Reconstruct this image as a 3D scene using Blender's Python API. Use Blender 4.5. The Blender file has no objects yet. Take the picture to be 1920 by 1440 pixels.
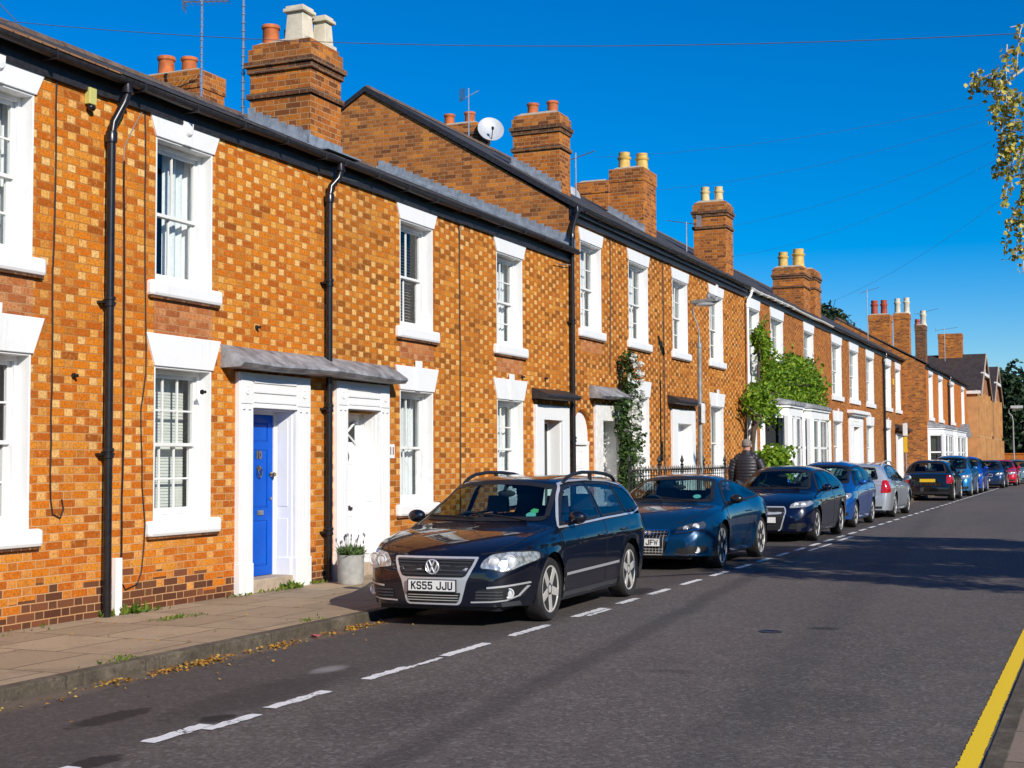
import bpy, bmesh, math, random
from mathutils import Vector, Matrix, Quaternion
from mathutils.bvhtree import BVHTree
from mathutils.geometry import tessellate_polygon

random.seed(11)
PI = math.pi
RAD = math.radians
COL = bpy.context.scene.collection
sc = bpy.context.scene

# ------------------------------------------------------------------ camera
YAW, PITCH, ROLL, EYE = 0.40349, 0.05530, 0.00574, 1.65
cf = Vector((-math.sin(YAW) * math.cos(PITCH), math.cos(YAW) * math.cos(PITCH), math.sin(PITCH)))
cr = Vector((math.cos(YAW), math.sin(YAW), 0))
cd = cf.cross(cr)
r2 = cr * math.cos(ROLL) + cd * math.sin(ROLL)
d2 = cd * math.cos(ROLL) - cr * math.sin(ROLL)
cam_data = bpy.data.cameras.new('camera')
cam_data.sensor_width = 36
cam_data.lens = 36 * 2610.3 / 1920
cam_data.clip_start = 0.05
cam_data.clip_end = 3000
cam = bpy.data.objects.new('camera', cam_data)
COL.objects.link(cam)
mw = Matrix.Identity(4)
for i in range(3):
    mw[i][0] = r2[i]
    mw[i][1] = -d2[i]
    mw[i][2] = -cf[i]
mw[2][3] = EYE
cam.matrix_world = mw
sc.camera = cam

# ------------------------------------------------------------------ light
SUN_EL = RAD(28)
SUN_AZ = RAD(36)          # away from the facade normal, towards the camera's end of the street
sun_dir = Vector((math.cos(SUN_EL) * math.cos(SUN_AZ), -math.cos(SUN_EL) * math.sin(SUN_AZ), math.sin(SUN_EL)))
sl = bpy.data.lights.new('sun', 'SUN')
sl.energy = 5.0
sl.angle = RAD(0.5)
sl.color = (1.0, 0.94, 0.84)
so = bpy.data.objects.new('sun', sl)
so.rotation_euler = (-sun_dir).to_track_quat('-Z', 'Y').to_euler()
so.location = (20, -20, 30)
COL.objects.link(so)

w = bpy.data.worlds.new('World')
sc.world = w
w.use_nodes = True
wn = w.node_tree.nodes
sky = wn.new('ShaderNodeTexSky')
sky.sky_type = 'NISHITA'
sky.sun_disc = False
sky.sun_elevation = SUN_EL
sky.sun_rotation = math.atan2(sun_dir.x, sun_dir.y)
sky.air_density = 1.0
sky.dust_density = 0.1
sky.ozone_density = 6.0
hs = wn.new('ShaderNodeHueSaturation')
hs.inputs['Hue'].default_value = .507
hs.inputs['Saturation'].default_value = 1.5
hs.inputs['Value'].default_value = 1.0
w.node_tree.links.new(sky.outputs[0], hs.inputs['Color'])
w.node_tree.links.new(hs.outputs[0], wn['Background'].inputs[0])
wn['Background'].inputs[1].default_value = 0.114
sc.view_settings.view_transform = 'Standard'
sc.view_settings.look = 'None'
sc.view_settings.exposure = 0.1
sc.view_settings.gamma = 1.0
sc.cycles.max_bounces = 8
sc.cycles.transparent_max_bounces = 16
sc.cycles.caustics_reflective = False
sc.cycles.caustics_refractive = False

# ------------------------------------------------------------------ mesh helpers
class MB:
    def __init__(s):
        s.v = []; s.f = []
    def vert(s, *p):
        s.v.append(tuple(p)); return len(s.v) - 1
    def add(s, vs, fs):
        o = len(s.v)
        s.v += [tuple(p) for p in vs]
        s.f += [tuple(i + o for i in f) for f in fs]
        return s
    def box(s, x0, x1, y0, y1, z0, z1):
        if x0 > x1: x0, x1 = x1, x0
        if y0 > y1: y0, y1 = y1, y0
        if z0 > z1: z0, z1 = z1, z0
        return s.add([(x0,y0,z0),(x1,y0,z0),(x1,y1,z0),(x0,y1,z0),(x0,y0,z1),(x1,y0,z1),(x1,y1,z1),(x0,y1,z1)],
                     [(0,3,2,1),(4,5,6,7),(0,1,5,4),(1,2,6,5),(2,3,7,6),(3,0,4,7)])
    def quad(s, a, b, c, d):
        return s.add([a, b, c, d], [(0, 1, 2, 3)])
    def prism(s, pts, vec):
        """polygon (3D points) extruded along vec"""
        n = len(pts); v = Vector(vec)
        a = [Vector(p) for p in pts]; b = [p + v for p in a]
        fs = [tuple(range(n)), tuple(range(2 * n - 1, n - 1, -1))]
        fs += [(i, n + i, n + (i + 1) % n, (i + 1) % n) for i in range(n)]
        return s.add(a + b, fs)
    def tube(s, path, r, n=8, cap=True):
        P = [Vector(p) for p in path]; m = len(P)
        rr = r if isinstance(r, (list, tuple)) else [r] * m
        up = None; rings = []
        for i in range(m):
            t = (P[min(i + 1, m - 1)] - P[max(i - 1, 0)])
            if t.length < 1e-9: t = Vector((0, 0, 1))
            t.normalize()
            if up is None:
                up = Vector((0, 0, 1)) if abs(t.z) < .9 else Vector((1, 0, 0))
            a = t.cross(up)
            if a.length < 1e-6: a = t.cross(Vector((0, 1, 0)))
            a.normalize(); b = a.cross(t).normalized(); up = b
            rings.append([P[i] + (a * math.cos(k * 2 * PI / n) + b * math.sin(k * 2 * PI / n)) * rr[i] for k in range(n)])
        vs = [p for rg in rings for p in rg]
        fs = [(i * n + k, i * n + (k + 1) % n, (i + 1) * n + (k + 1) % n, (i + 1) * n + k) for i in range(m - 1) for k in range(n)]
        if cap:
            fs.append(tuple(range(n - 1, -1, -1))); fs.append(tuple((m - 1) * n + k for k in range(n)))
        return s.add(vs, fs)
    def lathe(s, prof, origin, axis=(0, 0, 1), n=24):
        """profile of (radius, height) turned round axis through origin"""
        ax = Vector(axis).normalized()
        a = ax.cross(Vector((0, 0, 1)) if abs(ax.z) < .9 else Vector((1, 0, 0))).normalized(); b = ax.cross(a)
        o = Vector(origin); m = len(prof)
        vs = [o + ax * h + (a * math.cos(k * 2 * PI / n) + b * math.sin(k * 2 * PI / n)) * r for r, h in prof for k in range(n)]
        fs = [(i * n + k, i * n + (k + 1) % n, (i + 1) * n + (k + 1) % n, (i + 1) * n + k) for i in range(m - 1) for k in range(n)]
        if prof[0][0] > 1e-5: fs.append(tuple(range(n - 1, -1, -1)))
        if prof[-1][0] > 1e-5: fs.append(tuple((m - 1) * n + k for k in range(n)))
        return s.add(vs, fs)
    def ball(s, c, rx, ry, rz, nu=16, nv=10):
        vs = []; fs = []
        for i in range(nv + 1):
            th = PI * i / nv
            for k in range(nu):
                ph = 2 * PI * k / nu
                vs.append((c[0] + rx * math.sin(th) * math.cos(ph), c[1] + ry * math.sin(th) * math.sin(ph), c[2] + rz * math.cos(th)))
        for i in range(nv):
            for k in range(nu):
                fs.append((i * nu + k, (i + 1) * nu + k, (i + 1) * nu + (k + 1) % nu, i * nu + (k + 1) % nu))
        return s.add(vs, fs)

def obj(name, mb, mat, parent=None, smooth=False, bevel=0, loc=None, fix=True):
    """one mesh object; vertices are in the parent's frame when loc is None and the parent is a placed Empty"""
    me = bpy.data.meshes.new(name)
    me.from_pydata([tuple(p) for p in mb.v], [], mb.f)
    if fix:
        bm = bmesh.new(); bm.from_mesh(me)
        bmesh.ops.remove_doubles(bm, verts=bm.verts, dist=1e-5)
        bmesh.ops.recalc_face_normals(bm, faces=bm.faces)
        bm.to_mesh(me); bm.free()
    for m in (mat if isinstance(mat, (list, tuple)) else [mat]):
        me.materials.append(m)
    o = bpy.data.objects.new(name, me)
    COL.objects.link(o)
    if parent is not None:
        o.parent = parent
    if loc: o.location = loc
    if smooth:
        for p in me.polygons: p.use_smooth = True
        if smooth != 'full':
            me.set_sharp_from_angle(angle=RAD(38))
    if bevel:
        b = o.modifiers.new('bevel', 'BEVEL'); b.width = bevel; b.segments = 2; b.limit_method = 'ANGLE'; b.angle_limit = RAD(40)
        b.harden_normals = False
    return o

def tag(o, label, cat, group=None, kind=None):
    o['label'] = label; o['category'] = cat
    if group: o['group'] = group
    if kind: o['kind'] = kind
    return o

def thing(name, label, cat, loc=(0, 0, 0), rz=0, group=None):
    o = bpy.data.objects.new(name, None); COL.objects.link(o)
    o.empty_display_size = .2
    o.location = loc; o.rotation_euler = (0, 0, rz)
    return tag(o, label, cat, group)

class Local:
    """MB whose points are given in world coordinates but stored relative to an origin"""
    pass

def wobj(name, mb, mat, parent, **k):
    """like obj, but mb is in world coordinates and the parent is an un-rotated Empty (or a child of one)"""
    L = Vector((0, 0, 0)); p = parent
    while p is not None:
        L += p.location; p = p.parent
    m2 = MB(); m2.v = [(a[0] - L.x, a[1] - L.y, a[2] - L.z) for a in mb.v]; m2.f = mb.f
    return obj(name, m2, mat, parent, **k)

def struct(name, mb, mat, label=None, **k):
    o = obj(name, mb, mat, **k); o['kind'] = 'structure'
    o['label'] = label or name.replace('_', ' '); o['category'] = name.replace('_', ' ')
    return o

def text_mesh(txt, size, extrude=0.002, offset=0.0, spacing=1.0):
    """MB of the text in the XY plane, centred, extruded along +Z"""
    cu = bpy.data.curves.new('lettering', 'FONT'); cu.body = txt; cu.size = size; cu.extrude = extrude
    cu.offset = offset; cu.align_x = 'CENTER'; cu.align_y = 'CENTER'; cu.space_character = spacing
    cu.resolution_u = 3
    o = bpy.data.objects.new('lettering', cu); COL.objects.link(o)
    dg = bpy.context.evaluated_depsgraph_get()
    me = bpy.data.meshes.new_from_object(o.evaluated_get(dg))
    mb = MB(); mb.v = [tuple(v.co) for v in me.vertices]; mb.f = [tuple(p.vertices) for p in me.polygons]
    bpy.data.objects.remove(o); bpy.data.curves.remove(cu); bpy.data.meshes.remove(me)
    return mb

def xform(mb, M):
    r = MB(); r.v = [tuple(M @ Vector(p)) for p in mb.v]; r.f = list(mb.f); return r

# ------------------------------------------------------------------ materials
class N:
    def __init__(s, name):
        s.m = bpy.data.materials.new(name); s.m.use_nodes = True
        s.t = s.m.node_tree; s.n = s.t.nodes; s.b = s.n['Principled BSDF']; s.out = s.n['Material Output']
    def new(s, t, **k):
        x = s.n.new(t)
        for a, v in k.items(): setattr(x, a, v)
        return x
    def link(s, a, b): s.t.links.new(a, b)
    def put(s, sock, v):
        if hasattr(v, 'is_linked') or isinstance(v, bpy.types.NodeSocket): s.link(v, sock)
        else: sock.default_value = v
    def m_(s, op, a, b=None, c=None, clamp=False):
        x = s.new('ShaderNodeMath', operation=op); x.use_clamp = clamp
        for i, v in enumerate((a, b, c)):
            if v is not None: s.put(x.inputs[i], v)
        return x.outputs[0]
    def mix(s, f, a, b, blend='MIX'):
        x = s.new('ShaderNodeMix', data_type='RGBA', blend_type=blend)
        s.put(x.inputs[0], f)
        s.put(x.inputs[6], a if not isinstance(a, tuple) else (*a[:3], 1)); s.put(x.inputs[7], b if not isinstance(b, tuple) else (*b[:3], 1))
        return x.outputs[2]
    def mixf(s, f, a, b):
        x = s.new('ShaderNodeMix', data_type='FLOAT')
        s.put(x.inputs[0], f); s.put(x.inputs[2], a); s.put(x.inputs[3], b)
        return x.outputs[0]
    def ramp(s, f, stops, interp='LINEAR'):
        x = s.new('ShaderNodeValToRGB'); s.put(x.inputs[0], f); cr_ = x.color_ramp; cr_.interpolation = interp
        while len(cr_.elements) < len(stops): cr_.elements.new(.5)
        for e, (p, c) in zip(cr_.elements, stops): e.position = p; e.color = (*c, 1)
        return x.outputs[0]
    def noise(s, scale, detail=4, rough=.55, vec=None, out=0):
        x = s.new('ShaderNodeTexNoise'); x.inputs['Scale'].default_value = scale; x.inputs['Detail'].default_value = detail; x.inputs['Roughness'].default_value = rough
        if vec is not None: s.link(vec, x.inputs['Vector'])
        return x.outputs[out]
    def pos(s): return s.new('ShaderNodeNewGeometry').outputs['Position']
    def objc(s): return s.new('ShaderNodeTexCoord').outputs['Object']
    def sep(s, v):
        x = s.new('ShaderNodeSeparateXYZ'); s.link(v, x.inputs[0]); return x.outputs
    def comb(s, a, b, c):
        x = s.new('ShaderNodeCombineXYZ')
        for i, v in enumerate((a, b, c)): s.put(x.inputs[i], v)
        return x.outputs[0]
    def scalev(s, v, k):
        x = s.new('ShaderNodeVectorMath', operation='MULTIPLY'); s.link(v, x.inputs[0]); x.inputs[1].default_value = k; return x.outputs[0]
    def bump(s, h, strength=.3, dist=.01):
        x = s.new('ShaderNodeBump'); x.inputs['Strength'].default_value = strength; x.inputs['Distance'].default_value = dist
        s.link(h, x.inputs['Height']); s.link(x.outputs[0], s.b.inputs['Normal']); return x
    def set(s, **k):
        names = dict(color='Base Color', rough='Roughness', metal='Metallic', spec='Specular IOR Level', coat='Coat Weight', coatr='Coat Roughness', sub='Subsurface Weight', sheen='Sheen Weight', ior='IOR')
        for a, v in k.items():
            if isinstance(v, tuple): v = (*v[:3], 1)
            s.put(s.b.inputs[names[a]], v)
        return s

def simple(name, color, rough=.5, metal=0., var=.12, scale=6., spec=.5, coat=0., bump=0.):
    n = N(name)
    f = n.noise(scale, 5, .6, n.objc())
    dark = tuple(c * (1 - var) for c in color); lite = tuple(min(1, c * (1 + var)) for c in color)
    n.set(color=n.ramp(f, [(.3, dark), (.7, lite)]), rough=rough, metal=metal, spec=spec, coat=coat)
    n.set(coatr=.04)
    if bump: n.bump(n.noise(scale * 6, 4, .6, n.objc()), bump, .004)
    return n.m

def brick_mat(name, stretch, head, mortar, pale=1.0, plinth=0.0, dirt=.35, ch=.0812, spand=None):
    """Flemish bond: paler headers between orange stretchers, world-scale, with a dark plinth"""
    n = N(name)
    g = n.new('ShaderNodeNewGeometry')
    P = n.sep(g.outputs['Position']); Nn = n.sep(g.outputs['True Normal'])
    warp = n.m_('MULTIPLY', n.m_('SUBTRACT', n.noise(1.1, 3, .5, g.outputs['Position']), .5), .022)
    isx = n.m_('GREATER_THAN', n.m_('ABSOLUTE', Nn[0]), .6)
    u = n.m_('ADD', n.mixf(isx, P[0], P[1]), n.m_('MULTIPLY', n.m_('SUBTRACT', n.noise(2.3, 2, .5, g.outputs['Position']), .5), .02))
    z = n.m_('ADD', P[2], warp)
    cz = n.m_('DIVIDE', z, ch); course = n.m_('FLOOR', cz); fz = n.m_('FRACT', cz)
    odd = n.m_('MODULO', n.m_('ABSOLUTE', course), 2.0)
    per = .366
    rowj = n.new('ShaderNodeTexWhiteNoise', noise_dimensions='1D'); n.link(course, rowj.inputs['W'])
    uu = n.m_('ADD', n.m_('ADD', n.m_('DIVIDE', u, per), n.m_('MULTIPLY', odd, .5)), n.m_('MULTIPLY', rowj.outputs[0], .05))
    bi = n.m_('FLOOR', uu); fu = n.m_('MULTIPLY', n.m_('FRACT', uu), per)
    hd = n.m_('GREATER_THAN', fu, .244)
    lu = n.m_('SUBTRACT', fu, n.m_('MULTIPLY', hd, .244)); wd = n.mixf(hd, .244, .122)
    dx = n.m_('MINIMUM', lu, n.m_('SUBTRACT', wd, lu)); dz = n.m_('MULTIPLY', n.m_('MINIMUM', fz, n.m_('SUBTRACT', 1.0, fz)), ch)
    d = n.m_('ADD', n.m_('MINIMUM', dx, dz), n.m_('MULTIPLY', n.m_('SUBTRACT', n.noise(60, 3, .6, g.outputs['Position']), .5), .004))
    mr = n.new('ShaderNodeMapRange', interpolation_type='SMOOTHSTEP'); n.link(d, mr.inputs[0]); mr.inputs[1].default_value = .003; mr.inputs[2].default_value = .0075
    brick = mr.outputs[0]
    wn_ = n.new('ShaderNodeTexWhiteNoise', noise_dimensions='3D'); n.link(n.comb(n.m_('ADD', n.m_('MULTIPLY', bi, 2.0), hd), course, 3.7), wn_.inputs['Vector'])
    rs = n.new('ShaderNodeSeparateColor'); n.link(wn_.outputs['Color'], rs.inputs[0])
    cs = n.ramp(rs.outputs[0], stretch); chd = n.ramp(rs.outputs[0], head)
    # how pale the headers are drifts over the wall
    pv = n.m_('MULTIPLY', n.new('ShaderNodeMapRange').outputs[0], 1.0)
    pm = pv.node.inputs[0].links[0].from_node
    n.link(n.noise(.55, 2, .5, g.outputs['Position']), pm.inputs[0]); pm.inputs[1].default_value = .3; pm.inputs[2].default_value = .62; pm.inputs[3].default_value = .55; pm.inputs[4].default_value = 1.0
    hp = n.m_('MULTIPLY', n.m_('MULTIPLY', hd, pv), pale)
    if plinth:
        low = n.new('ShaderNodeMapRange'); n.link(z, low.inputs[0]); low.inputs[1].default_value = .5; low.inputs[2].default_value = 1.6; low.inputs[3].default_value = .35; low.inputs[4].default_value = 1.
        hp = n.m_('MULTIPLY', hp, low.outputs[0])
    c = n.mix(hp, cs, chd)
    # mottling inside the bricks and broad weathering
    mot = n.noise(38, 4, .65, g.outputs['Position'])
    c = n.mix(n.m_('MULTIPLY', n.m_('SUBTRACT', mot, .44, clamp=True), 2.6, clamp=True), c, (.15, .05, .012))
    lit = n.noise(23, 3, .7, g.outputs['Position']); c = n.mix(n.m_('MULTIPLY', n.m_('SUBTRACT', lit, .56, clamp=True), 3.2, clamp=True), c, (.74, .36, .11))
    stk = n.noise(1.0, 4, .6, n.scalev(g.outputs['Position'], (3.2, 3.2, .35))); c = n.mix(n.m_('MULTIPLY', n.m_('SUBTRACT', stk, .56, clamp=True), dirt * 3.4, clamp=True), c, (.16, .065, .022))
    br = n.noise(.7, 5, .6, g.outputs['Position'])
    c = n.mix(n.m_('MULTIPLY', n.m_('SUBTRACT', br, .5, clamp=True), dirt * 3), c, (.12, .05, .02))
    if plinth:
        thr = n.new('ShaderNodeMapRange'); n.link(z, thr.inputs[0]); thr.inputs[1].default_value = plinth - .18; thr.inputs[2].default_value = plinth + .22; thr.inputs[3].default_value = 1.05; thr.inputs[4].default_value = -.02
        pl = n.m_('LESS_THAN', rs.outputs[1], thr.outputs[0])
        c = n.mix(n.m_('MULTIPLY', pl, .9), c, n.ramp(rs.outputs[2], [(0, (.045, .02, .016)), (.6, (.085, .035, .022)), (1, (.16, .06, .03))]))
    mo = n.mix(n.noise(9, 4, .6, g.outputs['Position']), tuple(x * .75 for x in mortar), mortar)
    if plinth:
        lowm = n.new('ShaderNodeMapRange'); n.link(z, lowm.inputs[0]); lowm.inputs[1].default_value = 1.1; lowm.inputs[2].default_value = 3.0; lowm.inputs[3].default_value = .75; lowm.inputs[4].default_value = 0.
        mo = n.mix(n.m_('MULTIPLY', lowm.outputs[0], n.noise(1.4, 3, .5, g.outputs['Position'])), mo, (.72, .47, .27))
    c = n.mix(brick, mo, c)
    n.set(color=c, rough=.88, spec=.25)
    n.bump(n.m_('ADD', n.m_('MULTIPLY', brick, 1.0), n.m_('MULTIPLY', mot, .5)), .55, .006)
    return n.m

M = {}
ST_A = [(0, (.33, .08, .004)), (.12, (.50, .112, .004)), (.45, (.61, .150, .004)), (.8, (.68, .195, .006)), (1, (.71, .28, .03))]
HD_A = [(0, (.56, .19, .018)), (.14, (.70, .30, .05)), (.5, (.82, .43, .10)), (1, (.86, .56, .22))]
M['brick_row'] = brick_mat('brick_row', ST_A, HD_A, (.46, .20, .055), 1.0, .36)
M['brick_row2'] = brick_mat('brick_row2', [(0, (.26, .078, .005)), (.3, (.43, .118, .005)), (.6, (.56, .155, .006)), (.88, (.63, .190, .008)), (1, (.68, .27, .03))], HD_A, (.42, .19, .055), 1.0, .3)
M['brick_row4'] = brick_mat('brick_row4', [(0, (.20, .058, .006)), (.35, (.40, .105, .006)), (.7, (.54, .145, .007)), (1, (.66, .24, .03))], [(0, (.56, .22, .025)), (.3, (.72, .34, .06)), (1, (.84, .52, .19))], (.38, .17, .05), 1.0, .3)
M['brick_row3'] = brick_mat('brick_row3', [(0, (.20, .055, .008)), (.5, (.38, .10, .010)), (1, (.5, .16, .02))], [(0, (.42, .15, .03)), (1, (.64, .32, .09))], (.32, .17, .07), .8, .3)
M['brick_plain'] = brick_mat('brick_plain', [(0, (.45, .11, .010)), (.5, (.56, .145, .012)), (1, (.64, .19, .02))], HD_A, (.5, .2, .06), .12, 0)
M['brick_gable'] = brick_mat('brick_gable', [(0, (.15, .05, .016)), (.35, (.34, .11, .024)), (.8, (.52, .165, .025)), (1, (.64, .23, .03))], [(0, (.28, .1, .03)), (1, (.52, .22, .06))], (.42, .26, .14), .6, 0, .5)
M['brick_stack'] = brick_mat('brick_stack', [(0, (.16, .045, .014)), (.4, (.38, .105, .016)), (.8, (.54, .155, .014)), (1, (.66, .22, .02))], [(0, (.26, .08, .02)), (1, (.54, .2, .04))], (.5, .3, .15), .7, 0, .6)
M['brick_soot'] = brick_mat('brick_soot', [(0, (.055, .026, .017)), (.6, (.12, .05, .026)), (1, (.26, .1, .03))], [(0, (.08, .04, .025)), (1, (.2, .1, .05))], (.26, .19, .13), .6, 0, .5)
M['brick_spandrel'] = brick_mat('brick_spandrel', [(0, (.36, .10, .03)), (.5, (.52, .17, .05)), (1, (.60, .24, .09))], [(0, (.5, .2, .07)), (1, (.64, .33, .15))], (.46, .24, .11), .8, 0, .15)
def weathered_white(name, col, rough):
    n = N(name); P = n.pos(); a = n.noise(2.2, 6, .65, P); st = n.noise(1., 5, .65, n.scalev(P, (9, 9, 1.1)))
    c = n.mix(n.m_('MULTIPLY', n.m_('SUBTRACT', a, .52, clamp=True), 1.6, clamp=True), col, tuple(x * y for x, y in zip(col, (.82, .80, .74))))
    c = n.mix(n.m_('MULTIPLY', n.m_('SUBTRACT', st, .58, clamp=True), 2.4, clamp=True), c, tuple(x * y for x, y in zip(col, (.72, .69, .62))))
    n.set(color=c, rough=rough); n.bump(n.noise(30, 5, .6, P), .22, .004); return n.m
M['white'] = weathered_white('white_paint', (.81, .81, .80), .45)
M['white_old'] = simple('weathered_white_paint', (.74, .73, .69), .55, var=.14, scale=9, bump=.25)
M['offwhite'] = simple('offwhite_sash_paint', (.76, .755, .72), .35, var=.04, scale=8)
M['black'] = simple('black_gloss_paint', (.012, .011, .013), .28, var=.4, scale=12, bump=.1)
M['black_old'] = simple('weathered_black_paint', (.022, .020, .022), .5, var=.5, scale=16, bump=.3)
M['iron'] = simple('black_iron', (.012, .012, .013), .4, var=.4, scale=20)
M['blue_door'] = simple('blue_door_gloss', (.0005, .085, .50), .35, var=.1, scale=4, coat=.0, spec=.12)
M['brass'] = simple('aged_brass', (.50, .36, .16), .34, 1., .25, 30)
M['steel'] = simple('dull_steel', (.42, .41, .39), .38, .9, .15, 30)
M['darkmetal'] = simple('dark_metal', (.03, .03, .035), .4, .6, .3, 20)
M['terracotta'] = simple('terracotta', (.46, .12, .03), .75, var=.35, scale=7, bump=.2)
M['terracotta_red'] = simple('red_terracotta', (.36, .06, .03), .7, var=.3, scale=7, bump=.2)
M['buff'] = simple('buff_clay', (.62, .40, .10), .7, var=.25, scale=7, bump=.2)
M['cream'] = simple('cream_clay', (.62, .55, .42), .8, var=.2, scale=5, bump=.2)
M['lead'] = simple('grey_lead', (.25, .25, .26), .6, .1, .6, 5, bump=.6)
M['flashing'] = simple('new_lead_flashing', (.27, .30, .34), .5, .2, .35, 7, bump=.4)
M['pot_straw'] = simple('straw_clay', (.60, .46, .22), .8, var=.25, scale=6, bump=.2)
M['mortar'] = simple('mortar_cap', (.42, .36, .27), .9, var=.25, scale=12, bump=.5)
M['stone_step'] = simple('stone_step', (.42, .33, .24), .85, var=.2, scale=14, bump=.3)
M['cable'] = simple('black_cable', (.018, .012, .01), .5)
M['wire'] = simple('grey_overhead_wire', (.10, .09, .12), .6)
M['greycable'] = simple('grey_cable', (.22, .2, .18), .6)
M['alarm'] = simple('alarm_box_plastic', (.55, .52, .16), .4, var=.06)
M['curtain'] = simple('white_net_curtain', (.72, .73, .74), .9, var=.08, scale=18)
M['blind'] = simple('cream_blind', (.66, .65, .60), .75, var=.06, scale=9)
M['slat'] = simple('wooden_slat_blind', (.50, .42, .34), .6, var=.15, scale=15)
M['maroon'] = simple('maroon_curtain', (.16, .06, .06), .9, var=.2, scale=12)
M['concrete'] = simple('grey_concrete_pot', (.36, .355, .33), .85, var=.18, scale=11, bump=.35)
M['soil'] = simple('dark_soil', (.03, .02, .013), .95)
M['aluminium'] = simple('aerial_aluminium', (.55, .56, .58), .35, .9)
M['dish'] = simple('dish_grey', (.40, .42, .45), .5, .1)
M['galv'] = simple('galvanised_steel', (.24, .25, .245), .55, .3, .25, 9)
M['lampglass'] = simple('lamp_bowl', (.55, .56, .56), .2, .2)
M['rubber'] = simple('tyre_rubber', (.018, .0175, .017), .75, var=.4, scale=25, bump=.15)
M['satin'] = simple('satin_chrome_trim', (.66, .67, .69), .32, .55, .05, 20)
M['chrome'] = simple('chrome_trim', (.62, .63, .65), .12, 1., .05, 20)
M['alloy'] = simple('alloy_rim', (.62, .60, .56), .38, .35, .12, 14)
M['alloy_dark'] = simple('dusty_alloy_rim', (.42, .38, .31), .45, .7, .2, 14)
M['trim'] = simple('black_plastic_trim', (.014, .014, .015), .45, var=.3, scale=20)
M['grey_trim'] = simple('grey_plastic_trim', (.04, .042, .048), .5)
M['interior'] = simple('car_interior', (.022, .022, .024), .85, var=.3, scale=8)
M['seat'] = simple('car_seat_cloth', (.05, .05, .055), .9, var=.3, scale=9)
M['plate_white'] = simple('white_number_plate', (.72, .72, .70), .35, var=.03)
M['plate_yellow'] = simple('yellow_number_plate', (.72, .46, .02), .35, var=.03)
M['letter'] = simple('plate_lettering', (.008, .008, .008), .4)
M['red_letter'] = simple('dark_red_lettering', (.12, .02, .02), .5)
M['tail'] = simple('red_tail_lamp', (.42, .006, .008), .1, var=.2, scale=20, coat=.8)
M['skin'] = simple('skin', (.50, .27, .19), .55, var=.1, scale=10)
M['greyhair'] = simple('grey_hair', (.21, .18, .16), .8, var=.35, scale=40, bump=.5)
M['trouser'] = simple('dark_trousers', (.03, .032, .04), .85)
M['shoe'] = simple('dark_shoe', (.02, .017, .014), .5)
M['paper_green'] = simple('green_parking_disc', (.12, .55, .22), .5)
M['teal'] = simple('permit_card', (.18, .55, .5), .5)
M['stone_tan'] = simple('tan_stone', (.47, .25, .095), .85, var=.22, scale=1.6, bump=.3)
M['tan_dark'] = simple('brown_timber', (.16, .09, .05), .8, var=.3, scale=5)

def glass_mat(name, tint, ior=1.5, dark=False):
    n = N(name)
    fr = n.new('ShaderNodeFresnel'); bf = n.new('ShaderNodeNewGeometry').outputs['Backfacing']; n.link(n.mixf(bf, ior, 1.0 / ior), fr.inputs[0])
    tr = n.new('ShaderNodeBsdfTransparent'); tr.inputs[0].default_value = (*tint, 1)
    gl = n.new('ShaderNodeBsdfGlossy'); gl.inputs['Roughness'].default_value = .0
    wv = n.new('ShaderNodeBump'); wv.inputs['Strength'].default_value = .06; wv.inputs['Distance'].default_value = .02
    n.link(n.noise(2.2, 1, .5, n.objc()), wv.inputs['Height'])
    if not dark: n.link(wv.outputs[0], gl.inputs['Normal'])
    mx = n.new('ShaderNodeMixShader')
    n.link(fr.outputs[0], mx.inputs[0]); n.link(tr.outputs[0], mx.inputs[1]); n.link(gl.outputs[0], mx.inputs[2])
    n.link(mx.outputs[0], n.out.inputs[0]); return n.m
M['glass'] = glass_mat('window_glass', (.88, .92, .92), 1.5)
M['carglass'] = glass_mat('car_glass', (.62, .78, .76), 1.52, True)
M['sideglass'] = glass_mat('car_side_glass', (.34, .42, .48), 1.85, True)
M['privacy'] = glass_mat('tinted_car_glass', (.22, .27, .30), 1.52, True)

def car_paint(name, col, metal=.25, rough=.28):
    n = N(name)
    fl = n.noise(700, 1, .5, n.objc())
    dirt = n.noise(3.5, 6, .65, n.objc())
    z = n.sep(n.objc())[2]
    n.set(color=n.mix(n.m_('MULTIPLY', n.m_('SUBTRACT', fl, .45, clamp=True), .8), col, tuple(min(1, c * 1.9 + .001) for c in col)), metal=metal,
          rough=n.m_('ADD', rough, n.m_('MULTIPLY', dirt, .08)), coat=1.0, coatr=.012, spec=.22)
    n.b.inputs['Coat IOR'].default_value = 1.62
    return n.m

def leaf_mat(name, stops, trans=.35):
    n = N(name)
    g = n.new('ShaderNodeNewGeometry')
    c = n.ramp(g.outputs['Random Per Island'], stops)
    n.set(color=c, rough=.5, spec=.35)
    tl = n.new('ShaderNodeBsdfTranslucent'); n.link(c, tl.inputs[0])
    mx = n.new('ShaderNodeMixShader'); mx.inputs[0].default_value = trans
    n.link(n.b.outputs[0], mx.inputs[1]); n.link(tl.outputs[0], mx.inputs[2]); n.link(mx.outputs[0], n.out.inputs[0])
    return n.m
M['leaf_birch'] = leaf_mat('birch_leaf', [(0, (.10, .13, .02)), (.3, (.30, .30, .05)), (.6, (.60, .50, .07)), (.9, (.76, .64, .20)), (1, (.62, .36, .05))])
M['leaf_rose'] = leaf_mat('rose_leaf', [(0, (.02, .045, .012)), (.6, (.05, .10, .02)), (1, (.10, .17, .04))])
M['petal'] = leaf_mat('white_rose_petal', [(0, (.70, .70, .62)), (1, (.85, .85, .80))], .25)
M['leaf_wisteria'] = leaf_mat('wisteria_leaf', [(0, (.06, .13, .008)), (.5, (.15, .29, .014)), (1, (.34, .46, .04))], .4)
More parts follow.
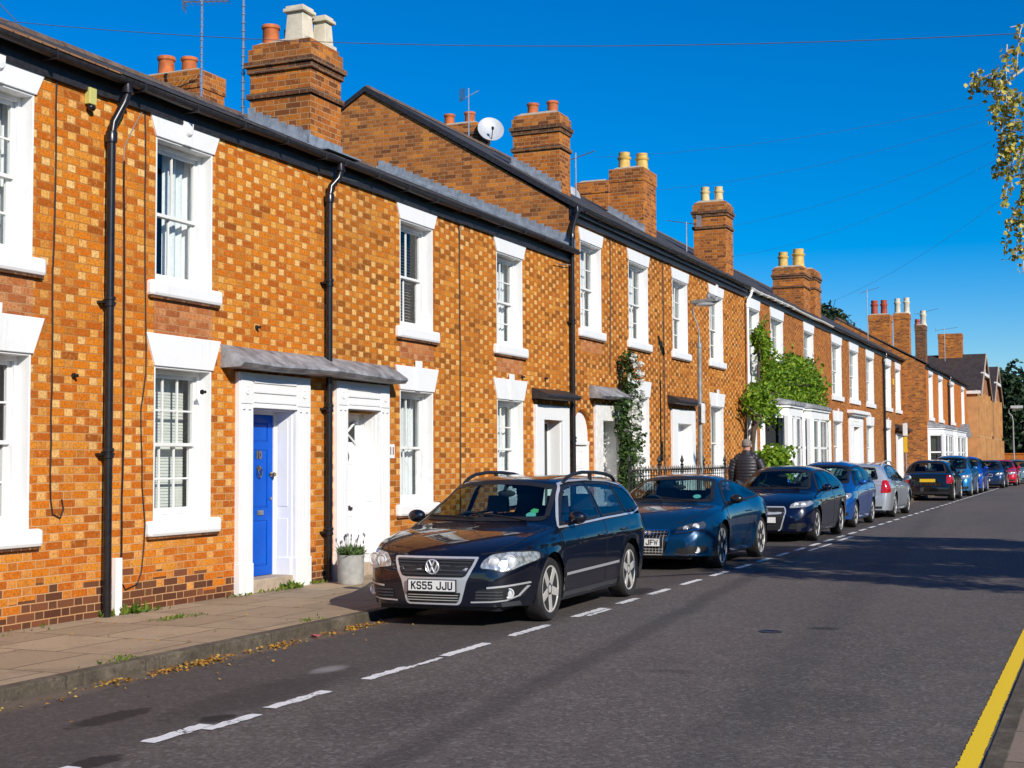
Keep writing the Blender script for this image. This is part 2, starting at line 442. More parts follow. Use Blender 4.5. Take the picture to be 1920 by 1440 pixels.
M['leaf_dark'] = leaf_mat('dark_conifer_leaf', [(0, (.012, .028, .012)), (.6, (.025, .05, .02)), (1, (.05, .085, .03))], .2)
M['leaf_weed'] = leaf_mat('weed_leaf', [(0, (.05, .11, .012)), (.6, (.12, .2, .02)), (1, (.3, .3, .05))], .3)
M['leaf_lavender'] = leaf_mat('lavender_leaf', [(0, (.06, .12, .03)), (.6, (.13, .2, .06)), (1, (.22, .3, .12))], .3)
M['lavender'] = simple('dark_lavender_head', (.05, .04, .07), .8)
M['leaf_fallen'] = leaf_mat('fallen_leaf', [(0, (.20, .09, .02)), (.5, (.42, .20, .03)), (.9, (.55, .33, .05)), (1, (.3, .28, .06))], .1)
M['bark'] = simple('grey_brown_bark', (.065, .045, .03), .9, var=.4, scale=9, bump=.6)
M['bark_birch'] = simple('pale_bark', (.45, .42, .38), .8, var=.45, scale=7, bump=.4)

# ================================================================== SETTING: ground, road, pavement
FX = -9.42          # plane of the terrace fronts
KX = -7.06          # kerb line

def road_material():
    n = N('asphalt')
    P = n.pos(); S = n.sep(P)
    big = n.noise(.35, 5, .6, n.scalev(P, (1.6, .35, 1))); mid = n.noise(2.2, 6, .65, P)
    fine = n.noise(95, 3, .7, P); agg = n.new('ShaderNodeTexVoronoi'); agg.inputs['Scale'].default_value = 130; n.link(P, agg.inputs['Vector'])
    v = n.m_('ADD', n.m_('MULTIPLY', big, .55), n.m_('MULTIPLY', mid, .45))
    c = n.ramp(v, [(.3, (.070, .056, .047)), (.5, (.116, .094, .079)), (.72, (.160, .133, .112))])
    spk = n.noise(34, 3, .8, P); spk2 = n.noise(15, 4, .75, n.scalev(P, (1.0, .7, 1)))
    cel = n.new('ShaderNodeTexVoronoi'); cel.inputs['Scale'].default_value = 36; n.link(P, cel.inputs['Vector']); cs_ = n.new('ShaderNodeSeparateColor'); n.link(cel.outputs['Color'], cs_.inputs[0])
    c = n.mix(n.m_('MULTIPLY', cs_.outputs[0], .5), c, (.035, .031, .029)); c = n.mix(n.m_('MULTIPLY', n.m_('SUBTRACT', cs_.outputs[1], .72, clamp=True), 1.6), c, (.26, .235, .22))
    c = n.mix(n.m_('MULTIPLY', n.m_('SUBTRACT', spk, .53, clamp=True), 4.5, clamp=True), c, (.21, .19, .18))
    c = n.mix(n.m_('MULTIPLY', n.m_('SUBTRACT', .44, spk2, clamp=True), 4.0, clamp=True), c, (.035, .030, .030))
    c = n.mix(n.m_('MULTIPLY', n.m_('SUBTRACT', fine, .5, clamp=True), 1.6), c, (.20, .18, .17))
    c = n.mix(n.m_('MULTIPLY', n.m_('LESS_THAN', agg.outputs['Distance'], .16), .35), c, (.19, .18, .17))
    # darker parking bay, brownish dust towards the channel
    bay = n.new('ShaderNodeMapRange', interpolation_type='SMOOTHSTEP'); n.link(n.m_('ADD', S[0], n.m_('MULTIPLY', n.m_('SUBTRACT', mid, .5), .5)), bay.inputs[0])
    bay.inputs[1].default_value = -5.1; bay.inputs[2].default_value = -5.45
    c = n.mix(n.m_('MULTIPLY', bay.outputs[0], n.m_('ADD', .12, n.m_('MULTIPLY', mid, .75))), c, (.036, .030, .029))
    ch = n.new('ShaderNodeMapRange', interpolation_type='SMOOTHSTEP'); n.link(n.m_('ADD', S[0], n.m_('MULTIPLY', n.m_('SUBTRACT', mid, .5), .35)), ch.inputs[0])
    ch.inputs[1].default_value = -6.72; ch.inputs[2].default_value = -6.92
    c = n.mix(n.m_('MULTIPLY', ch.outputs[0], .85), c, (.165, .125, .085))
    # long tarred joint
    jx = n.m_('ADD', n.m_('ADD', S[0], n.m_('MULTIPLY', n.m_('SUBTRACT', S[1], 9.0), .078)), n.m_('MULTIPLY', n.m_('SUBTRACT', n.noise(.8, 4, .6, P), .5), .25))
    jd = n.new('ShaderNodeMapRange', interpolation_type='SMOOTHSTEP'); n.link(n.m_('ABSOLUTE', n.m_('ADD', jx, 3.86)), jd.inputs[0]); jd.inputs[1].default_value = .2; jd.inputs[2].default_value = .05
    c = n.mix(n.m_('MULTIPLY', jd.outputs[0], .42), c, (.030, .025, .027))
    jd2 = n.new('ShaderNodeMapRange', interpolation_type='SMOOTHSTEP'); n.link(n.m_('ABSOLUTE', n.m_('ADD', n.m_('ADD', jx, 0), 2.2)), jd2.inputs[0]); jd2.inputs[1].default_value = .35; jd2.inputs[2].default_value = .05
    c = n.mix(n.m_('MULTIPLY', jd2.outputs[0], .25), c, (.04, .036, .036))
    # oil and tar spots
    for (x, y, rx, ry, k) in [(-6.0, 7.38, .13, .42, .8), (-5.34, 7.62, .10, .16, .9), (-5.2, 6.28, .12, .2, .85), (-5.72, 9.75, .10, .3, .35), (-3.2, 10.6, .25, .1, .3), (-2.6, 13.8, .16, .12, .6), (-5.6, 8.6, .3, 1.2, .35), (-5.5, 16.8, .2, .6, .8), (-1.9, 9.5, .5, .8, .15), (-4.4, 8.2, .4, .9, .18)]:
        dx = n.m_('DIVIDE', n.m_('SUBTRACT', S[0], x), rx); dy = n.m_('DIVIDE', n.m_('SUBTRACT', S[1], y), ry)
        dd = n.m_('ADD', n.m_('ADD', n.m_('MULTIPLY', dx, dx), n.m_('MULTIPLY', dy, dy)), n.m_('MULTIPLY', n.m_('SUBTRACT', n.noise(9, 3, .6, P), .5), 2.2))
        mr = n.new('ShaderNodeMapRange', interpolation_type='SMOOTHSTEP'); n.link(dd, mr.inputs[0]); mr.inputs[1].default_value = 1.2; mr.inputs[2].default_value = .5
        c = n.mix(n.m_('MULTIPLY', mr.outputs[0], k), c, (.012, .010, .010))
    pal = n.new('ShaderNodeMapRange', interpolation_type='SMOOTHSTEP')
    dx = n.m_('DIVIDE', n.m_('SUBTRACT', S[0], -5.75), .16); dy = n.m_('DIVIDE', n.m_('SUBTRACT', S[1], 9.75), .35)
    n.link(n.m_('ADD', n.m_('ADD', n.m_('MULTIPLY', dx, dx), n.m_('MULTIPLY', dy, dy)), n.m_('MULTIPLY', mid, 1.2)), pal.inputs[0]); pal.inputs[1].default_value = 1.4; pal.inputs[2].default_value = .5
    c = n.mix(n.m_('MULTIPLY', pal.outputs[0], .7), c, (.3, .29, .28))
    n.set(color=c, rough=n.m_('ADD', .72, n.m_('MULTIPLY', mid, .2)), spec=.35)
    n.bump(n.m_('ADD', n.m_('MULTIPLY', fine, .6), n.m_('MULTIPLY', agg.outputs['Distance'], .7)), .5, .006)
    return n.m

def flag_material(name, base, joint=True):
    n = N(name)
    P = n.pos(); S = n.sep(P)
    b = n.new('ShaderNodeTexBrick'); b.offset = .5; b.inputs['Scale'].default_value = 1.0
    n.link(n.comb(n.m_('ADD', S[0], n.m_('MULTIPLY', n.m_('SUBTRACT', n.noise(1.3, 2, .5, P), .5), .04)), n.m_('ADD', S[1], 0), 0.0), b.inputs['Vector'])
    b.inputs['Brick Width'].default_value = .70; b.inputs['Row Height'].default_value = .92 if joint else .9
    b.inputs['Mortar Size'].default_value = .010; b.inputs['Mortar Smooth'].default_value = .4
    b.inputs['Color1'].default_value = (*[x * .82 for x in base], 1); b.inputs['Color2'].default_value = (*[x * 1.12 for x in base], 1)
    b.inputs['Mortar'].default_value = (.05, .042, .026, 1)
    c = b.outputs['Color']
    mid = n.noise(1.7, 6, .65, P); fine = n.noise(60, 4, .7, P)
    c = n.mix(n.m_('MULTIPLY', n.m_('SUBTRACT', mid, .5, clamp=True), 3.2, clamp=True), c, tuple(x * .52 for x in base))
    c = n.mix(n.m_('MULTIPLY', n.m_('SUBTRACT', n.noise(22, 4, .75, P), .52, clamp=True), 2.5, clamp=True), c, tuple(x * .45 for x in base))
    c = n.mix(n.m_('MULTIPLY', n.m_('SUBTRACT', fine, .5, clamp=True), 1.2), c, tuple(min(1, x * 1.7) for x in base))
    n.set(color=c, rough=.9, spec=.25)
    n.bump(n.m_('ADD', n.m_('MULTIPLY', b.outputs['Fac'], -1.0), n.m_('MULTIPLY', fine, .35)), .5, .008)
    return n.m

def kerb_material():
    n = N('kerbstone')
    P = n.pos(); S = n.sep(P)
    j = n.m_('FRACT', n.m_('DIVIDE', S[1], .91)); d = n.m_('MINIMUM', j, n.m_('SUBTRACT', 1.0, j))
    mid = n.noise(3.2, 6, .7, P)
    c = n.ramp(mid, [(.3, (.055, .043, .029)), (.52, (.115, .092, .062)), (.75, (.22, .18, .13))])
    c = n.mix(n.m_('MULTIPLY', n.m_('LESS_THAN', d, .008), .6), c, (.03, .025, .018))
    c = n.mix(n.m_('MULTIPLY', n.m_('SUBTRACT', n.noise(24, 4, .7, P), .5, clamp=True), 3., clamp=True), c, (.035, .028, .018))
    n.set(color=c, rough=.9); n.bump(n.noise(18, 6, .75, P), .9, .03)
    return n.m

def paint_line(name, col, wear):
    n = N(name)
    P = n.pos()
    f = n.m_('ADD', n.m_('MULTIPLY', n.noise(26, 6, .72, P), .6), n.m_('MULTIPLY', n.noise(4, 4, .6, P), .4))
    mr = n.new('ShaderNodeMapRange', interpolation_type='SMOOTHSTEP'); n.link(f, mr.inputs[0]); mr.inputs[1].default_value = wear; mr.inputs[2].default_value = wear + .05
    n.set(color=n.mix(mr.outputs[0], n.mix(n.noise(60, 3, .6, P), tuple(x * .84 for x in col), col), (.06, .057, .055)), rough=.75)
    n.bump(n.noise(90, 3, .6, P), .3, .004)
    return n.m

M['asphalt'] = road_material()
M['flags'] = flag_material('pavement_flags', (.36, .27, .175))
M['flags_far'] = flag_material('right_pavement_tarmac', (.24, .18, .135), False)
M['kerb'] = kerb_material()
M['line_white'] = paint_line('worn_white_line', (.82, .81, .78), .545)
M['line_yellow'] = paint_line('yellow_line_paint', (.95, .63, .004), .68)
n = N('rough_ground'); n.set(color=n.ramp(n.noise(.4, 5, .6, n.pos()), [(.3, (.05, .06, .02)), (.7, (.10, .10, .035))]), rough=.95); M['earth'] = n.m

mb = MB(); mb.quad((-700, -300, -.02), (700, -300, -.02), (700, 1500, -.02), (-700, 1500, -.02))
struct('ground', mb, M['earth'], 'grassy ground stretching away behind the houses')
mb = MB(); mb.quad((KX, -8, 0), (-.45, -8, 0), (-.45, 170, 0), (KX, 170, 0))
struct('road', mb, M['asphalt'], 'dark grey asphalt road running past the parked cars')
mb = MB(); mb.quad((FX - .3, -8, .1), (KX - .125, -8, .098), (KX - .125, 140, .098), (FX - .3, 140, .1))
struct('pavement', mb, M['flags'], 'brown paved footway in front of the terrace')
mb = MB()
y = -8.0
while y < 140:
    dz = random.uniform(-.004, .004); dx = random.uniform(-.006, .006)
    mb.box(KX - .13, KX + dx, y + .001, y + .909, -.05, .1 + dz); y += .91
struct('kerb', mb, M['kerb'], 'worn stone kerb edging the footway', bevel=.016)
mb = MB()
y = -8.0
while y < 140:
    mb.box(-.66, -.55, y + .004, y + .906, -.05, .010 + random.uniform(-.002, .002)); y += .91
struct('right_kerb', mb, M['kerb'], 'flush stone edging beside the yellow line', bevel=.006)
mb = MB(); mb.quad((-.56, -8, .006), (4, -8, .006), (4, 140, .006), (-.56, 140, .006))
struct('right_pavement', mb, M['flags_far'], 'brown tarmac footway on the near side of the road')

def ragged(mb, x0, x1, y0, y1, z, amp=.012, step=.05):
    k = max(2, int((y1 - y0) / step)); L = []; Rr = []
    for i in range(k + 1):
        y = y0 + (y1 - y0) * i / k
        L.append((x0 + random.uniform(-amp, amp), y, z)); Rr.append((x1 + random.uniform(-amp, amp), y, z))
    o = len(mb.v); mb.v += L + Rr
    mb.f += [(o + i, o + k + 1 + i, o + k + 2 + i, o + i + 1) for i in range(k)]
mb = MB()
segs = [(5.55, 6.12), (8.05, 8.80), (9.37, 10.05), (10.72, 11.62), (12.16, 13.12), (13.86, 14.82), (15.3, 16.0), (16.5, 17.3), (17.9, 18.8)]
y = 19.4
while y < 96: segs.append((y, y + .85)); y += 1.48
for a, b in segs:
    cx = -5.22 - .0055 * max(0, a - 20); ragged(mb, cx - .048, cx + .048, a, b, .005)
for a, b, cx, hw in [(6.80, 7.40, -5.26, .055), (7.26, 7.82, -5.165, .045), (10.03, 10.62, -5.19, .028), (14.0, 14.75, -5.12, .03), (25.3, 27.6, -5.0, .03), (28.6, 30.2, -5.05, .05)]:
    ragged(mb, cx - hw, cx + hw, a, b, .006)
struct('parking_bay_line', mb, M['line_white'], 'broken white line marking the edge of the parking bay')
mb = MB(); ragged(mb, -.79, -.68, 2, 30, .005, .005, .018); ragged(mb, -.79, -.68, 30, 110, .005, .005, .2)
struct('yellow_line', mb, M['line_yellow'], 'single yellow line along the right kerb')

# ================================================================== HOUSE BUILDING
def wall_front(mb, X, y0, y1, z0, z1, openings):
    ys = sorted({y0, y1, *[a for o in openings for a in o[:2]]}); zs = sorted({z0, z1, *[a for o in openings for a in o[2:4]]})
    ys = [a for a in ys if y0 - 1e-6 <= a <= y1 + 1e-6]; zs = [a for a in zs if z0 - 1e-6 <= a <= z1 + 1e-6]
    for i in range(len(ys) - 1):
        for j in range(len(zs) - 1):
            cy = (ys[i] + ys[i + 1]) / 2; cz = (zs[j] + zs[j + 1]) / 2
            if any(o[0] < cy < o[1] and o[2] < cz < o[3] for o in openings): continue
            mb.quad((X, ys[i], zs[j]), (X, ys[i + 1], zs[j]), (X, ys[i + 1], zs[j + 1]), (X, ys[i], zs[j + 1]))
    for o in openings:
        a, b, c, d = o[:4]; q = X - .26
        mb.quad((X, a, c), (q, a, c), (q, a, d), (X, a, d)); mb.quad((X, b, c), (X, b, d), (q, b, d), (q, b, c))
        mb.quad((X, a, d), (q, a, d), (q, b, d), (X, b, d)); mb.quad((X, a, c), (X, b, c), (q, b, c), (q, a, c))

def folded(mb, x, y0, y1, z0, z1, amp=.025, wl=.11, top=None):
    k = max(4, int((y1 - y0) / .018)); vs = []
    ph = random.uniform(0, 6)
    for i in range(k + 1):
        y = y0 + (y1 - y0) * i / k
        xx = x + amp * math.sin(2 * PI * y / wl + ph) + amp * .4 * math.sin(2 * PI * y / (wl * .37) + ph * 2)
        vs += [(xx, y, z0), (xx, y, z1)]
    mb.add(vs, [(2 * i, 2 * i + 2, 2 * i + 3, 2 * i + 1) for i in range(k)])

def window(root, X, ya, yb, za, zb, cols=2, rows=1, inside='net', sill=(.13, .17), lintel=(.15, .33), key=0, meet=.5, depth=.19, mat='white', detail=True, spandrel=None):
    """sash window: lined reveal > two sashes, panes, sill, lintel, what hangs behind the glass"""
    t = .022; W_ = M[mat]
    mb = MB(); q = X - depth - .02
    mb.box(q, X + .003, yb - t, yb, za, zb); mb.box(q, X + .003, ya, ya + t, za, zb)
    mb.box(q, X + .002, ya + t, yb - t, zb - t, zb); mb.box(q, X + .002, ya + t, yb - t, za, za + .012)
    ja, jb = ya + t, yb - t; f = .055
    mb.box(X - depth - .075, X - depth + .05, ja, ja + f, za, zb - t); mb.box(X - depth - .075, X - depth + .05, jb - f, jb, za, zb - t)
    mb.box(X - depth - .075, X - depth + .05, ja + f, jb - f, zb - t - .05, zb - t); mb.box(X - depth - .075, X - depth + .055, ja + f, jb - f, za, za + .05)
    win = wobj('window', mb, W_, root, bevel=.004 if detail else 0)
    a, b, c, d = ja + f, jb - f, za + .05, zb - t - .05; zm = c + (d - c) * meet
    gl = MB()
    for k, (lo, hi, xf) in enumerate(((zm - .018, d, X - depth + .018), (c, zm + .018, X - depth - .022))):
        s = MB(); th = .034; st = .045
        s.box(xf - th, xf, a, a + st, lo, hi); s.box(xf - th, xf, b - st, b, lo, hi)
        s.box(xf - th, xf, a + st, b - st, hi - .04, hi); s.box(xf - th, xf, a + st, b - st, lo, lo + (.036 if k == 0 else .075))
        for i in range(1, cols):
            yy = a + st + (b - a - 2 * st) * i / cols; s.box(xf - th + .005, xf - .003, yy - .0105, yy + .0105, lo + .03, hi - .03)
        for j in range(1, rows):
            zz = lo + .04 + (hi - lo - .08) * j / rows; s.box(xf - th + .006, xf - .004, a + st, b - st, zz - .0105, zz + .0105)
        wobj('sash', s, M['offwhite'], win, bevel=.003 if detail else 0)
        x = xf - .018; gl.quad((x, a + .02, lo + .02), (x, b - .02, lo + .02), (x, b - .02, hi - .02), (x, a + .02, hi - .02))
    wobj('pane', gl, M['glass'], win, fix=False)
    xi = X - depth - .16; cu = MB()
    if inside == 'open':      # curtains drawn back, dark room between
        folded(cu, xi, a - .05, a + (b - a) * .12, c - .1, d + .05, .03, .1); folded(cu, xi, a + (b - a) * .5, b + .05, c - .1, d + .05, .03, .12)
        wobj('curtain', cu, M['curtain'], win, smooth='full', fix=False)
    elif inside == 'net':
        folded(cu, xi, a - .1, b + .1, c - .1, d + .1, .022, .13); wobj('curtain', cu, M['curtain'], win, smooth='full', fix=False)
    elif inside == 'maroon':
        folded(cu, xi, a - .1, b + .1, c - .1, d + .1, .03, .14); wobj('curtain', cu, M['maroon'], win, smooth='full', fix=False)
    elif inside == 'slats':
        z = c
        while z < d: cu.add([(xi - .02, a, z + .012), (xi + .02, a, z - .004), (xi + .02, b, z - .004), (xi - .02, b, z + .012)], [(0, 1, 2, 3)]); z += .046
        wobj('slat_blind', cu, M['slat'], win, fix=False)
    elif inside == 'blind':
        z = c
        while z < d: cu.add([(xi - .004, a - .02, z + .018), (xi + .006, a - .02, z - .019), (xi + .006, b + .02, z - .019), (xi - .004, b + .02, z + .018)], [(0, 1, 2, 3)]); z += .034
        wobj('slat_blind', cu, M['blind'], win, fix=False)
    elif inside == 'half':
        folded(cu, xi, a - .1, b + .1, c - .1, c + (d - c) * .52, .02, .12); folded(cu, xi, b - (b - a) * .4, b + .1, zm, d + .1, .03, .11)
        wobj('curtain', cu, M['curtain'], win, smooth='full', fix=False)
    if sill:
        e, h = sill; s = MB(); s.box(X - .12, X + .075, ya - e, yb + e, za - h, za + .004)
        if detail:
            u = MB(); u.box(X - .01, X + .045, ya - e + .01, yb + e - .02, za - h - .022, za - h - .001); wobj('sill_underside', u, M['brick_soot'], win)  # dark strip added as the underside of the sill
        if spandrel:
            u = MB(); u.quad((X + .003, ya - .02, spandrel), (X + .003, yb + .02, spandrel), (X + .003, yb + .02, za - h - .01), (X + .003, ya - .02, za - h - .01)); wobj('brick_spandrel', u, M['brick_spandrel'], root, fix=False)
        wobj('sill', s, W_, win, bevel=.035 if detail else 0)
    if lintel:
        e, h = lintel; s = MB()
        g0 = .035 if not key else .05
        s.prism([(X - .01, ya - .01, zb), (X - .01, yb + .01, zb), (X - .01, yb + e, zb + h), (X - .01, ya - e, zb + h)], (.035, 0, 0))
        if key:
            cy = (ya + yb) / 2; kw = .10
            s.prism([(X + .02, cy - kw * .75, zb - .005), (X + .02, cy + kw * .75, zb - .005), (X + .02, cy + kw, zb + h + (.09 if key == 1 else .0) + .003), (X + .02, cy - kw, zb + h + (.09 if key == 1 else 0) + .003)], (.026, 0, 0))
            if key == 3:      # carved keystone
                s.lathe([(0, .05), (.05, .045), (.075, .02), (.08, 0)], (X + .03, cy, zb + h - .09), (1, 0, 0), 14)
        wobj('lintel', s, W_, win, bevel=.006 if detail else 0)
    return win

def panelled_leaf(mb, x, y0, y1, z0, z1, panels, th=.044):
    """door leaf facing +X with raised-and-fielded panels; panels as fractions (y0,y1,z0,z1)"""
    mb.box(x - th, x - .012, y0, y1, z0, z1)
    W_, H_ = y1 - y0, z1 - z0
    P = [(y0 + a * W_, y0 + b * W_, z0 + c * H_, z0 + d * H_) for a, b, c, d in panels]
    ys = sorted({y0, y1, *[v for p in P for v in p[:2]]}); zs = sorted({z0, z1, *[v for p in P for v in p[2:]]})
    for i in range(len(ys) - 1):
        for j in range(len(zs) - 1):
            cy, cz = (ys[i] + ys[i + 1]) / 2, (zs[j] + zs[j + 1]) / 2
            if any(p[0] < cy < p[1] and p[2] < cz < p[3] for p in P): continue
            mb.box(x - .0121, x, ys[i], ys[i + 1], zs[j], zs[j + 1])
    for p in P:
        a, b, c, d = p; k = .03
        o = [(x - .011, a, c), (x - .011, b, c), (x - .011, b, d), (x - .011, a, d)]; i_ = [(x - .002, a + k, c + k), (x - .002, b - k, c + k), (x - .002, b - k, d - k), (x - .002, a + k, d - k)]
        mb.add(o + i_, [(0, 1, 5, 4), (1, 2, 6, 5), (2, 3, 7, 6), (3, 0, 4, 7), (4, 5, 6, 7)])

SIX = [(.13, .45, .80, .93), (.55, .87, .80, .93), (.13, .45, .42, .75), (.55, .87, .42, .75), (.13, .45, .08, .32), (.55, .87, .08, .32)]
def doorway(root, X, ya, yb, ztop, oa, ob, oz, zs, recess, leafmat, panels=SIX, rich=True, mat='white', fr=.055):
    """pilastered surround in front of a recessed leaf; returns the leaf"""
    W_ = M[mat]; s = MB(); p = .06; z0 = .1
    for a, b in ((ya, oa), (ob, yb)):
        s.box(X - .01, X + p, a, b, z0, oz)
        if rich:
            s.box(X - .01, X + p + .014, a - .008, b + (.008 if b > ob else 0), z0, z0 + .36)
            for k in range(3):
                yy = a + (b - a) * (.28 + .22 * k); s.box(X + p, X + p + .006, yy - .012, yy + .012, z0 + .4, oz - .06)
    s.box(X - .01, X + p, ya, yb, oz, ztop)
    if rich:
        h = ztop - oz
        for k in range(3): s.box(X + p, X + p + .016, oa, ob, oz + h * (.16 + .28 * k), oz + h * (.16 + .28 * k) + .035)
        s.box(X + p, X + p + .028, oa - .01, ob + .01, oz + .003, oz + .028)
        for a, b in ((ya, oa), (ob, yb)):
            s.box(X + p, X + p + .012, a + .03, b - .03, oz + .05, ztop - .04)
            s.lathe([(.06, 0), (.05, .015), (.025, .008), (0, .02)], (X + p + .012, (a + b) / 2, oz + h * .5), (1, 0, 0), 12)
            for e in (.3, .7): s.box(X + p, X + p + .02, a + (b - a) * e - .02, a + (b - a) * e + .02, oz - .02, oz + .02)
    q = X - recess
    s.box(q - .05, X + .004, ob - .012, ob + .02, z0, oz); s.box(q - .05, X + .004, oa - .02, oa + .012, z0, oz); s.box(q - .05, X + .004, oa, ob, oz - .012, oz + .02)
    if rich:
        for c, d in ((.3, .95), (1.05, oz - .12)): s.box(q + .05, X - .05, ob - .019, ob - .011, c + .05, d)
        s.box(q - .05, X - .002, ob - .03, ob - .011, z0, z0 + .36)
    s.box(q - .05, q + .012, ob - fr, ob, zs, oz); s.box(q - .05, q + .012, oa, oa + fr, zs, oz); s.box(q - .05, q + .012, oa + fr, ob - fr, oz - fr, oz)
    sur = wobj('door_surround', s, W_, root, bevel=.005)
    st = MB(); st.box(q - .06, X + .03, oa + .002, ob - .002, .08, zs); wobj('doorstep', st, M['stone_step'], root, bevel=.012)
    lf = MB(); panelled_leaf(lf, q - .004, oa + fr + .003, ob - fr - .003, zs + .006, oz - fr - .003, panels)
    return wobj('door', lf, leafmat, root, bevel=.004)

def roof(root, X, y0, y1, ze, slope, ridge_x, mat, over=.2, name='roof', back=4.2, ridge=True):
    xe = X + over; zr = ze + (xe - ridge_x) * slope; th = .055
    xb = ridge_x - back; zb_ = zr - back * slope
    mb = MB(); mb.prism([(xe, y0, ze), (ridge_x, y0, zr), (xb, y0, zb_), (xb, y0, zb_ - th), (ridge_x, y0, zr - th * 1.3), (xe, y0, ze - th)], (0, y1 - y0, 0))
    r_ = wobj(name, mb, mat, root)
    if ridge:
        rt = MB(); y = y0
        while y < y1 - .05:
            e = min(y + .44, y1); rt.prism([(ridge_x + .13, y, zr - .06), (ridge_x + .07, y, zr + .03), (ridge_x, y, zr + .055), (ridge_x - .07, y, zr + .03), (ridge_x - .13, y, zr - .06)], (0, e - y - .008, 0)); y += .45
        wobj('ridge_tile', rt, M['ridge'], r_)
    return r_

def slate(name, cols, sc_=.26):
    n = N(name)
    P = n.pos(); S = n.sep(P)
    b = n.new('ShaderNodeTexBrick'); b.offset = .5; n.link(n.comb(S[1], n.m_('MULTIPLY', S[0], 1.15), 0.0), b.inputs['Vector'])
    b.inputs['Scale'].default_value = 1.; b.inputs['Brick Width'].default_value = sc_; b.inputs['Row Height'].default_value = sc_ * .75; b.inputs['Mortar Size'].default_value = .006; b.inputs['Bias'].default_value = 0
    b.inputs['Color1'].default_value = (*cols[0], 1); b.inputs['Color2'].default_value = (*cols[1], 1); b.inputs['Mortar'].default_value = (.012, .011, .010, 1)
    c = n.mix(n.m_('MULTIPLY', n.m_('SUBTRACT', n.noise(2.5, 6, .65, P), .5, clamp=True), 3.), b.outputs['Color'], cols[2])
    n.set(color=c, rough=.7); n.bump(n.m_('ADD', n.m_('MULTIPLY', b.outputs['Fac'], -1.), n.noise(20, 4, .6, P)), .6, .012)
    return n.m
M['slate'] = slate('dark_slate', [(.035, .033, .036), (.062, .058, .058), (.10, .085, .055)])
M['slate_brown'] = slate('brown_slate', [(.035, .024, .024), (.055, .037, .034), (.06, .045, .035)])
M['tile'] = slate('clay_tile', [(.20, .085, .03), (.34, .16, .06), (.30, .20, .09)], .19)
M['ridge'] = simple('ridge_clay', (.13, .085, .06), .85, var=.4, scale=6, bump=.4)

def gutter(root, X, y0, y1, z, heavy=False, mat=None):
    """fascia board, half-round gutter and brackets"""
    mt = mat or M['black_old']
    f = MB(); f.box(X - .02, X + .045, y0, y1, z - .20, z + .02)
    if heavy:
        f.box(X + .045, X + .11, y0, y1, z - .13, z - .02); f.box(X - .02, X + .065, y0, y1, z - .255, z - .20)
    f.box(X - .02, X + .2, y0, y1, z + .02, z + .035)
    fs = wobj('fascia', f, M['black_old'], root)
    g = MB(); cx = X + .17; r = .06; k = 8
    out = [(cx + r * math.cos(PI * i / k), z - r * math.sin(PI * i / k) + .012) for i in range(k + 1)]; inn = [(cx + (r - .006) * math.cos(PI * i / k), z - (r - .006) * math.sin(PI * i / k) + .012) for i in range(k, -1, -1)]
    steps = max(2, int((y1 - y0) / .9)); ysag = lambda y: .012 * math.sin(y * .9) + .006 * math.sin(y * 2.3)
    prof = out + inn; m = len(prof)
    vs = []; fsx = []
    for s in range(steps + 1):
        y = y0 + (y1 - y0) * s / steps; vs += [(x, y, zz + ysag(y)) for x, zz in prof]
    for s in range(steps):
        for i in range(m): fsx.append((s * m + i, s * m + (i + 1) % m, (s + 1) * m + (i + 1) % m, (s + 1) * m + i))
    fsx += [tuple(range(m)), tuple(steps * m + i for i in range(m - 1, -1, -1))]
    g.add(vs, fsx)
    go = wobj('gutter', g, mt, root, smooth=True)
    b = MB(); b.box(X + .045, cx + r + .006, -.012, .012, -.062, -.05); b.box(cx + r + .001, cx + r + .008, -.012, .012, -.062, .03)
    first = None; y = y0 + .35
    while y < min(y1 - .1, 45):
        if first is None:
            first = wobj('gutter_bracket', b, mt, go); base = first.location.copy()
            o = first
        else:
            o = first.copy(); o.parent = go; COL.objects.link(o)
        o.location = base + Vector((0, y, z + ysag(y))); y += .92
    return go

def downpipe(root, X, y, zt, zb, zj, mat=None, r=.043, collars=(2.9, 1.25), sh=.14, parent=None):
    mt = mat or M['black']
    p = MB(); x = X + .085
    path = [(X + .17, y + sh, zt), (X + .17, y + sh, zt - .10), (X + .15, y + sh * .85, zt - .2), (x + .01, y + .02, zj + .16), (x, y, zj), (x, y, zb)]
    p.tube(path[:5], r, 12); p.tube(path[4:], r, 14)
    p.lathe([(r + .004, -.06), (r + .016, -.055), (r + .018, .05), (r + .012, .06)], (x, y, zj), n=14)
    for c in collars:
        p.lathe([(r, -.05), (r + .014, -.045), (r + .014, -.012), (r + .006, -.008), (r + .006, .012), (r + .016, .018), (r + .016, .05), (r, .06)], (x, y, c), n=14); p.box(X, x, y - .1, y + .1, c - .02, c + .005)
    p.lathe([(r + .025, 0), (r + .01, .05), (r, .1)], (X + .17, y + sh, zt - .1), n=12)
    return wobj('downpipe', p, mt, root, smooth=True)

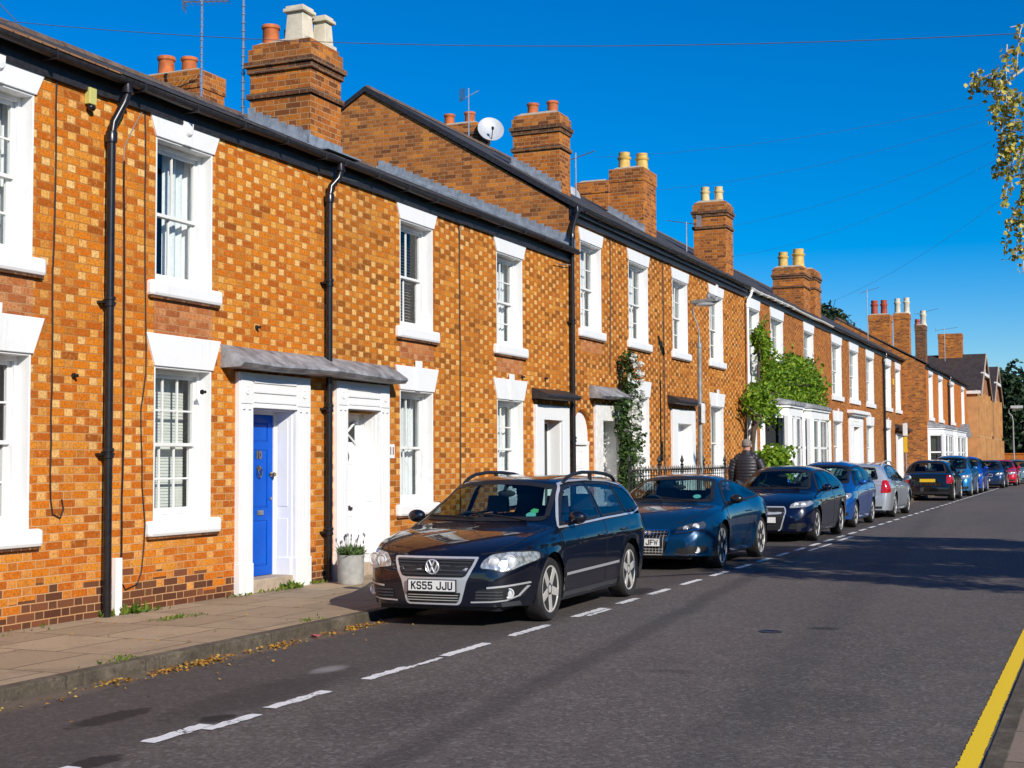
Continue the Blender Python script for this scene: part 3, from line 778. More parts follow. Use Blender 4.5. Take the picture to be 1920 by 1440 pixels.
def chimney(root, x0, x1, y0, y1, zb, zt, pots, mat='brick_stack', bands=True, cap=True):
    s = MB(); s.box(x0, x1, y0, y1, zb, zt - .32)
    if bands:
        for z, h, e in ((zt - .78, .075, .035),):
            s.box(x0 - e, x1 + e, y0 - e, y1 + e, z, z + h)
        s.box(x0 - .03, x1 + .03, y0 - .03, y1 + .03, zt - .42, zt - .34)
    else: s.box(x0 - .02, x1 + .02, y0 - .02, y1 + .02, zt - .33, zt)
    c = wobj('chimney', s, [M[mat]], root, bevel=.006)
    if bands:
        k = MB()
        k.box(x0 - .033, x1 + .033, y0 - .033, y1 + .033, zt - .424, zt - .345); k.box(x0 - .064, x1 + .064, y0 - .064, y1 + .064, zt - .338, zt - .262)
        k.box(x0 - .038, x1 + .038, y0 - .038, y1 + .038, zt - .78, zt - .7)
        wobj('corbel_course', k, M['brick_soot'], c, bevel=.006)
        k = MB(); k.box(x0 - .02, x1 + .02, y0 - .02, y1 + .02, zt - .261, zt - .075); k.box(x0 + .02, x1 - .02, y0 + .02, y1 - .02, zt - .075, zt); wobj('top_course', k, M['brick_gable'], c, bevel=.006)
    if cap:
        k = MB(); n_ = 5
        k.add([(x0 + .03, y0 + .03, zt - .01), (x1 - .03, y0 + .03, zt - .01), (x1 - .03, y1 - .03, zt - .01), (x0 + .03, y1 - .03, zt - .01),
               (x0 + .14, y0 + .14, zt + .07), (x1 - .14, y0 + .14, zt + .07), (x1 - .14, y1 - .14, zt + .07), (x0 + .14, y1 - .14, zt + .07)], [(0, 1, 5, 4), (1, 2, 6, 5), (2, 3, 7, 6), (3, 0, 4, 7), (4, 5, 6, 7)])
        wobj('mortar_cap', k, M['mortar'], c)
    for (px, py, kind, r, h, mt) in pots:
        p = MB()
        if kind == 'round':
            p.lathe([(r * .98, -.05), (r, 0), (r * .95, h * .15), (r * .88, h * .78), (r * .9, h * .8), (r * 1.03, h * .84), (r * 1.05, h * .95), (r * .98, h), (r * .78, h), (r * .74, h * .5)], (px, py, zt), n=20)
            wobj('chimney_pot', p, M[mt], c, smooth=True)
        elif kind == 'tall':
            p.lathe([(r * 1.1, -.05), (r * 1.1, .06), (r * .9, .08), (r * .82, h * .6), (r * 1.0, h * .66), (r * 1.05, h * .74), (r * .8, h * .78), (r * .85, h), (r * .65, h), (r * .6, h * .6)], (px, py, zt), n=18)
            wobj('chimney_pot', p, M[mt], c, smooth=True)
        else:
            a = r; b = r * .8
            p.add([(px - a, py - a, zt), (px + a, py - a, zt), (px + a, py + a, zt), (px - a, py + a, zt), (px - b, py - b, zt + h), (px + b, py - b, zt + h), (px + b, py + b, zt + h), (px - b, py + b, zt + h)], [(0, 1, 5, 4), (1, 2, 6, 5), (2, 3, 7, 6), (3, 0, 4, 7), (4, 5, 6, 7)])
            p.box(px - b - .045, px + b + .045, py - b - .045, py + b + .045, zt + h, zt + h + .05); p.box(px - b - .02, px + b + .02, py - b - .02, py + b + .02, zt + h + .05, zt + h + .09)
            p.box(px - a - .03, px + a + .03, py - a - .03, py + a + .03, zt - .02, zt + .05)
            wobj('chimney_pot', p, M[mt], c, bevel=.01)
    return c

def flashing(root, y, x_hi, z_hi, x_lo, z_lo, h=.16, step=.16, name='lead_flashing', th=.012):
    """stepped lead along a roof slope against a brick face at y (facing -Y)"""
    L = math.hypot(x_hi - x_lo, z_hi - z_lo); k = max(2, int(L / step)); mb = MB()
    for i in range(k):
        a = i / k; b = (i + 1) / k
        xa, za = x_hi + (x_lo - x_hi) * a, z_hi + (z_lo - z_hi) * a; xb, zb_ = x_hi + (x_lo - x_hi) * b, z_hi + (z_lo - z_hi) * b
        j = random.uniform(-.012, .012)
        mb.prism([(xa, y - .004 - .003 * (i % 2), za - .03), (xb, y - .004 - .003 * (i % 2), zb_ - .03), (xb, y - .004 - .003 * (i % 2), zb_ + h * .45), (xb - (xb - xa) * .12, y - .004 - .003 * (i % 2), za + h + j - .01), (xa, y - .004 - .003 * (i % 2), za + h + j)], (0, -th, 0))
    mb.prism([(x_hi, y - .02, z_hi - .02), (x_lo, y - .02, z_lo - .02), (x_lo, y - .02, z_lo + .03), (x_hi, y - .02, z_hi + .03)], (0, -.09, -.0))
    return wobj(name, mb, M['flashing'], root)

def canopy(label, X, y0, y1, zw, zf, d, mat, th=.075):
    """lead covered door hood: sloping top, ragged moulded front edge, soffit"""
    t = thing('door_canopy', label, 'canopy', (X, (y0 + y1) / 2, zf))
    mb = MB(); k = max(6, int((y1 - y0) / .16)); rows = []
    for i in range(k + 1):
        y = y0 + (y1 - y0) * i / k; j = random.uniform(-.008, .008); jz = .012 * math.sin(y * 2.1) + random.uniform(-.004, .004)
        rows.append([(X - .01, y, zw + jz * .4), (X + d * .55, y, (zw + zf + th) / 2 + jz * .6 - .005), (X + d + j, y, zf + th + jz), (X + d + .012 + j, y, zf + th - .03 + jz), (X + d - .015 + j, y, zf + .02 + jz), (X + d - .04, y, zf + jz), (X - .01, y, zf - .01)])
    m = len(rows[0]); vs = [p for r_ in rows for p in r_]
    fs = [(a * m + b, (a + 1) * m + b, (a + 1) * m + (b + 1) % m, a * m + (b + 1) % m) for a in range(k) for b in range(m)] + [tuple(range(m)), tuple(k * m + b for b in range(m - 1, -1, -1))]
    mb.add(vs, fs)
    wobj('lead_roof', mb, mat, t)
    return t

def wall_cable(root, pts, X, r=.008, mat='cable', name='cable'):
    mb = MB(); P = []
    for i in range(len(pts) - 1):
        (y0, z0), (y1, z1) = pts[i], pts[i + 1]; k = max(1, int(math.hypot(y1 - y0, z1 - z0) / .25))
        for j in range(k): P.append((X + r, y0 + (y1 - y0) * j / k + random.uniform(-.008, .008), z0 + (z1 - z0) * j / k))
    P.append((X + r, *pts[-1]))
    mb.tube(P, r, 6); return wobj(name, mb, M[mat], root, smooth=True)

def house(label, X, y0, y1, zt, openings, brick, ze, slope, ridge_x, roofmat, ends=(False, False), group=None, endmat=None, heavy=False, gut=True, roof_y=None, gutmat=None):
    t = thing('terraced_house', label, 'house', (X, (y0 + y1) / 2, .1), 0, group)
    mb = MB(); wall_front(mb, X, y0, y1, -.05, zt, openings)
    wobj('wall', mb, M[brick], t, fix=False)
    zr = ze + (X + .2 - ridge_x) * slope - .09; xb = ridge_x - 4.0; zb_ = zr - 4.0 * slope
    for k, yy in ((0, y0), (1, y1)):
        if ends[k]:
            g = MB(); g.prism([(X - .003, yy, -.05), (X - .003, yy, zt), (X - .003, yy, ze - .06), (ridge_x, yy, zr), (xb, yy, zb_), (xb, yy, -.05)], (0, .2 if k == 0 else -.2, 0))
            wobj('gable_wall', g, M[endmat or 'brick_gable'], t)
    bk = MB(); bk.quad((xb, y0, -.05), (xb, y1, -.05), (xb, y1, zb_), (xb, y0, zb_)); wobj('rear_wall', bk, M['brick_gable'], t, fix=False)
    ry = roof_y or (y0, y1)
    roof(t, X, ry[0], ry[1], ze, slope, ridge_x, M[roofmat])
    if gut: gutter(t, X, ry[0], ry[1], ze - .05, heavy, gutmat)
    return t

# ================================================================== TERRACE A: three low houses
GRP = 'brick houses of the terrace'
RA, SA, EA = -13.73, .445, 5.66       # ridge line, slope, eaves height
UA = (3.62, 5.2); LA = (1.03, 2.70)
hL = house('left end chequered brick house cut by the frame, maroon curtain downstairs', FX, 6.4, 11.42, 5.52, [(9.33, 10.38, *UA), (9.33, 10.38, *LA)], 'brick_row', EA, SA, RA, 'tile', (True, False), GRP)
window(hL, FX, 9.33, 10.38, *UA, 2, 2, 'net', key=3, lintel=(.14, .26), spandrel=3.06)
window(hL, FX, 9.33, 10.38, *LA, 2, 2, 'maroon', key=1, lintel=(.16, .35))
downpipe(hL, FX, 11.41, 5.58, .1, 5.0, collars=(3.3, 1.75))
wall_cable(hL, [(10.68, 5.42), (10.66, 3.5), (10.66, 1.3), (10.7, 1.16), (10.8, 1.12), (10.84, 1.2), (10.82, 1.3)], FX, .009)
a_ = MB(); a_.box(FX, FX + .07, 11.09, 11.2, 5.28, 5.45); wobj('alarm_box', a_, M['alarm'], hL, bevel=.008)
a_ = MB(); a_.ball((FX + .05, 11.14, 5.25), .04, .05, .035); wobj('sensor', a_, M['black'], hL, smooth=True)

h10 = house('chequered brick house with glossy blue front door and brass knocker', FX, 11.42, 15.60, 5.54, [(12.25, 13.29, *UA), (12.25, 13.29, *LA), (14.06, 15.01, -.05, 2.30)], 'brick_row', EA + .01, SA, RA, 'slate', (False, False), GRP)
window(h10, FX, 12.25, 13.29, *UA, 2, 1, 'open', key=3, lintel=(.13, .26), spandrel=3.06)
window(h10, FX, 12.25, 13.29, *LA, 3, 2, 'blind', lintel=(.16, .35))
leaf = doorway(h10, FX, 13.77, 15.36, 2.72, 14.06, 15.01, 2.30, .25, .24, M['blue_door'], [(.14, .86, .83, .95), (.14, .86, .42, .78), (.14, .86, .06, .34)])
q = FX - .24
k = MB(); k.box(q - .01, q + .012, 14.60, 14.73, 1.0, 1.06); k.box(q - .01, q + .018, 14.62, 14.71, 1.012, 1.048); wobj('letterbox', k, M['steel'], leaf, bevel=.004)
k = MB(); k.lathe([(.035, 0), (.03, .02), (.012, .03)], (q, 14.62, 1.58), (1, 0, 0), 14)
k.tube([(q + .03, 14.62 + .045 * math.sin(a), 1.53 + .055 * math.cos(a)) for a in [i * 2 * PI / 16 for i in range(17)]], .009, 6); wobj('door_knocker', k, M['brass'], leaf, smooth=True)
tm = text_mesh('10', .14, .004, .004)
TX = Matrix(((0, 0, 1, 0), (1, 0, 0, 0), (0, 1, 0, 0), (0, 0, 0, 1)))     # text plane: reading along +Y, facing +X
wobj('door_number', xform(tm, Matrix.Translation((q + .004, 14.62, 1.74)) @ TX), M['brass'], leaf)
k = MB(); k.lathe([(.028, 0), (.03, .012), (.012, .02), (.012, .04), (.03, .05), (.026, .07), (0, .075)], (q, 14.9, 1.5), (1, 0, 0), 14); wobj('door_knob', k, M['brass'], leaf, smooth=True)
k = MB(); k.lathe([(.022, 0), (.018, .012), (0, .02)], (q, 14.9, 1.2), (1, 0, 0), 12); wobj('key_plate', k, M['steel'], leaf, smooth=True)
wall_cable(h10, [(11.7, 4.82), (11.72, 3.8), (11.73, 2.4), (11.72, .45)], FX, .011, 'black')
wall_cable(h10, [(12.02, 5.44), (11.86, 5.22), (11.72, 4.98), (11.70, 4.8)], FX, .007, 'greycable')
wall_cable(h10, [(12.05, 5.44), (12.06, 4.2), (12.1, 2.6), (12.02, 2.2), (12.05, 1.4), (12.1, 1.0), (12.06, .5), (11.98, .38), (11.8, .34), (11.75, .4)], FX, .008)
k = MB(); k.prism([(FX + .002, 11.58 + .1 * (math.cos(a) * .5 + .5), 0) for a in (PI, 0)] + [(FX + .06, 11.68, 0), (FX + .075, 11.66, 0), (FX + .075, 11.60, 0), (FX + .06, 11.58, 0)], (0, 0, .60))
k.v = [(x, y, z + .08) for x, y, z in k.v]; wobj('cable_guard', k, M['white'], h10, bevel=.008)

h11 = house('chequered brick house with white front door and number eleven plaque', FX, 15.60, 19.97, 5.55, [(17.92, 19.0, *UA), (17.92, 19.0, *LA), (16.32, 17.2, -.05, 2.32)], 'brick_row2', EA + .02, SA, RA, 'slate', (False, False), GRP)
window(h11, FX, 17.92, 19.0, *UA, 2, 1, 'slats', lintel=(.14, .26), spandrel=3.16)
window(h11, FX, 17.92, 19.0, *LA, 2, 1, 'half', lintel=(.16, .35), key=1)
leaf = doorway(h11, FX, 16.03, 17.5, 2.73, 16.32, 17.2, 2.36, .26, .22, M['white'], [(.15, .85, .70, .95), (.15, .85, .52, .66), (.15, .85, .36, .49), (.15, .85, .06, .31)])
q = FX - .22
k = MB(); k.box(q - .006, q + .004, 16.52, 16.98, 1.93, 2.2); wobj('door_light', k, M['privacy'], leaf)
k = MB()
for s in (0, 1):
    a0, a1 = ((16.5, 1.9), (17.0, 2.22)) if s == 0 else ((16.78, 2.02), (17.0, 1.9)); k.tube([(q + .012, *a0), (q + .012, *a1)], .016, 6)
wobj('glazing_bar', k, M['white'], leaf)
k = MB(); k.tube([(q + .02, 16.74 + .04 * math.sin(a), 1.72 + .06 * math.cos(a)) for a in [i * 2 * PI / 16 for i in range(17)]], .012, 6); k.lathe([(.035, 0), (.02, .03), (0, .035)], (q, 16.74, 1.79), (1, 0, 0), 12); wobj('door_knocker', k, M['iron'], leaf, smooth=True)
k = MB(); k.box(q - .005, q + .014, 16.63, 16.85, .99, 1.05); k.box(q, q + .02, 16.84, 16.9, .985, 1.03); wobj('letterbox', k, M['darkmetal'], leaf, bevel=.004)
k = MB(); k.box(FX, FX + .012, 17.565, 17.735, 1.70, 1.90); pq = wobj('number_plaque', k, M['white'], h11, bevel=.003)
wobj('lettering', xform(text_mesh('11', .15, .003, .004), Matrix.Translation((FX + .0125, 17.65, 1.80)) @ TX), M['red_letter'], pq)
downpipe(h11, FX, 15.78, 5.6, .12, 5.12, collars=(4.0, 2.35, .75))
wall_cable(h11, [(19.9, 5.4), (19.93, 5.3), (19.95, 3.5), (19.94, .5)], FX, .011)
wall_cable(h11, [(17.0, 5.56), (16.6, 5.5), (15.9, 5.46)], FX + .03, .008, 'greycable')

h12 = house('low brick house with black hooded doorway beside the tall gable', FX, 19.97, 24.93, 5.56, [(21.42, 22.55, *UA), (21.42, 22.55, *LA), (23.41, 24.35, -.05, 2.38)], 'brick_row2', EA + .03, SA, RA, 'slate', (False, False), GRP)
window(h12, FX, 21.42, 22.55, *UA, 2, 2, 'half', lintel=(.15, .26), spandrel=3.16)
window(h12, FX, 21.42, 22.55, *LA, 2, 2, 'net', lintel=(.17, .35), key=1)
leaf = doorway(h12, FX, 23.03, 24.7, 2.66, 23.41, 24.35, 2.40, .26, .24, M['darkmetal'], [(.15, .45, .42, .95), (.55, .85, .42, .95), (.15, .45, .06, .34), (.55, .85, .06, .34)], rich=False)
wall_cable(h12, [(20.6, 5.6), (20.15, 5.5), (19.98, 5.35), (19.97, 5.2)], FX, .009, 'greycable')
wall_cable(h12, [(24.9, 5.42), (24.6, 5.36), (24.0, 5.33)], FX + .05, .008, 'greycable')
for yy, zz, c_ in ((13.1, 2.45, 0), (14.2, 3.28, 0), (22.5, 3.12, 0), (23.6, 3.15, 0), (10.97, 2.52, 0)):
    k = MB(); k.lathe([(.028, 0), (.03, .02), (.015, .025), (.018, .06), (0, .065)], (FX, yy, zz), (1, 0, 0), 10)
    wobj('wall_fixing', k, M['iron'], h10 if yy < 15 else h12, smooth=True)

c_ = chimney(h11, -10.84, -9.86, 16.16, 16.98, 5.5, 7.46, [(-10.63, 16.36, 'round', .125, .30, 'terracotta'), (-10.20, 16.42, 'square', .155, .43, 'cream'), (-10.03, 16.76, 'square', .115, .37, 'cream')])
k = MB(); k.add([(-10.50, 16.5, 7.46), (-10.38, 16.5, 7.46), (-10.38, 16.52, 7.46), (-10.5, 16.52, 7.46), (-10.5, 16.5, 7.74), (-10.38, 16.5, 7.64), (-10.38, 16.52, 7.64), (-10.5, 16.52, 7.74)], [(0, 3, 2, 1), (4, 5, 6, 7), (0, 1, 5, 4), (1, 2, 6, 5), (2, 3, 7, 6), (3, 0, 4, 7)]); wobj('slate_cowl', k, M['slate_brown'], c_)
za = lambda x: EA + (-9.22 - x) * SA
flashing(c_, 16.155, -10.86, za(-10.86), -9.84, za(-9.84), .17, .13)
k = MB(); k.box(-9.87, -9.845, 16.12, 17.0, za(-9.86) - .05, za(-9.86) + .16); k.box(-9.86, -9.55, 16.12, 17.0, za(-9.7) + .0, za(-9.7) + .02); wobj('lead_flashing', k, M['flashing'], c_)
chimney(hL, -15.95, -14.6, 20.2, 20.95, 6.0, 8.62, [(-15.55, 20.5, 'round', .16, .40, 'terracotta'), (-15.12, 20.6, 'round', .15, .36, 'terracotta')], bands=False).name = 'chimney'

# ================================================================== TERRACE B: taller houses
RB, SB, EB = -13.88, .60, 6.58
UB = (4.24, 5.98); LB = (1.15, 3.05)
h13 = house('tall brick house with arched side passage and white climbing rose', FX, 24.95, 31.2, 6.42, [(25.5, 26.73, *UB), (28.5, 29.88, *UB), (28.5, 29.88, *LB), (25.02, 26.12, -.05, 2.66), (26.62, 27.62, -.05, 2.46)], 'brick_row4', EB, SB, RB, 'slate', (True, False), GRP, 'brick_gable', True)
window(h13, FX, 25.5, 26.73, *UB, 3, 2, 'net', lintel=(.12, .25), spandrel=3.8); window(h13, FX, 28.5, 29.88, *UB, 3, 2, 'net', lintel=(.12, .25))
window(h13, FX, 28.5, 29.88, *LB, 3, 2, 'net', lintel=(.14, .35))
leaf = doorway(h13, FX, 26.2, 28.05, 2.78, 26.62, 27.62, 2.46, .26, .27, M['white_old'], SIX, rich=False, mat='white_old')
# arched passage door: brick spandrels, white tympanum and door
s = MB(); cy, rad, zc_ = 25.57, .55, 2.11; arc = [(cy - rad * math.cos(PI * i / 14), zc_ + rad * math.sin(PI * i / 14)) for i in range(15)]
for i in range(14): s.add([(FX, *arc[i]), (FX, *arc[i + 1]), (FX, arc[i + 1][0], 2.66), (FX, arc[i][0], 2.66), (FX - .2, *arc[i]), (FX - .2, *arc[i + 1])], [(0, 1, 2, 3), (0, 4, 5, 1)])
wobj('passage_arch', s, M['brick_row4'], h13, fix=False)
s = MB(); s.box(FX - .2, FX - .10, 25.02, 26.12, 2.02, 2.66); s.box(FX - .2, FX - .06, 25.02, 26.12, 1.96, 2.03); s.box(FX - .2, FX - .07, 25.02, 25.12, .1, 1.97); s.box(FX - .2, FX - .07, 26.02, 26.12, .1, 1.97)
wobj('tympanum', s, M['white'], h13, bevel=.004)
s = MB(); panelled_leaf(s, FX - .11, 25.12, 26.02, .12, 1.95, SIX); wobj('passage_door', s, M['white'], h13)
downpipe(h13, FX, 24.84, 6.52, .12, 5.95, collars=(4.3, 2.05), sh=.06)
wall_cable(h13, [(27.29, 6.3), (27.27, 5.0), (27.2, 3.4)], FX, .013)
zbb = lambda x: EA + .03 + (-9.22 - x) * SA
flashing(h13, 24.948, -13.6, zbb(-13.6) + .03, -9.3, zbb(-9.3) + .03, .16, .17)
chimney(h13, -11.39, -10.33, 26.8, 27.42, 6.6, 8.94, [(-11.05, 27.1, 'round', .125, .30, 'terracotta'), (-10.6, 27.1, 'round', .125, .30, 'terracotta')])
zB = lambda x: EB + (-9.22 - x) * SB
flashing(h13, 26.795, -11.42, zB(-11.42), -10.3, zB(-10.3), .17, .15)
chimney(h13, -16.36, -14.97, 32.85, 33.6, 8.2, 10.55, [(-15.95, 33.2, 'round', .15, .36, 'terracotta'), (-15.35, 33.2, 'round', .15, .36, 'terracotta')])
k = MB(); k.prism([(-9.2, 24.90, 6.56), (-13.9, 24.90, 9.4), (-13.9, 24.90, 9.29), (-9.2, 24.90, 6.45)], (0, .2, 0)); k.prism([(-13.9, 24.90, 9.4), (-17.6, 24.90, 7.2), (-17.6, 24.90, 7.1), (-13.9, 24.90, 9.29)], (0, .2, 0)); wobj('verge_board', k, M['black_old'], h13)

h14 = house('tall brick house with white panelled door behind the lamp post', FX, 31.2, 38.95, 6.44, [(31.8, 33.1, *UB), (35.15, 36.52, *UB), (35.15, 36.45, *LB), (31.98, 33.15, -.05, 2.55)], 'brick_row4', EB + .01, SB, RB, 'slate', (False, False), GRP, None, True)
window(h14, FX, 31.8, 33.1, *UB, 3, 2, 'net', lintel=(.12, .25)); window(h14, FX, 35.15, 36.52, *UB, 3, 2, 'net', lintel=(.12, .25), key=1); window(h14, FX, 35.15, 36.45, *LB, 2, 1, 'half', lintel=(.14, .35), key=1)
doorway(h14, FX, 31.55, 33.5, 2.86, 31.98, 33.15, 2.52, .26, .2, M['white'], SIX, rich=False)
wall_cable(h14, [(31.0, 6.3), (31.02, 4.0), (31.0, 1.0)], FX, .013)
chimney(h14, -11.2, -10.33, 32.5, 33.55, 6.8, 8.87, [(-10.95, 32.9, 'tall', .17, .48, 'buff'), (-10.55, 33.1, 'tall', .17, .46, 'buff')], bands=False)
chimney(h14, -13.3, -12.35, 35.7, 36.6, 7.6, 9.3, [], bands=False)
chimney(h14, -10.75, -9.8, 38.5, 39.3, 6.6, 9.02, [(-10.5, 38.9, 'tall', .14, .5, 'pot_straw'), (-10.1, 38.9, 'tall', .14, .48, 'pot_straw')])
flashing(h14, 32.495, -11.25, zB(-11.25), -10.3, zB(-10.3), .16, .15)

# ================================================================== TERRACE C
RC, SC, EC = -13.9, .6, 6.6
UC = (4.05, 6.05); LC = (1.2, 3.1)
c1 = house('brick house with wisteria and two white bay windows', FX, 38.97, 52.0, 6.46, [(39.3, 40.8, *UC), (42.3, 44.1, *UC), (47.4, 49.1, *UC), (39.1, 40.3, *LC)], 'brick_row3', EC, SC, RC, 'slate', (False, False), GRP, gutmat=M['white_old'])
for a, b in ((39.3, 40.8), (42.3, 44.1), (47.4, 49.1)): window(c1, FX, a, b, *UC, 2, 2, 'net', lintel=(.1, .3), detail=False)
window(c1, FX, 39.1, 40.3, *LC, 2, 1, 'net', lintel=(.12, .38), detail=False)
downpipe(c1, FX, 39.0, 6.55, .12, 6.05, M['white'], .04, (3.0,), .18)
def bay_window(root, X, y0, y1, d, zb, zt, label=None, cant=.55, lights=2):
    w_ = MB(); pts = [(X, y0), (X + d, y0 + cant), (X + d, y1 - cant), (X, y1)]
    b = MB(); gl = MB(); ins = MB(); bk = MB(); base = 1.0
    for i in range(3):
        (xa, ya), (xb, yb) = pts[i], pts[i + 1]; L = math.hypot(xb - xa, yb - ya); ux, uy = (xb - xa) / L, (yb - ya) / L; nx, ny = uy, -ux
        P = lambda u, v, z: (xa + ux * u - nx * v, ya + uy * u - ny * v, z)
        def bar(u0, u1, v0, v1, za, zb_):
            b.add([P(u0, v0, za), P(u1, v0, za), P(u1, v1, za), P(u0, v1, za), P(u0, v0, zb_), P(u1, v0, zb_), P(u1, v1, zb_), P(u0, v1, zb_)], [(0, 3, 2, 1), (4, 5, 6, 7), (0, 1, 5, 4), (1, 2, 6, 5), (2, 3, 7, 6), (3, 0, 4, 7)])
        bar(-.03, L + .03, -.0, .1, zb, base); bar(-.06, L + .06, -.06, .05, base, base + .06); bar(-.02, L + .02, -.01, .12, zt - .32, zt)
        n_ = lights if i == 1 else 1; mu = .11
        for j in range(n_ + 1):
            u = L * j / n_; bar(u - mu, u + mu, -.012, .1, base + .06, zt - .32)
        for j in range(n_):
            u0, u1 = L * j / n_ + mu, L * (j + 1) / n_ - mu; zm = base + (zt - .32 - base) * .52
            bar(u0, u1, .02, .06, zm - .03, zm + .03); bar(u0, u1, .02, .06, base + .06, base + .13); bar(u0, u1, .02, .06, zt - .39, zt - .32); bar(u0, u0 + .05, .02, .06, base + .06, zt - .32); bar(u1 - .05, u1, .02, .06, base + .06, zt - .32)
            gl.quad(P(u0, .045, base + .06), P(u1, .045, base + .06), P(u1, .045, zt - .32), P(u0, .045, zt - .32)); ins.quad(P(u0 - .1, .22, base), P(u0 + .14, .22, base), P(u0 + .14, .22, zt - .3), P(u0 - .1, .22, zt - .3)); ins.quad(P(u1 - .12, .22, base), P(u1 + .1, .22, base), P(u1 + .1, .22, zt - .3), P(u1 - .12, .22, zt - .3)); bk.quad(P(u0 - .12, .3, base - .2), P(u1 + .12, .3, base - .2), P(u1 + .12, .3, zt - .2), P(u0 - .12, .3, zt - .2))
    o = wobj('bay_window', b, M['white'], root); wobj('pane', gl, M['glass'], o, fix=False); wobj('curtain', ins, M['curtain'], o, fix=False); wobj('dark_backing', bk, M['interior'], o, fix=False)  # dark sheet behind the panes stands in for the unlit room
    r_ = MB(); e = .12; q = [(X, y0 - e), (X + d + e, y0 + cant - e * .5), (X + d + e, y1 - cant + e * .5), (X, y1 + e)]
    r_.prism([(x, y, zt) for x, y in q], (0, 0, .10)); r_.add([(x, y, zt + .1) for x, y in q] + [(X, y0 + .3, zt + .34), (X, y1 - .3, zt + .34)], [(0, 1, 4), (1, 2, 5, 4), (2, 3, 5)])
    wobj('bay_roof', r_, M['lead'], o)
    k = MB(); k.prism([(x, y, zt - .07) for x, y in [(X, y0 - .07), (X + d + .07, y0 + cant - .04), (X + d + .07, y1 - cant + .04), (X, y1 + .07)]], (0, 0, .069)); wobj('cornice', k, M['white'], o)
    return o
bay_window(c1, FX, 40.75, 43.9, .72, .1, 3.28); bay_window(c1, FX, 44.1, 48.3, .72, .1, 3.28)
chimney(c1, -11.24, -10.1, 51.0, 52.2, 6.9, 8.75, [(-10.95, 51.5, 'tall', .2, .62, 'buff'), (-10.55, 51.8, 'tall', .11, .55, 'terracotta_red'), (-10.4, 51.6, 'tall', .24, .72, 'buff')])
chimney(c1, -10.9, -10.0, 52.6, 53.8, 6.9, 8.85, [])
c2 = house('long brick house with moulded white doorcase and three upper windows', FX, 52.0, 65.4, 6.48, [(a, b, *UC) for a, b in ((52.6, 54.7), (56.5, 58.6), (60.7, 62.8))] + [(52.7, 54.6, *LC), (60.5, 62.5, *LC), (57.0, 58.3, -.05, 2.9)], 'brick_row3', EC + .01, SC, RC, 'slate', (False, False), GRP)
for a, b in ((52.6, 54.7), (56.5, 58.6), (60.7, 62.8)): window(c2, FX, a, b, *UC, 2, 2, 'net', lintel=(.1, .32), detail=False)
for a, b in ((52.7, 54.6), (60.5, 62.5)): window(c2, FX, a, b, *LC, 2, 1, 'net', lintel=(.12, .38), key=1, detail=False)
doorway(c2, FX, 56.0, 59.3, 3.45, 57.0, 58.3, 2.95, .3, .2, M['white'], SIX)
k = MB(); k.box(FX, FX + .32, 55.7, 59.6, 3.46, 3.6); k.box(FX, FX + .22, 55.8, 59.5, 3.38, 3.46); wobj('door_cornice', k, M['white'], c2, bevel=.02)
downpipe(c2, FX, 65.35, 6.5, .12, 6.1, collars=(3.0,), r=.055)
c3 = house('end brick house of the row with small slate hood over its door', FX, 65.4, 71.95, 6.5, [(66.1, 68.1, *UC), (69.6, 71.4, *UC), (65.9, 67.7, *LC), (69.8, 71.3, -.05, 2.75)], 'brick_row3', EC + .02, SC, RC, 'slate', (False, True), GRP, 'brick_gable')
window(c3, FX, 66.1, 68.1, *UC, 2, 2, 'net', lintel=(.1, .32), detail=False); window(c3, FX, 69.6, 71.4, *UC, 2, 2, 'net', lintel=(.1, .32), detail=False); window(c3, FX, 65.9, 67.7, *LC, 2, 1, 'net', lintel=(.12, .38), key=1, detail=False)
doorway(c3, FX, 69.4, 71.6, 2.9, 69.8, 71.3, 2.75, .25, .2, M['white'], SIX, rich=False)
k = MB(); k.box(FX, FX + .05, 68.62, 68.9, 5.2, 5.5); wobj('alarm_box', k, M['plate_yellow'], c3, bevel=.01)

# ================================================================== HOUSE D (stands forward) and the gabled house beyond
XD = -8.25
d1 = house('bright orange brick house standing forward of the row', XD, 71.97, 93.8, 6.22, [(a, b, 3.75, 5.95) for a, b in ((73.1, 74.9), (77.5, 79.6), (83.9, 85.8), (90.3, 92.2))] + [(88.2, 90.2, -.05, 2.7)], 'brick_plain', 6.38, .55, -12.6, 'slate', (True, True), GRP, 'brick_gable')
for a, b in ((73.1, 74.9), (77.5, 79.6), (83.9, 85.8), (90.3, 92.2)): window(d1, XD, a, b, 3.75, 5.95, 2, 2, 'net', lintel=(.1, .22), detail=False)
bay_window(d1, XD, 72.3, 78.3, .7, .1, 3.2, cant=.6); bay_window(d1, XD, 78.6, 85.4, .7, .1, 3.2, cant=.6)
doorway(d1, XD, 87.6, 90.8, 2.9, 88.2, 90.2, 2.7, .25, .2, M['white'], SIX, rich=False)
k = MB(); k.prism([(XD, 87.2, 2.95), (XD, 89.2, 3.75), (XD, 91.2, 2.95)], (.5, 0, 0)); wobj('porch_gable', k, M['lead'], d1)
downpipe(d1, XD, 82.1, 6.3, .12, 5.8, collars=(3.0,), r=.06)
chimney(d1, -11.16, -10.1, 73.0, 74.1, 6.9, 9.06, [(-10.9, 73.4, 'tall', .2, .78, 'terracotta_red'), (-10.45, 73.6, 'tall', .19, .8, 'terracotta_red')], bands=False)
chimney(d1, -10.95, -10.1, 80.7, 81.5, 6.9, 9.86, [(-10.95 + .2, 81.0, 'tall', .19, .88, 'cream'), (-10.25, 81.0, 'tall', .19, .9, 'cream')], bands=False)
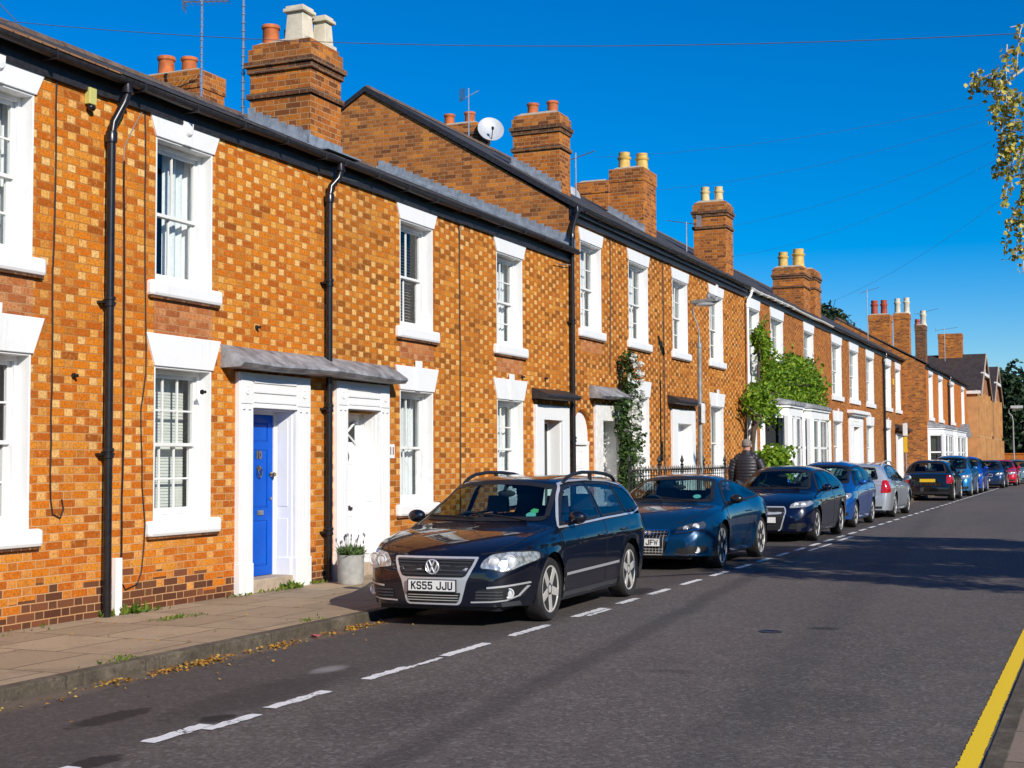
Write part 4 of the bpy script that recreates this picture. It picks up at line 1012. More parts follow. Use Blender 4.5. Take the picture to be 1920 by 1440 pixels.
chimney(d1, -10.5, -9.9, 86.6, 87.5, 6.9, 9.7, [(-10.05, 87, 'tall', .2, .9, 'cream'), (-10.4, 87.0, 'tall', .16, .4, 'terracotta_red')], mat='brick_soot', bands=False)

XE = -7.64
e1 = thing('gabled_house', 'tan stone house with twin gables and dark tiled roof closing the street', 'house', (XE, 104, .1), 0, None)
mb = MB(); wall_front(mb, XE, 93.9, 115.2, -.05, 6.05, [(97, 98.2, 3.5, 5.6), (101.4, 102.6, 3.5, 5.6), (109.5, 110.6, 3.5, 5.6), (97, 98.2, .9, 2.8), (101.4, 102.6, .9, 2.8), (105.6, 106.9, -.05, 2.6), (110, 111.4, .9, 2.8)])
mb.quad((XE, 93.9, -.05), (-16, 93.9, -.05), (-16, 93.9, 6.05), (XE, 93.9, 6.05)); mb.quad((XE, 115.2, -.05), (-16, 115.2, -.05), (-16, 115.2, 6.05), (XE, 115.2, 6.05))
wobj('wall', mb, M['stone_tan'], e1, fix=False)
k = MB(); k.box(XE, XE + .08, 93.9, 115.3, 3.02, 3.2)
for yy in (94.1, 96.4, 98.6, 100.8, 103, 105, 107.4, 109, 111.8, 114.6): k.box(XE, XE + .24, yy, yy + .45, -.05, 3.0); k.box(XE, XE + .16, yy, yy + .38, 3.21, 6.0)
wobj('stone_pier', k, M['stone_tan'], e1)
k = MB()
for a, b, c, d in [(97, 98.2, 3.5, 5.6), (101.4, 102.6, 3.5, 5.6), (109.5, 110.6, 3.5, 5.6), (97, 98.2, .9, 2.8), (101.4, 102.6, .9, 2.8), (110, 111.4, .9, 2.8)]: k.box(XE - .16, XE - .12, a, b, c, d)
wobj('pane', k, M['privacy'], e1)
k = MB(); k.box(XE - .2, XE - .14, 105.6, 106.9, .1, 2.6); wobj('door', k, M['tan_dark'], e1)
def gable(root, X, yc, half, ze, zr, over):
    g = MB(); g.prism([(X + .02, yc - half, ze - .1), (X + .02, yc, zr - .12), (X + .02, yc + half, ze - .1)], (-.25, 0, 0)); wobj('gable_panel', g, M['terra_tile'], root)
    r_ = MB(); r_.prism([(X + over, yc - half - .4, ze - .3), (X + over, yc, zr + .02), (X + over, yc + half + .4, ze - .3), (X + over, yc + half + .4, ze - .42), (X + over, yc, zr - .12), (X + over, yc - half - .4, ze - .42)], (-10, 0, 0)); ro = wobj('roof', r_, M['slate_brown'], root)
    b = MB()
    for s in (-1, 1): b.prism([(X + over + .001, yc, zr + .0), (X + over + .001, yc + s * (half + .42), ze - .34), (X + over + .001, yc + s * (half + .42), ze - .52), (X + over + .001, yc, zr - .22)], (.06, 0, 0))
    wobj('bargeboard', b, M['barge'], ro)
    c = MB(); c.box(X + .03, X + over + .05, yc - half * .55, yc + half * .55, ze + (zr - ze) * .40, ze + (zr - ze) * .40 + .2); c.box(X + .03, X + over - .05, yc - .12, yc + .12, ze + (zr - ze) * .4, zr - .2); wobj('collar_beam', c, M['white_old'], root)
M['barge'] = simple('cream_brown_bargeboard', (.46, .36, .26), .7, var=.2, scale=3)
M['terra_tile'] = simple('hung_tile', (.30, .12, .055), .85, var=.3, scale=3, bump=.3)
gable(e1, XE, 99.6, 4.2, 6.15, 8.75, .2); gable(e1, XE, 111.0, 3.9, 6.15, 8.55, .2)
k = MB(); k.box(-16, XE + .25, 93.7, 93.95, 5.8, 6.0); wobj('eaves_board', k, M['white_old'], e1)
r_ = MB(); r_.prism([(XE, 93.9, 6.0), (XE - 4, 93.9, 8.3), (XE - 8, 93.9, 6.0)], (0, 21.3, 0)); wobj('rear_roof', r_, M['slate_brown'], e1)
chimney(e1, -10.5, -8.95, 99.2, 100.2, 7.8, 10.2, [], bands=False, cap=False)
k = MB(); k.tube([(XE + .15, 105.2, 5.9), (XE + .15, 105.2, .1)], .06, 8); wobj('downpipe', k, M['tan_dark'], e1)

# door hoods
canopy('grey lead hood shared by the blue and white front doors', FX, 13.47, 17.56, 3.03, 2.76, .32, M['lead'])
canopy('black lead hood over the dark doorway beside the tall gable', FX, 22.95, 24.66, 2.97, 2.77, .32, M['black_old'])
canopy('grey lead hood beside the climbing rose', FX, 25.95, 28.2, 3.16, 2.90, .30, M['lead'])
canopy('small dark hood over the white panelled door near the lamp post', FX, 31.3, 33.55, 3.18, 2.98, .30, M['black_old'])
canopy('small slate hood over the end door of the row', FX, 69.2, 71.85, 3.35, 3.0, .5, M['slate_brown'])

# far garden wall at the bend
g = MB(); g.box(-9.5, -5.9, 117.6, 118, -.05, 1.95); g.box(-9.55, -5.85, 117.55, 118.05, 1.95, 2.05)
tag(obj('garden_wall', g, M['brick_plain']), 'low brick garden wall at the far end of the street', 'wall')

# ================================================================== CARS
def pchip(pts):
    """monotone cubic through (y, value) points, clamped at the ends"""
    pts = sorted(pts); X = [p[0] for p in pts]; Y = [p[1] for p in pts]; n_ = len(X)
    h = [X[i + 1] - X[i] for i in range(n_ - 1)]; d = [(Y[i + 1] - Y[i]) / h[i] for i in range(n_ - 1)]
    m = [0.] * n_
    for i in range(1, n_ - 1):
        if d[i - 1] * d[i] > 0:
            w1, w2 = 2 * h[i] + h[i - 1], h[i] + 2 * h[i - 1]; m[i] = (w1 + w2) / (w1 / d[i - 1] + w2 / d[i])
    m[0], m[-1] = d[0], d[-1]
    def f(x):
        if x <= X[0]: return Y[0]
        if x >= X[-1]: return Y[-1]
        i = max(k for k in range(n_ - 1) if X[k] <= x); t = (x - X[i]) / h[i]
        return (Y[i] * (1 + 2 * t) * (1 - t) ** 2 + h[i] * m[i] * t * (1 - t) ** 2 + Y[i + 1] * t * t * (3 - 2 * t) + h[i] * m[i + 1] * t * t * (t - 1))
    return f

def smoothpoly(P, r=.03, k=4):
    """round the corners of a closed polygon"""
    out = []; n_ = len(P)
    for i in range(n_):
        a, b, c = Vector(P[i - 1]), Vector(P[i]), Vector(P[(i + 1) % n_])
        u = a - b; v = c - b; rr = min(r, u.length * .45, v.length * .45)
        p, q = b + u.normalized() * rr, b + v.normalized() * rr
        for j in range(k + 1):
            t = j / k; s = p.lerp(b, t).lerp(b.lerp(q, t), t); out.append((s.x, s.y))
    return out

def inset(P, d):
    """offset a closed polygon inwards by d"""
    n_ = len(P); A = sum(P[i][0] * P[(i + 1) % n_][1] - P[(i + 1) % n_][0] * P[i][1] for i in range(n_)); sg = 1 if A > 0 else -1
    out = []
    for i in range(n_):
        a, b, c = Vector(P[i - 1]), Vector(P[i]), Vector(P[(i + 1) % n_])
        u = (b - a); v = (c - b)
        if u.length < 1e-9 or v.length < 1e-9: out.append((b.x, b.y)); continue
        u.normalize(); v.normalize(); n1 = Vector((-u.y, u.x)) * sg; n2 = Vector((-v.y, v.x)) * sg; m = n1 + n2
        m = m / max(.35, m.length_squared) * 2 if m.length > 1e-6 else n1
        out.append((b.x + m.x * d, b.y + m.y * d))
    return out

def inside(P, x, y):
    c = False; n_ = len(P)
    for i in range(n_):
        x1, y1 = P[i]; x2, y2 = P[i - 1]
        if (y1 > y) != (y2 > y) and x < (x2 - x1) * (y - y1) / (y2 - y1) + x1: c = not c
    return c
def edge_dist(P, x, y):
    m = 9; p = Vector((x, y))
    for i in range(len(P)):
        a = Vector(P[i - 1]); b = Vector(P[i]); ab = b - a; L = ab.length_squared
        t = 0 if L < 1e-12 else max(0, min(1, (p - a).dot(ab) / L)); m = min(m, (p - (a + ab * t)).length)
    return m

class Car:
    """body lofted from side and plan curves; +y is the front, origin on the ground midway between the axles"""
    def __init__(s, S, name, label, loc, rz, group, scale=1.0, cat='car'):
        s.S = S; s.root = thing(name, label, cat, loc, rz, group)
        s.root.scale = (scale, scale, scale)
        s.zc = pchip(S['top']); s.zs = pchip(S['belt']); s.W = S['W'] / 2
        s.yf, s.yr = S['wb'] / 2 + S['fo'], -S['wb'] / 2 - S['ro']
        s.r = S['r']; s.Ra = s.r + S.get('arch', .055); s.ax = (S['wb'] / 2, -S['wb'] / 2)
        s.build()
    def plan(s, y):
        S = s.S; w = s.W
        d = s.yf - y; df = S.get('nose', .55)
        if d < df: e = S.get('nosew', .66); w *= e + (1 - e) * (1 - (1 - max(d, 0) / df) ** 2.6) ** (1 / 2.2)
        d = y - s.yr; dr = S.get('tail', .42)
        if d < dr: e = S.get('tailw', .78); w *= e + (1 - e) * (1 - (1 - max(d, 0) / dr) ** 2.6) ** (1 / 2.4)
        if S.get('hips'):
            for ya in s.ax: w += S['hips'] * math.exp(-((y - ya) / .42) ** 2)
        return w
    def low(s, y):
        S = s.S; z = S.get('sill', .20)
        d = min(s.yf - y, y - s.yr)
        if d < .5: z += (S.get('lip', .22) - z) * (1 - d / .5)
        for ya in s.ax:
            t = abs(y - ya)
            if t < s.Ra: z = max(z, s.r + math.sqrt(s.Ra ** 2 - t * t))
        return z
    def side_x(s, y, z):
        zs = s.zs(y); z0 = s.S.get('sill', .2); q = (z - z0) / (zs - z0); w = s.plan(y)
        k = s.S.get('waist', .72)
        f = 1 - .07 * ((k - q) / k) ** 2 if q < k else 1 - .06 * ((q - k) / (1 - k)) ** 1.6
        L = s.S.get('crease')
        if L: f += .011 * math.exp(-((z - L) / .028) ** 2) * (1 if z < L else 1)
        arch = 0
        for ya in s.ax:
            rr = math.hypot(y - ya, z - s.r)
            if rr < s.Ra + .12: arch = max(arch, 1 - (rr - s.Ra) / .12)
        return w * f + .012 * min(1, max(0, arch)) ** 1.5
    def build(s):
        S = s.S; paint = S['paint']
        ys = set()
        k = int((s.yf - s.yr) / .045)
        for i in range(k + 1): ys.add(round(s.yr + (s.yf - s.yr) * i / k, 4))
        for i in range(14):
            t = .3 * (i / 14) ** 2.2; ys.add(round(s.yf - t, 4)); ys.add(round(s.yr + t, 4))
        for ya in s.ax:
            for i in range(25): ys.add(round(ya + s.Ra * math.cos(PI * i / 24) * .99999, 5))
            ys.add(round(ya + s.Ra + .002, 5)); ys.add(round(ya - s.Ra - .002, 5))
        ys = sorted(ys); yy = [ys[0]]
        for y in ys[1:]:
            if y - yy[-1] > .0015: yy.append(y)
        ys = yy; nl, nu = 16, 20
        rows = []
        for y in ys:
            zb, zs, zc = s.low(y), s.zs(y), s.zc(y); zs = min(zs, zc - .012); h = zc - zs
            pr = []
            for i in range(nl):
                z = zb + (zs - zb) * i / nl
                pr.append((s.side_x(y, z), z))
            wb_ = s.side_x(y, zs); g = max(0, min(1, (h - .10) / .32)); p = 2.3 + S.get('boxy', 1.9) * g; lean = .03 + S.get('lean', .235) * g
            for i in range(nu + 1):
                th = PI / 2 * i / nu
                c_, s_ = max(0, math.cos(th)), math.sin(th)
                x = wb_ * c_ ** (2 / p); z = h * s_ ** (2 / p)
                pr.append((x * (1 - lean * z / max(h, 1e-6)), zs + z))
            rows.append(pr)
        m = len(rows[0]); vs = []; fs = []
        for y, pr in zip(ys, rows):
            vs += [(x, y, z) for x, z in pr] + [(-x, y, z) for x, z in pr[:-1]]
        K = 2 * m - 1
        R_ = lambda i, j: i * K + j; Lf = lambda i, j: i * K + (m + j if j < m - 1 else m - 1)
        for i in range(len(ys) - 1):
            for j in range(m - 1):
                fs.append((R_(i, j), R_(i + 1, j), R_(i + 1, j + 1), R_(i, j + 1))); fs.append((Lf(i, j), Lf(i, j + 1), Lf(i + 1, j + 1), Lf(i + 1, j)))
        # rounded end caps
        for end, sg in ((len(ys) - 1, 1), (0, -1)):
            pr = rows[end]; nc = 10; idx = []
            for j in range(m):
                x, z = pr[j]; row = [R_(end, j)]
                for c in range(1, nc):
                    u = 1 - 2 * c / nc; vs.append((x * u, ys[end] + sg * S.get('bulge', .05) * (1 - u * u) * min(1, x / (rows[end][2][0] + 1e-6)), z)); row.append(len(vs) - 1)
                row.append(Lf(end, j)); idx.append(row)
            for j in range(m - 1):
                for c in range(nc):
                    q = (idx[j][c], idx[j][c + 1], idx[j + 1][c + 1], idx[j + 1][c]); q = q if sg > 0 else q[::-1]
                    q = tuple(dict.fromkeys(q))
                    if len(q) > 2: fs.append(q)
        s.bvh = BVHTree.FromPolygons([Vector(v) for v in vs], fs)
        # window openings
        holes = []
        for kind, P in S['glass']:
            holes.append((kind, P))
        keep = []
        for f in fs:
            c = sum((Vector(vs[i]) for i in f), Vector()) / len(f); drop = False
            for kind, P in holes:
                if kind == 'side': u, v = c.y, c.z; ok = c.z > s.zs(c.y) - .05 and abs(c.x) > .3
                elif kind == 'front': u, v = c.x, c.z; ok = c.y > S.get('mid', 0) and c.z > .85 * S.get('gscale', 1)
                else: u, v = c.x, c.z; ok = c.y < S.get('mid', 0) - .3 and c.z > .8 * S.get('gscale', 1)
                if ok and inside(P, u, v) and edge_dist(P, u, v) > .028: drop = True; break
            if not drop: keep.append(f)
        b = MB(); b.v = vs; b.f = keep
        s.body = obj('body', b, paint, s.root, smooth='full')
        s.body.data.set_sharp_from_angle(angle=RAD(50))
    # ---- projection of flat outlines onto the body
    def hit(s, kind, u, v, sg=1):
        if kind == 'side': o, d = Vector((3 * sg, u, v)), Vector((-sg, 0, 0))
        elif kind == 'front': o, d = Vector((u, 5, v)), Vector((0, -1, 0))
        elif kind == 'rear': o, d = Vector((u, -5, v)), Vector((0, 1, 0))
        else: o, d = Vector((u, v, 4)), Vector((0, 0, -1))
        p, n_, i, _ = s.bvh.ray_cast(o, d)
        if p is None: return None
        if n_.dot(d) > 0: n_ = -n_
        return p, n_
    def patch(s, name, kind, P, mat, off=.004, sg=1, step=.05, parent=None, clip=None):
        bm = bmesh.new(); vv = [bm.verts.new((x, y, 0)) for x, y in P]
        try: bm.faces.new(vv)
        except ValueError: bm.free(); return None
        bmesh.ops.triangulate(bm, faces=bm.faces[:])
        xs = [p[0] for p in P]; ys_ = [p[1] for p in P]
        for ax, lo, hi in ((0, min(xs), max(xs)), (1, min(ys_), max(ys_))):
            k = int((hi - lo) / step)
            for i in range(1, k + 1):
                c = lo + (hi - lo) * i / (k + 1); co = [0, 0, 0]; no = [0, 0, 0]; co[ax] = c; no[ax] = 1
                bmesh.ops.bisect_plane(bm, geom=bm.verts[:] + bm.edges[:] + bm.faces[:], dist=1e-6, plane_co=co, plane_no=no)
        vs = []; bad = set()
        last = None
        for v in bm.verts:
            h = s.hit(kind, v.co.x, v.co.y, sg)
            if h is None: bad.add(v.index); vs.append((0, 0, 0)); continue
            p, n_ = h; vs.append(tuple(p + n_ * off))
        bm.verts.index_update()
        fs = []
        for f in bm.faces:
            ids = [v.index for v in f.verts]
            if any(i in bad for i in ids): continue
            a = [Vector(vs[i]) for i in ids]
            if max((a[i] - a[i - 1]).length for i in range(len(a))) > .45: continue
            n_ = (a[1] - a[0]).cross(a[2] - a[0]); d = {'side': Vector((sg, 0, 0)), 'front': Vector((0, 1, 0)), 'rear': Vector((0, -1, 0)), 'top': Vector((0, 0, 1))}[kind]
            fs.append(tuple(ids if n_.dot(d) > 0 else ids[::-1]))
        bm.free()
        b = MB(); b.v = vs; b.f = fs
        if name is None: return b
        return obj(name, b, mat, parent or s.root, smooth='full', fix=False)
    def ribbon(s, b, kind, pts, wd, off, sg=1, closed=False, step=.04):
        """strip of width wd along a polyline of projected points"""
        if closed: pts = list(pts) + [pts[0]]
        Q = []
        for i in range(len(pts) - 1):
            a, c = Vector(pts[i]), Vector(pts[i + 1]); k = max(1, int((c - a).length / step))
            for j in range(k): Q.append(a.lerp(c, j / k))
        Q.append(Vector(pts[-1])); o = len(b.v); n_ = len(Q); good = []
        for i in range(n_):
            if closed: t = Q[(i + 1) % (n_ - 1)] - Q[(i - 1) % (n_ - 1)]
            else: t = Q[min(i + 1, n_ - 1)] - Q[max(i - 1, 0)]
            if t.length < 1e-9: t = Vector((1, 0))
            t.normalize(); nn = Vector((-t.y, t.x)) * wd / 2; row = []
            for e in (1, -1):
                h = s.hit(kind, Q[i].x + nn.x * e, Q[i].y + nn.y * e, sg)
                if h: row.append(tuple(h[0] + h[1] * off))
            if len(row) == 2: good.append(row)
            else: good.append(None)
        idx = []
        for g in good:
            if g is None: idx.append(None); continue
            b.v += g; idx.append(len(b.v) - 2)
        for i in range(len(idx) - 1):
            if idx[i] is None or idx[i + 1] is None: continue
            if (Vector(b.v[idx[i]]) - Vector(b.v[idx[i + 1]])).length > .3: continue
            f = (idx[i], idx[i + 1], idx[i + 1] + 1, idx[i] + 1); a, c, d = (Vector(b.v[f[q]]) for q in range(3))
            n_ = (c - a).cross(d - a); dd = {'side': Vector((sg, 0, 0)), 'front': Vector((0, 1, 0)), 'rear': Vector((0, -1, 0)), 'top': Vector((0, 0, 1))}[kind]
            b.f.append(f if n_.dot(dd) > 0 else f[::-1])
    def mirror_poly(s, P): return [(-x, y) for x, y in P]
    # ---- standard parts
    def glazing(s, tint_rear=False, trim='trim', chrome_side=False):
        for kind, P in s.S['glass']:
            if kind == 'side':
                for sg in (1, -1):
                    cx = sum(p[0] for p in P) / len(P)
                    g = s.patch('side_window', 'side', P, M['privacy'] if tint_rear and cx < s.S.get('mid', 0) - .25 else M['sideglass'], .003, sg)
                    r_ = MB(); s.ribbon(r_, 'side', inset(P, .012), .03, .006, sg, True); obj('window_seal', r_, M['trim'], g, smooth='full', fix=False)
            else:
                nm = 'windscreen' if kind == 'front' else 'rear_window'
                g = s.patch(nm, kind, P, M['carglass'] if kind == 'front' or not tint_rear else M['privacy'], .003)
                r_ = MB(); s.ribbon(r_, kind, inset(P, .018), .044, .006, 1, True); obj('window_seal', r_, M['trim'], g, smooth='full', fix=False)
    def wheels(s, spokes=5, mat='alloy', style='star', rim=None):
        r = s.r; rr = rim or r * .69; tw = s.S.get('tw', .205)
        for ya in s.ax:
            for sg in (1, -1):
                xo = s.plan(ya) * .985 - .01 if not s.S.get('hips') else s.plan(ya) * .965
                x = sg * xo; A = (sg, 0, 0)
                hub = MB(); hub.lathe([(0, -.10), (rr * .72, -.10), (rr * .72, -.085), (0, -.085)], (x, ya, r), A, 20)
                hub.lathe([(r * 1.0, -.35), (r * 1.0, -.12)], (x, ya, r), A, 3) if False else None
                wh = obj('wheel', hub, M['darkmetal'], s.root, smooth=True)
                t = MB(); t.lathe([(rr * .99, -tw + .012), (rr * 1.03, -tw), (r * .93, -tw - .004), (r * .985, -tw + .02), (r, -tw + .05), (r, -.055), (r * .985, -.022), (r * .93, .004), (rr * 1.06, -.001), (rr * .99, -.014)], (x, ya, r), A, 40)
                tg = obj('tyre', t, M['rubber'], wh, smooth=True)
                k = MB(); k.lathe([(rr * .985, -tw + .02), (rr * .93, -tw * .6), (rr * .88, -.07), (rr * .93, -.02), (rr * .96, -.004), (rr * 1.02, -.004), (rr * 1.02, -.02), (rr * .99, -.03)], (x, ya, r), A, 40)
                k.lathe([(rr * .22, -.05), (rr * .22, -.022), (rr * .17, -.012), (0, -.012)], (x, ya, r), A, 18)
                ph = random.uniform(0, 6)
                def rad(a, w0, w1, r0, r1, d0, d1, th=.03):
                    ca, sa = math.cos(a), math.sin(a); P = lambda rr_, w, d: (x + sg * d, ya + ca * rr_ - sa * w, r + sa * rr_ + ca * w)
                    k.add([P(r0, -w0, d0), P(r0, w0, d0), P(r1, w1, d1), P(r1, -w1, d1), P(r0, -w0 * 1.2, d0 - th), P(r0, w0 * 1.2, d0 - th), P(r1, w1 * 1.2, d1 - th), P(r1, -w1 * 1.2, d1 - th)], [(0, 1, 2, 3), (4, 7, 6, 5), (0, 4, 5, 1), (1, 5, 6, 2), (2, 6, 7, 3), (3, 7, 4, 0)])
                for i in range(spokes):
                    a = ph + 2 * PI * i / spokes
                    if style == 'star': rad(a, rr * .20, rr * .15, rr * .1, rr * .97, -.016, -.004)
                    elif style == 'double':
                        for e in (-.11, .11): rad(a + e, rr * .055, rr * .075, rr * .15, rr * .96, -.020, -.008)
                    else: rad(a, rr * .06, rr * .06, rr * .1, rr * .95, -.018, -.010)
                obj('rim', k, M[mat], wh, smooth=True, bevel=.003)
        # liners and floor
        b = MB()
        for ya in s.ax:
            for sg in (1, -1):
                xo = s.plan(ya) - .03; k_ = 20; R2 = s.Ra + .004
                arc = [(ya + R2 * math.cos(PI * i / k_), s.r + R2 * math.sin(PI * i / k_)) for i in range(k_ + 1)] ; arc = [(arc[0][0], .2)] + arc + [(arc[-1][0], .2)]
                for i in range(len(arc) - 1): b.add([(sg * xo, *arc[i]), (sg * xo, *arc[i + 1]), (sg * (xo - .30), *arc[i + 1]), (sg * (xo - .30), *arc[i])], [(0, 1, 2, 3)])
                b.add([(sg * (xo - .3), *p) for p in arc], [tuple(range(len(arc)))])
        w_ = s.W - .34; b.box(-w_, w_, s.yr + .2, s.yf - .2, .19, .24)
        a0, a1 = s.ax
        b.box(-s.W + .07, s.W - .07, a1 + s.Ra + .03, a0 - s.Ra - .03, .17, .235)
        b.box(-s.W * .72, s.W * .72, s.yf - .45, s.yf - .1, .17, .23); b.box(-s.W * .76, s.W * .76, s.yr + .08, s.yr + .4, .19, .26)
        obj('underbody', b, M['trim'], s.root, fix=False)
    def cabin(s, dash, seat, rear=None, wheel_x=-.36):
        """dashboard, steering wheel and seats; wheel_x < 0 is the driver's right when the car faces +y"""
        S = s.S; b = MB(); w_ = s.W - .13; zs = s.zs(dash) - .03
        b.box(-w_, w_, dash - .05, dash + .75, zs - .3, zs - .06); b.box(-w_, w_, dash - .22, dash + .1, zs - .34, zs - .03)
        b.box(wheel_x * -1 - .0 - .2, wheel_x * -1 + .2, dash - .2, dash - .02, zs - .05, zs + .03)
        for sg in (1, -1): b.box(sg * (w_ + .0), sg * (w_ + .03), (rear or seat) - .5, dash + .3, .25, zs - .02)
        b.box(-w_, w_, (rear or seat) - .6, dash + .5, .25, .3)
        obj('dashboard', b, M['interior'], s.root, bevel=.02)
        t = MB(); cx = -wheel_x; R0 = .185; t.tube([(cx + R0 * math.cos(a), dash - .26 + .09 * math.sin(a), zs + .02 + R0 * .86 * math.sin(a)) for a in [2 * PI * i / 24 for i in range(25)]], .014, 8)
        t.tube([(cx - R0, dash - .26, zs + .02), (cx + R0, dash - .26, zs + .02)], .016, 6); t.tube([(cx, dash - .26, zs + .02), (cx, dash - .05, zs - .05)], .03, 8)
        obj('steering_wheel', t, M['interior'], s.root, smooth=True)
        zr = s.zc(seat)
        for x, ys_, hw in [(-.37, seat, .24), (.37, seat, .24)] + ([(-.36, rear, .3), (.36, rear, .3)] if rear else []):
            k = MB(); top = zr - .48
            k.prism([(x - hw, ys_ + .05, .45), (x + hw, ys_ + .05, .45), (x + hw * .82, ys_ - .12, top), (x - hw * .82, ys_ - .12, top)], (0, -.13, -.02))
            k.prism([(x - .13, ys_ - .13, top + .06), (x + .13, ys_ - .13, top + .06), (x + .11, ys_ - .15, top + .25), (x - .11, ys_ - .15, top + .25)], (0, -.10, 0)); k.box(x - hw, x + hw, ys_, ys_ + .5, .3, .5)
            for e in (-.06, .06): k.tube([(x + e, ys_ - .18, top - .02), (x + e, ys_ - .19, top + .08)], .008, 6)
            obj('seat', k, M['seat'], s.root, bevel=.04)
        m = MB(); ym = dash - .38; m.ball((0, ym, s.zc(ym) - .13), .11, .03, .04, 12, 8); m.tube([(0, ym, s.zc(ym) - .13), (0, ym + .05, s.zc(ym) - .05)], .012, 6); obj('rear_view_mirror', m, M['interior'], s.root, smooth=True)
    def mirrors(s, y, z, mat=None, size=1.0):
        for sg in (1, -1):
            h = s.hit('side', y, z, sg); x = abs(h[0].x) if h else s.W
            k = MB(); a = .10 * size
            k.ball((sg * (x + .13), y + .01, z + .055), a * 1.05, a * .72, a * .72, 16, 10); k.tube([(sg * (x - .02), y + .02, z - .01), (sg * (x + .1), y + .02, z + .01)], [.035, .025], 8)
            mo = obj('mirror', k, mat or M['trim'], s.root, smooth=True)
            k = MB(); k.lathe([(0, 0), (a * .62, -.002), (a * .62, -.008)], (sg * (x + .135), y - a * .66, z + .055), (0, -1, 0), 16); obj('mirror_glass', k, M['chrome'], mo, smooth=True)
    def doors(s, polys, handle=True, off=.0025):
        for P, hd in polys:
            for sg in (1, -1):
                b = s.patch(None, 'side', inset(P, -.0), None, .0, sg); seam = MB(); s.ribbon(seam, 'side', P, .016, .0020, sg, True)
                d = s.patch('door', 'side', inset(P, .0062), s.S['paint'], .0030, sg)
                obj('door_seam', seam, M['trim'], d, smooth='full', fix=False)
                if hd:
                    y, z = hd; h = s.hit('side', y, z, sg)
                    if h:
                        k = MB(); x = h[0].x; k.tube([(x - sg * .005, y - .10, z), (x + sg * .028, y - .075, z + .003), (x + sg * .034, y, z + .005), (x + sg * .028, y + .075, z + .004), (x - sg * .005, y + .10, z)], .012, 8); obj('door_handle', k, s.S['paint'], d, smooth=True)
    def seams(s, items):
        for kind, pts in items:
            for sg in ((1, -1) if kind == 'side' else (1,)):
                b = MB(); s.ribbon(b, kind, pts, .013, .0024, sg); obj('panel_gap', b, M['trim'], s.root, smooth='full', fix=False)
    def strip(s, name, kind, pts, wd, mat, off=.007, both=True, parent=None, closed=False):
        for sg in ((1, -1) if kind == 'side' and both else (1,)):
            b = MB(); s.ribbon(b, kind, pts, wd, off, sg, closed); o = obj(name, b, mat, parent or s.root, smooth='full', fix=False)
        return o
    def disc(s, name, kind, u, v, prof, mat, parent=None, n_=24, sg=1, axis=None):
        h = s.hit(kind, u, v, sg)
        if not h: return None
        k = MB(); k.lathe(prof, h[0], axis or h[1], n_); return obj(name, k, mat, parent or s.root, smooth=True)
    def plate(s, txt, front=True, z=.42, w=.52, h=.111, mat='plate_white', y=None, parent=None):
        kind = 'front' if front else 'rear'
        hp = [s.hit(kind, u, z) for u in (-w / 2 + .02, 0, w / 2 - .02)]; yy = (max(q[0].y for q in hp if q) + .006) if front else (min(q[0].y for q in hp if q) - .006)
        if y is not None: yy = y
        sg = 1 if front else -1
        b = MB(); b.box(-w / 2, w / 2, yy - .012 * sg, yy + .004 * sg, z - h / 2, z + h / 2); po = obj('number_plate', b, M[mat], parent or s.root, bevel=.004)
        fr = MB(); e = .006
        for x0, x1, z0, z1 in ((-w / 2 - e, w / 2 + e, z + h / 2, z + h / 2 + e), (-w / 2 - e, w / 2 + e, z - h / 2 - e, z - h / 2), (-w / 2 - e, -w / 2, z - h / 2, z + h / 2), (w / 2, w / 2 + e, z - h / 2, z + h / 2)): fr.box(x0, x1, yy - .012 * sg, yy + .007 * sg, z0, z1)
        obj('plate_frame', fr, M['trim'], po)
        if txt:
            t = plate_text(txt); kx = 1.0
            Mx = Matrix(((-kx * sg, 0, 0, 0), (0, 0, sg, yy + .0052 * sg), (0, 1.0, 0, z), (0, 0, 0, 1)))
            obj('lettering', xform(t, Mx), M['letter'], po)
        return po
    def slats(s, name, kind, x0, x1, zs_, mat, d=.012, off=.004, parent=None, th=.016):
        b = MB()
        for z in zs_:
            a, c = (x0(z), x1(z)) if callable(x0) else (x0, x1); k = max(4, int((c - a) / .06)); pr = []
            for i in range(k + 1):
                x = a + (c - a) * i / k; h = s.hit(kind, x, z)
                if h: pr.append(h[0] + h[1] * off)
            sgn = Vector((0, d if kind == 'front' else -d, 0))
            for i in range(len(pr) - 1):
                p, q = pr[i], pr[i + 1]; u = Vector((0, 0, th / 2)); b.add([p - u, q - u, q + u, p + u, p - u * .6 + sgn, q - u * .6 + sgn, q + u * .2 + sgn, p + u * .2 + sgn], [(0, 1, 5, 4), (4, 5, 6, 7), (7, 6, 2, 3)])
        return obj(name, b, mat, parent or s.root, fix=False)

GLYPH = {'K': [[(0, 0), (0, 1)], [(1, 1), (.06, .45)], [(.32, .62), (1, 0)]], 'S': [[(1, .86), (.84, 1), (.16, 1), (0, .86), (0, .64), (.14, .53), (.86, .47), (1, .36), (1, .14), (.84, 0), (.16, 0), (0, .14)]],
 '5': [[(.95, 1), (.06, 1), (.03, .56), (.8, .58), (1, .44), (1, .15), (.82, 0), (.16, 0), (0, .14)]], 'J': [[(1, 1), (1, .15), (.82, 0), (.2, 0), (0, .16), (0, .3)]], 'U': [[(0, 1), (0, .15), (.18, 0), (.82, 0), (1, .15), (1, 1)]],
 'F': [[(0, 0), (0, 1), (1, 1)], [(0, .52), (.8, .52)]], 'W': [[(-.12, 1), (.2, 0), (.5, .8), (.8, 0), (1.12, 1)]], 'L': [[(0, 1), (0, 0), (1, 0)]], 'V': [[(0, 1), (.5, 0), (1, 1)]], '7': [[(0, 1), (1, 1), (.3, 0)]]}
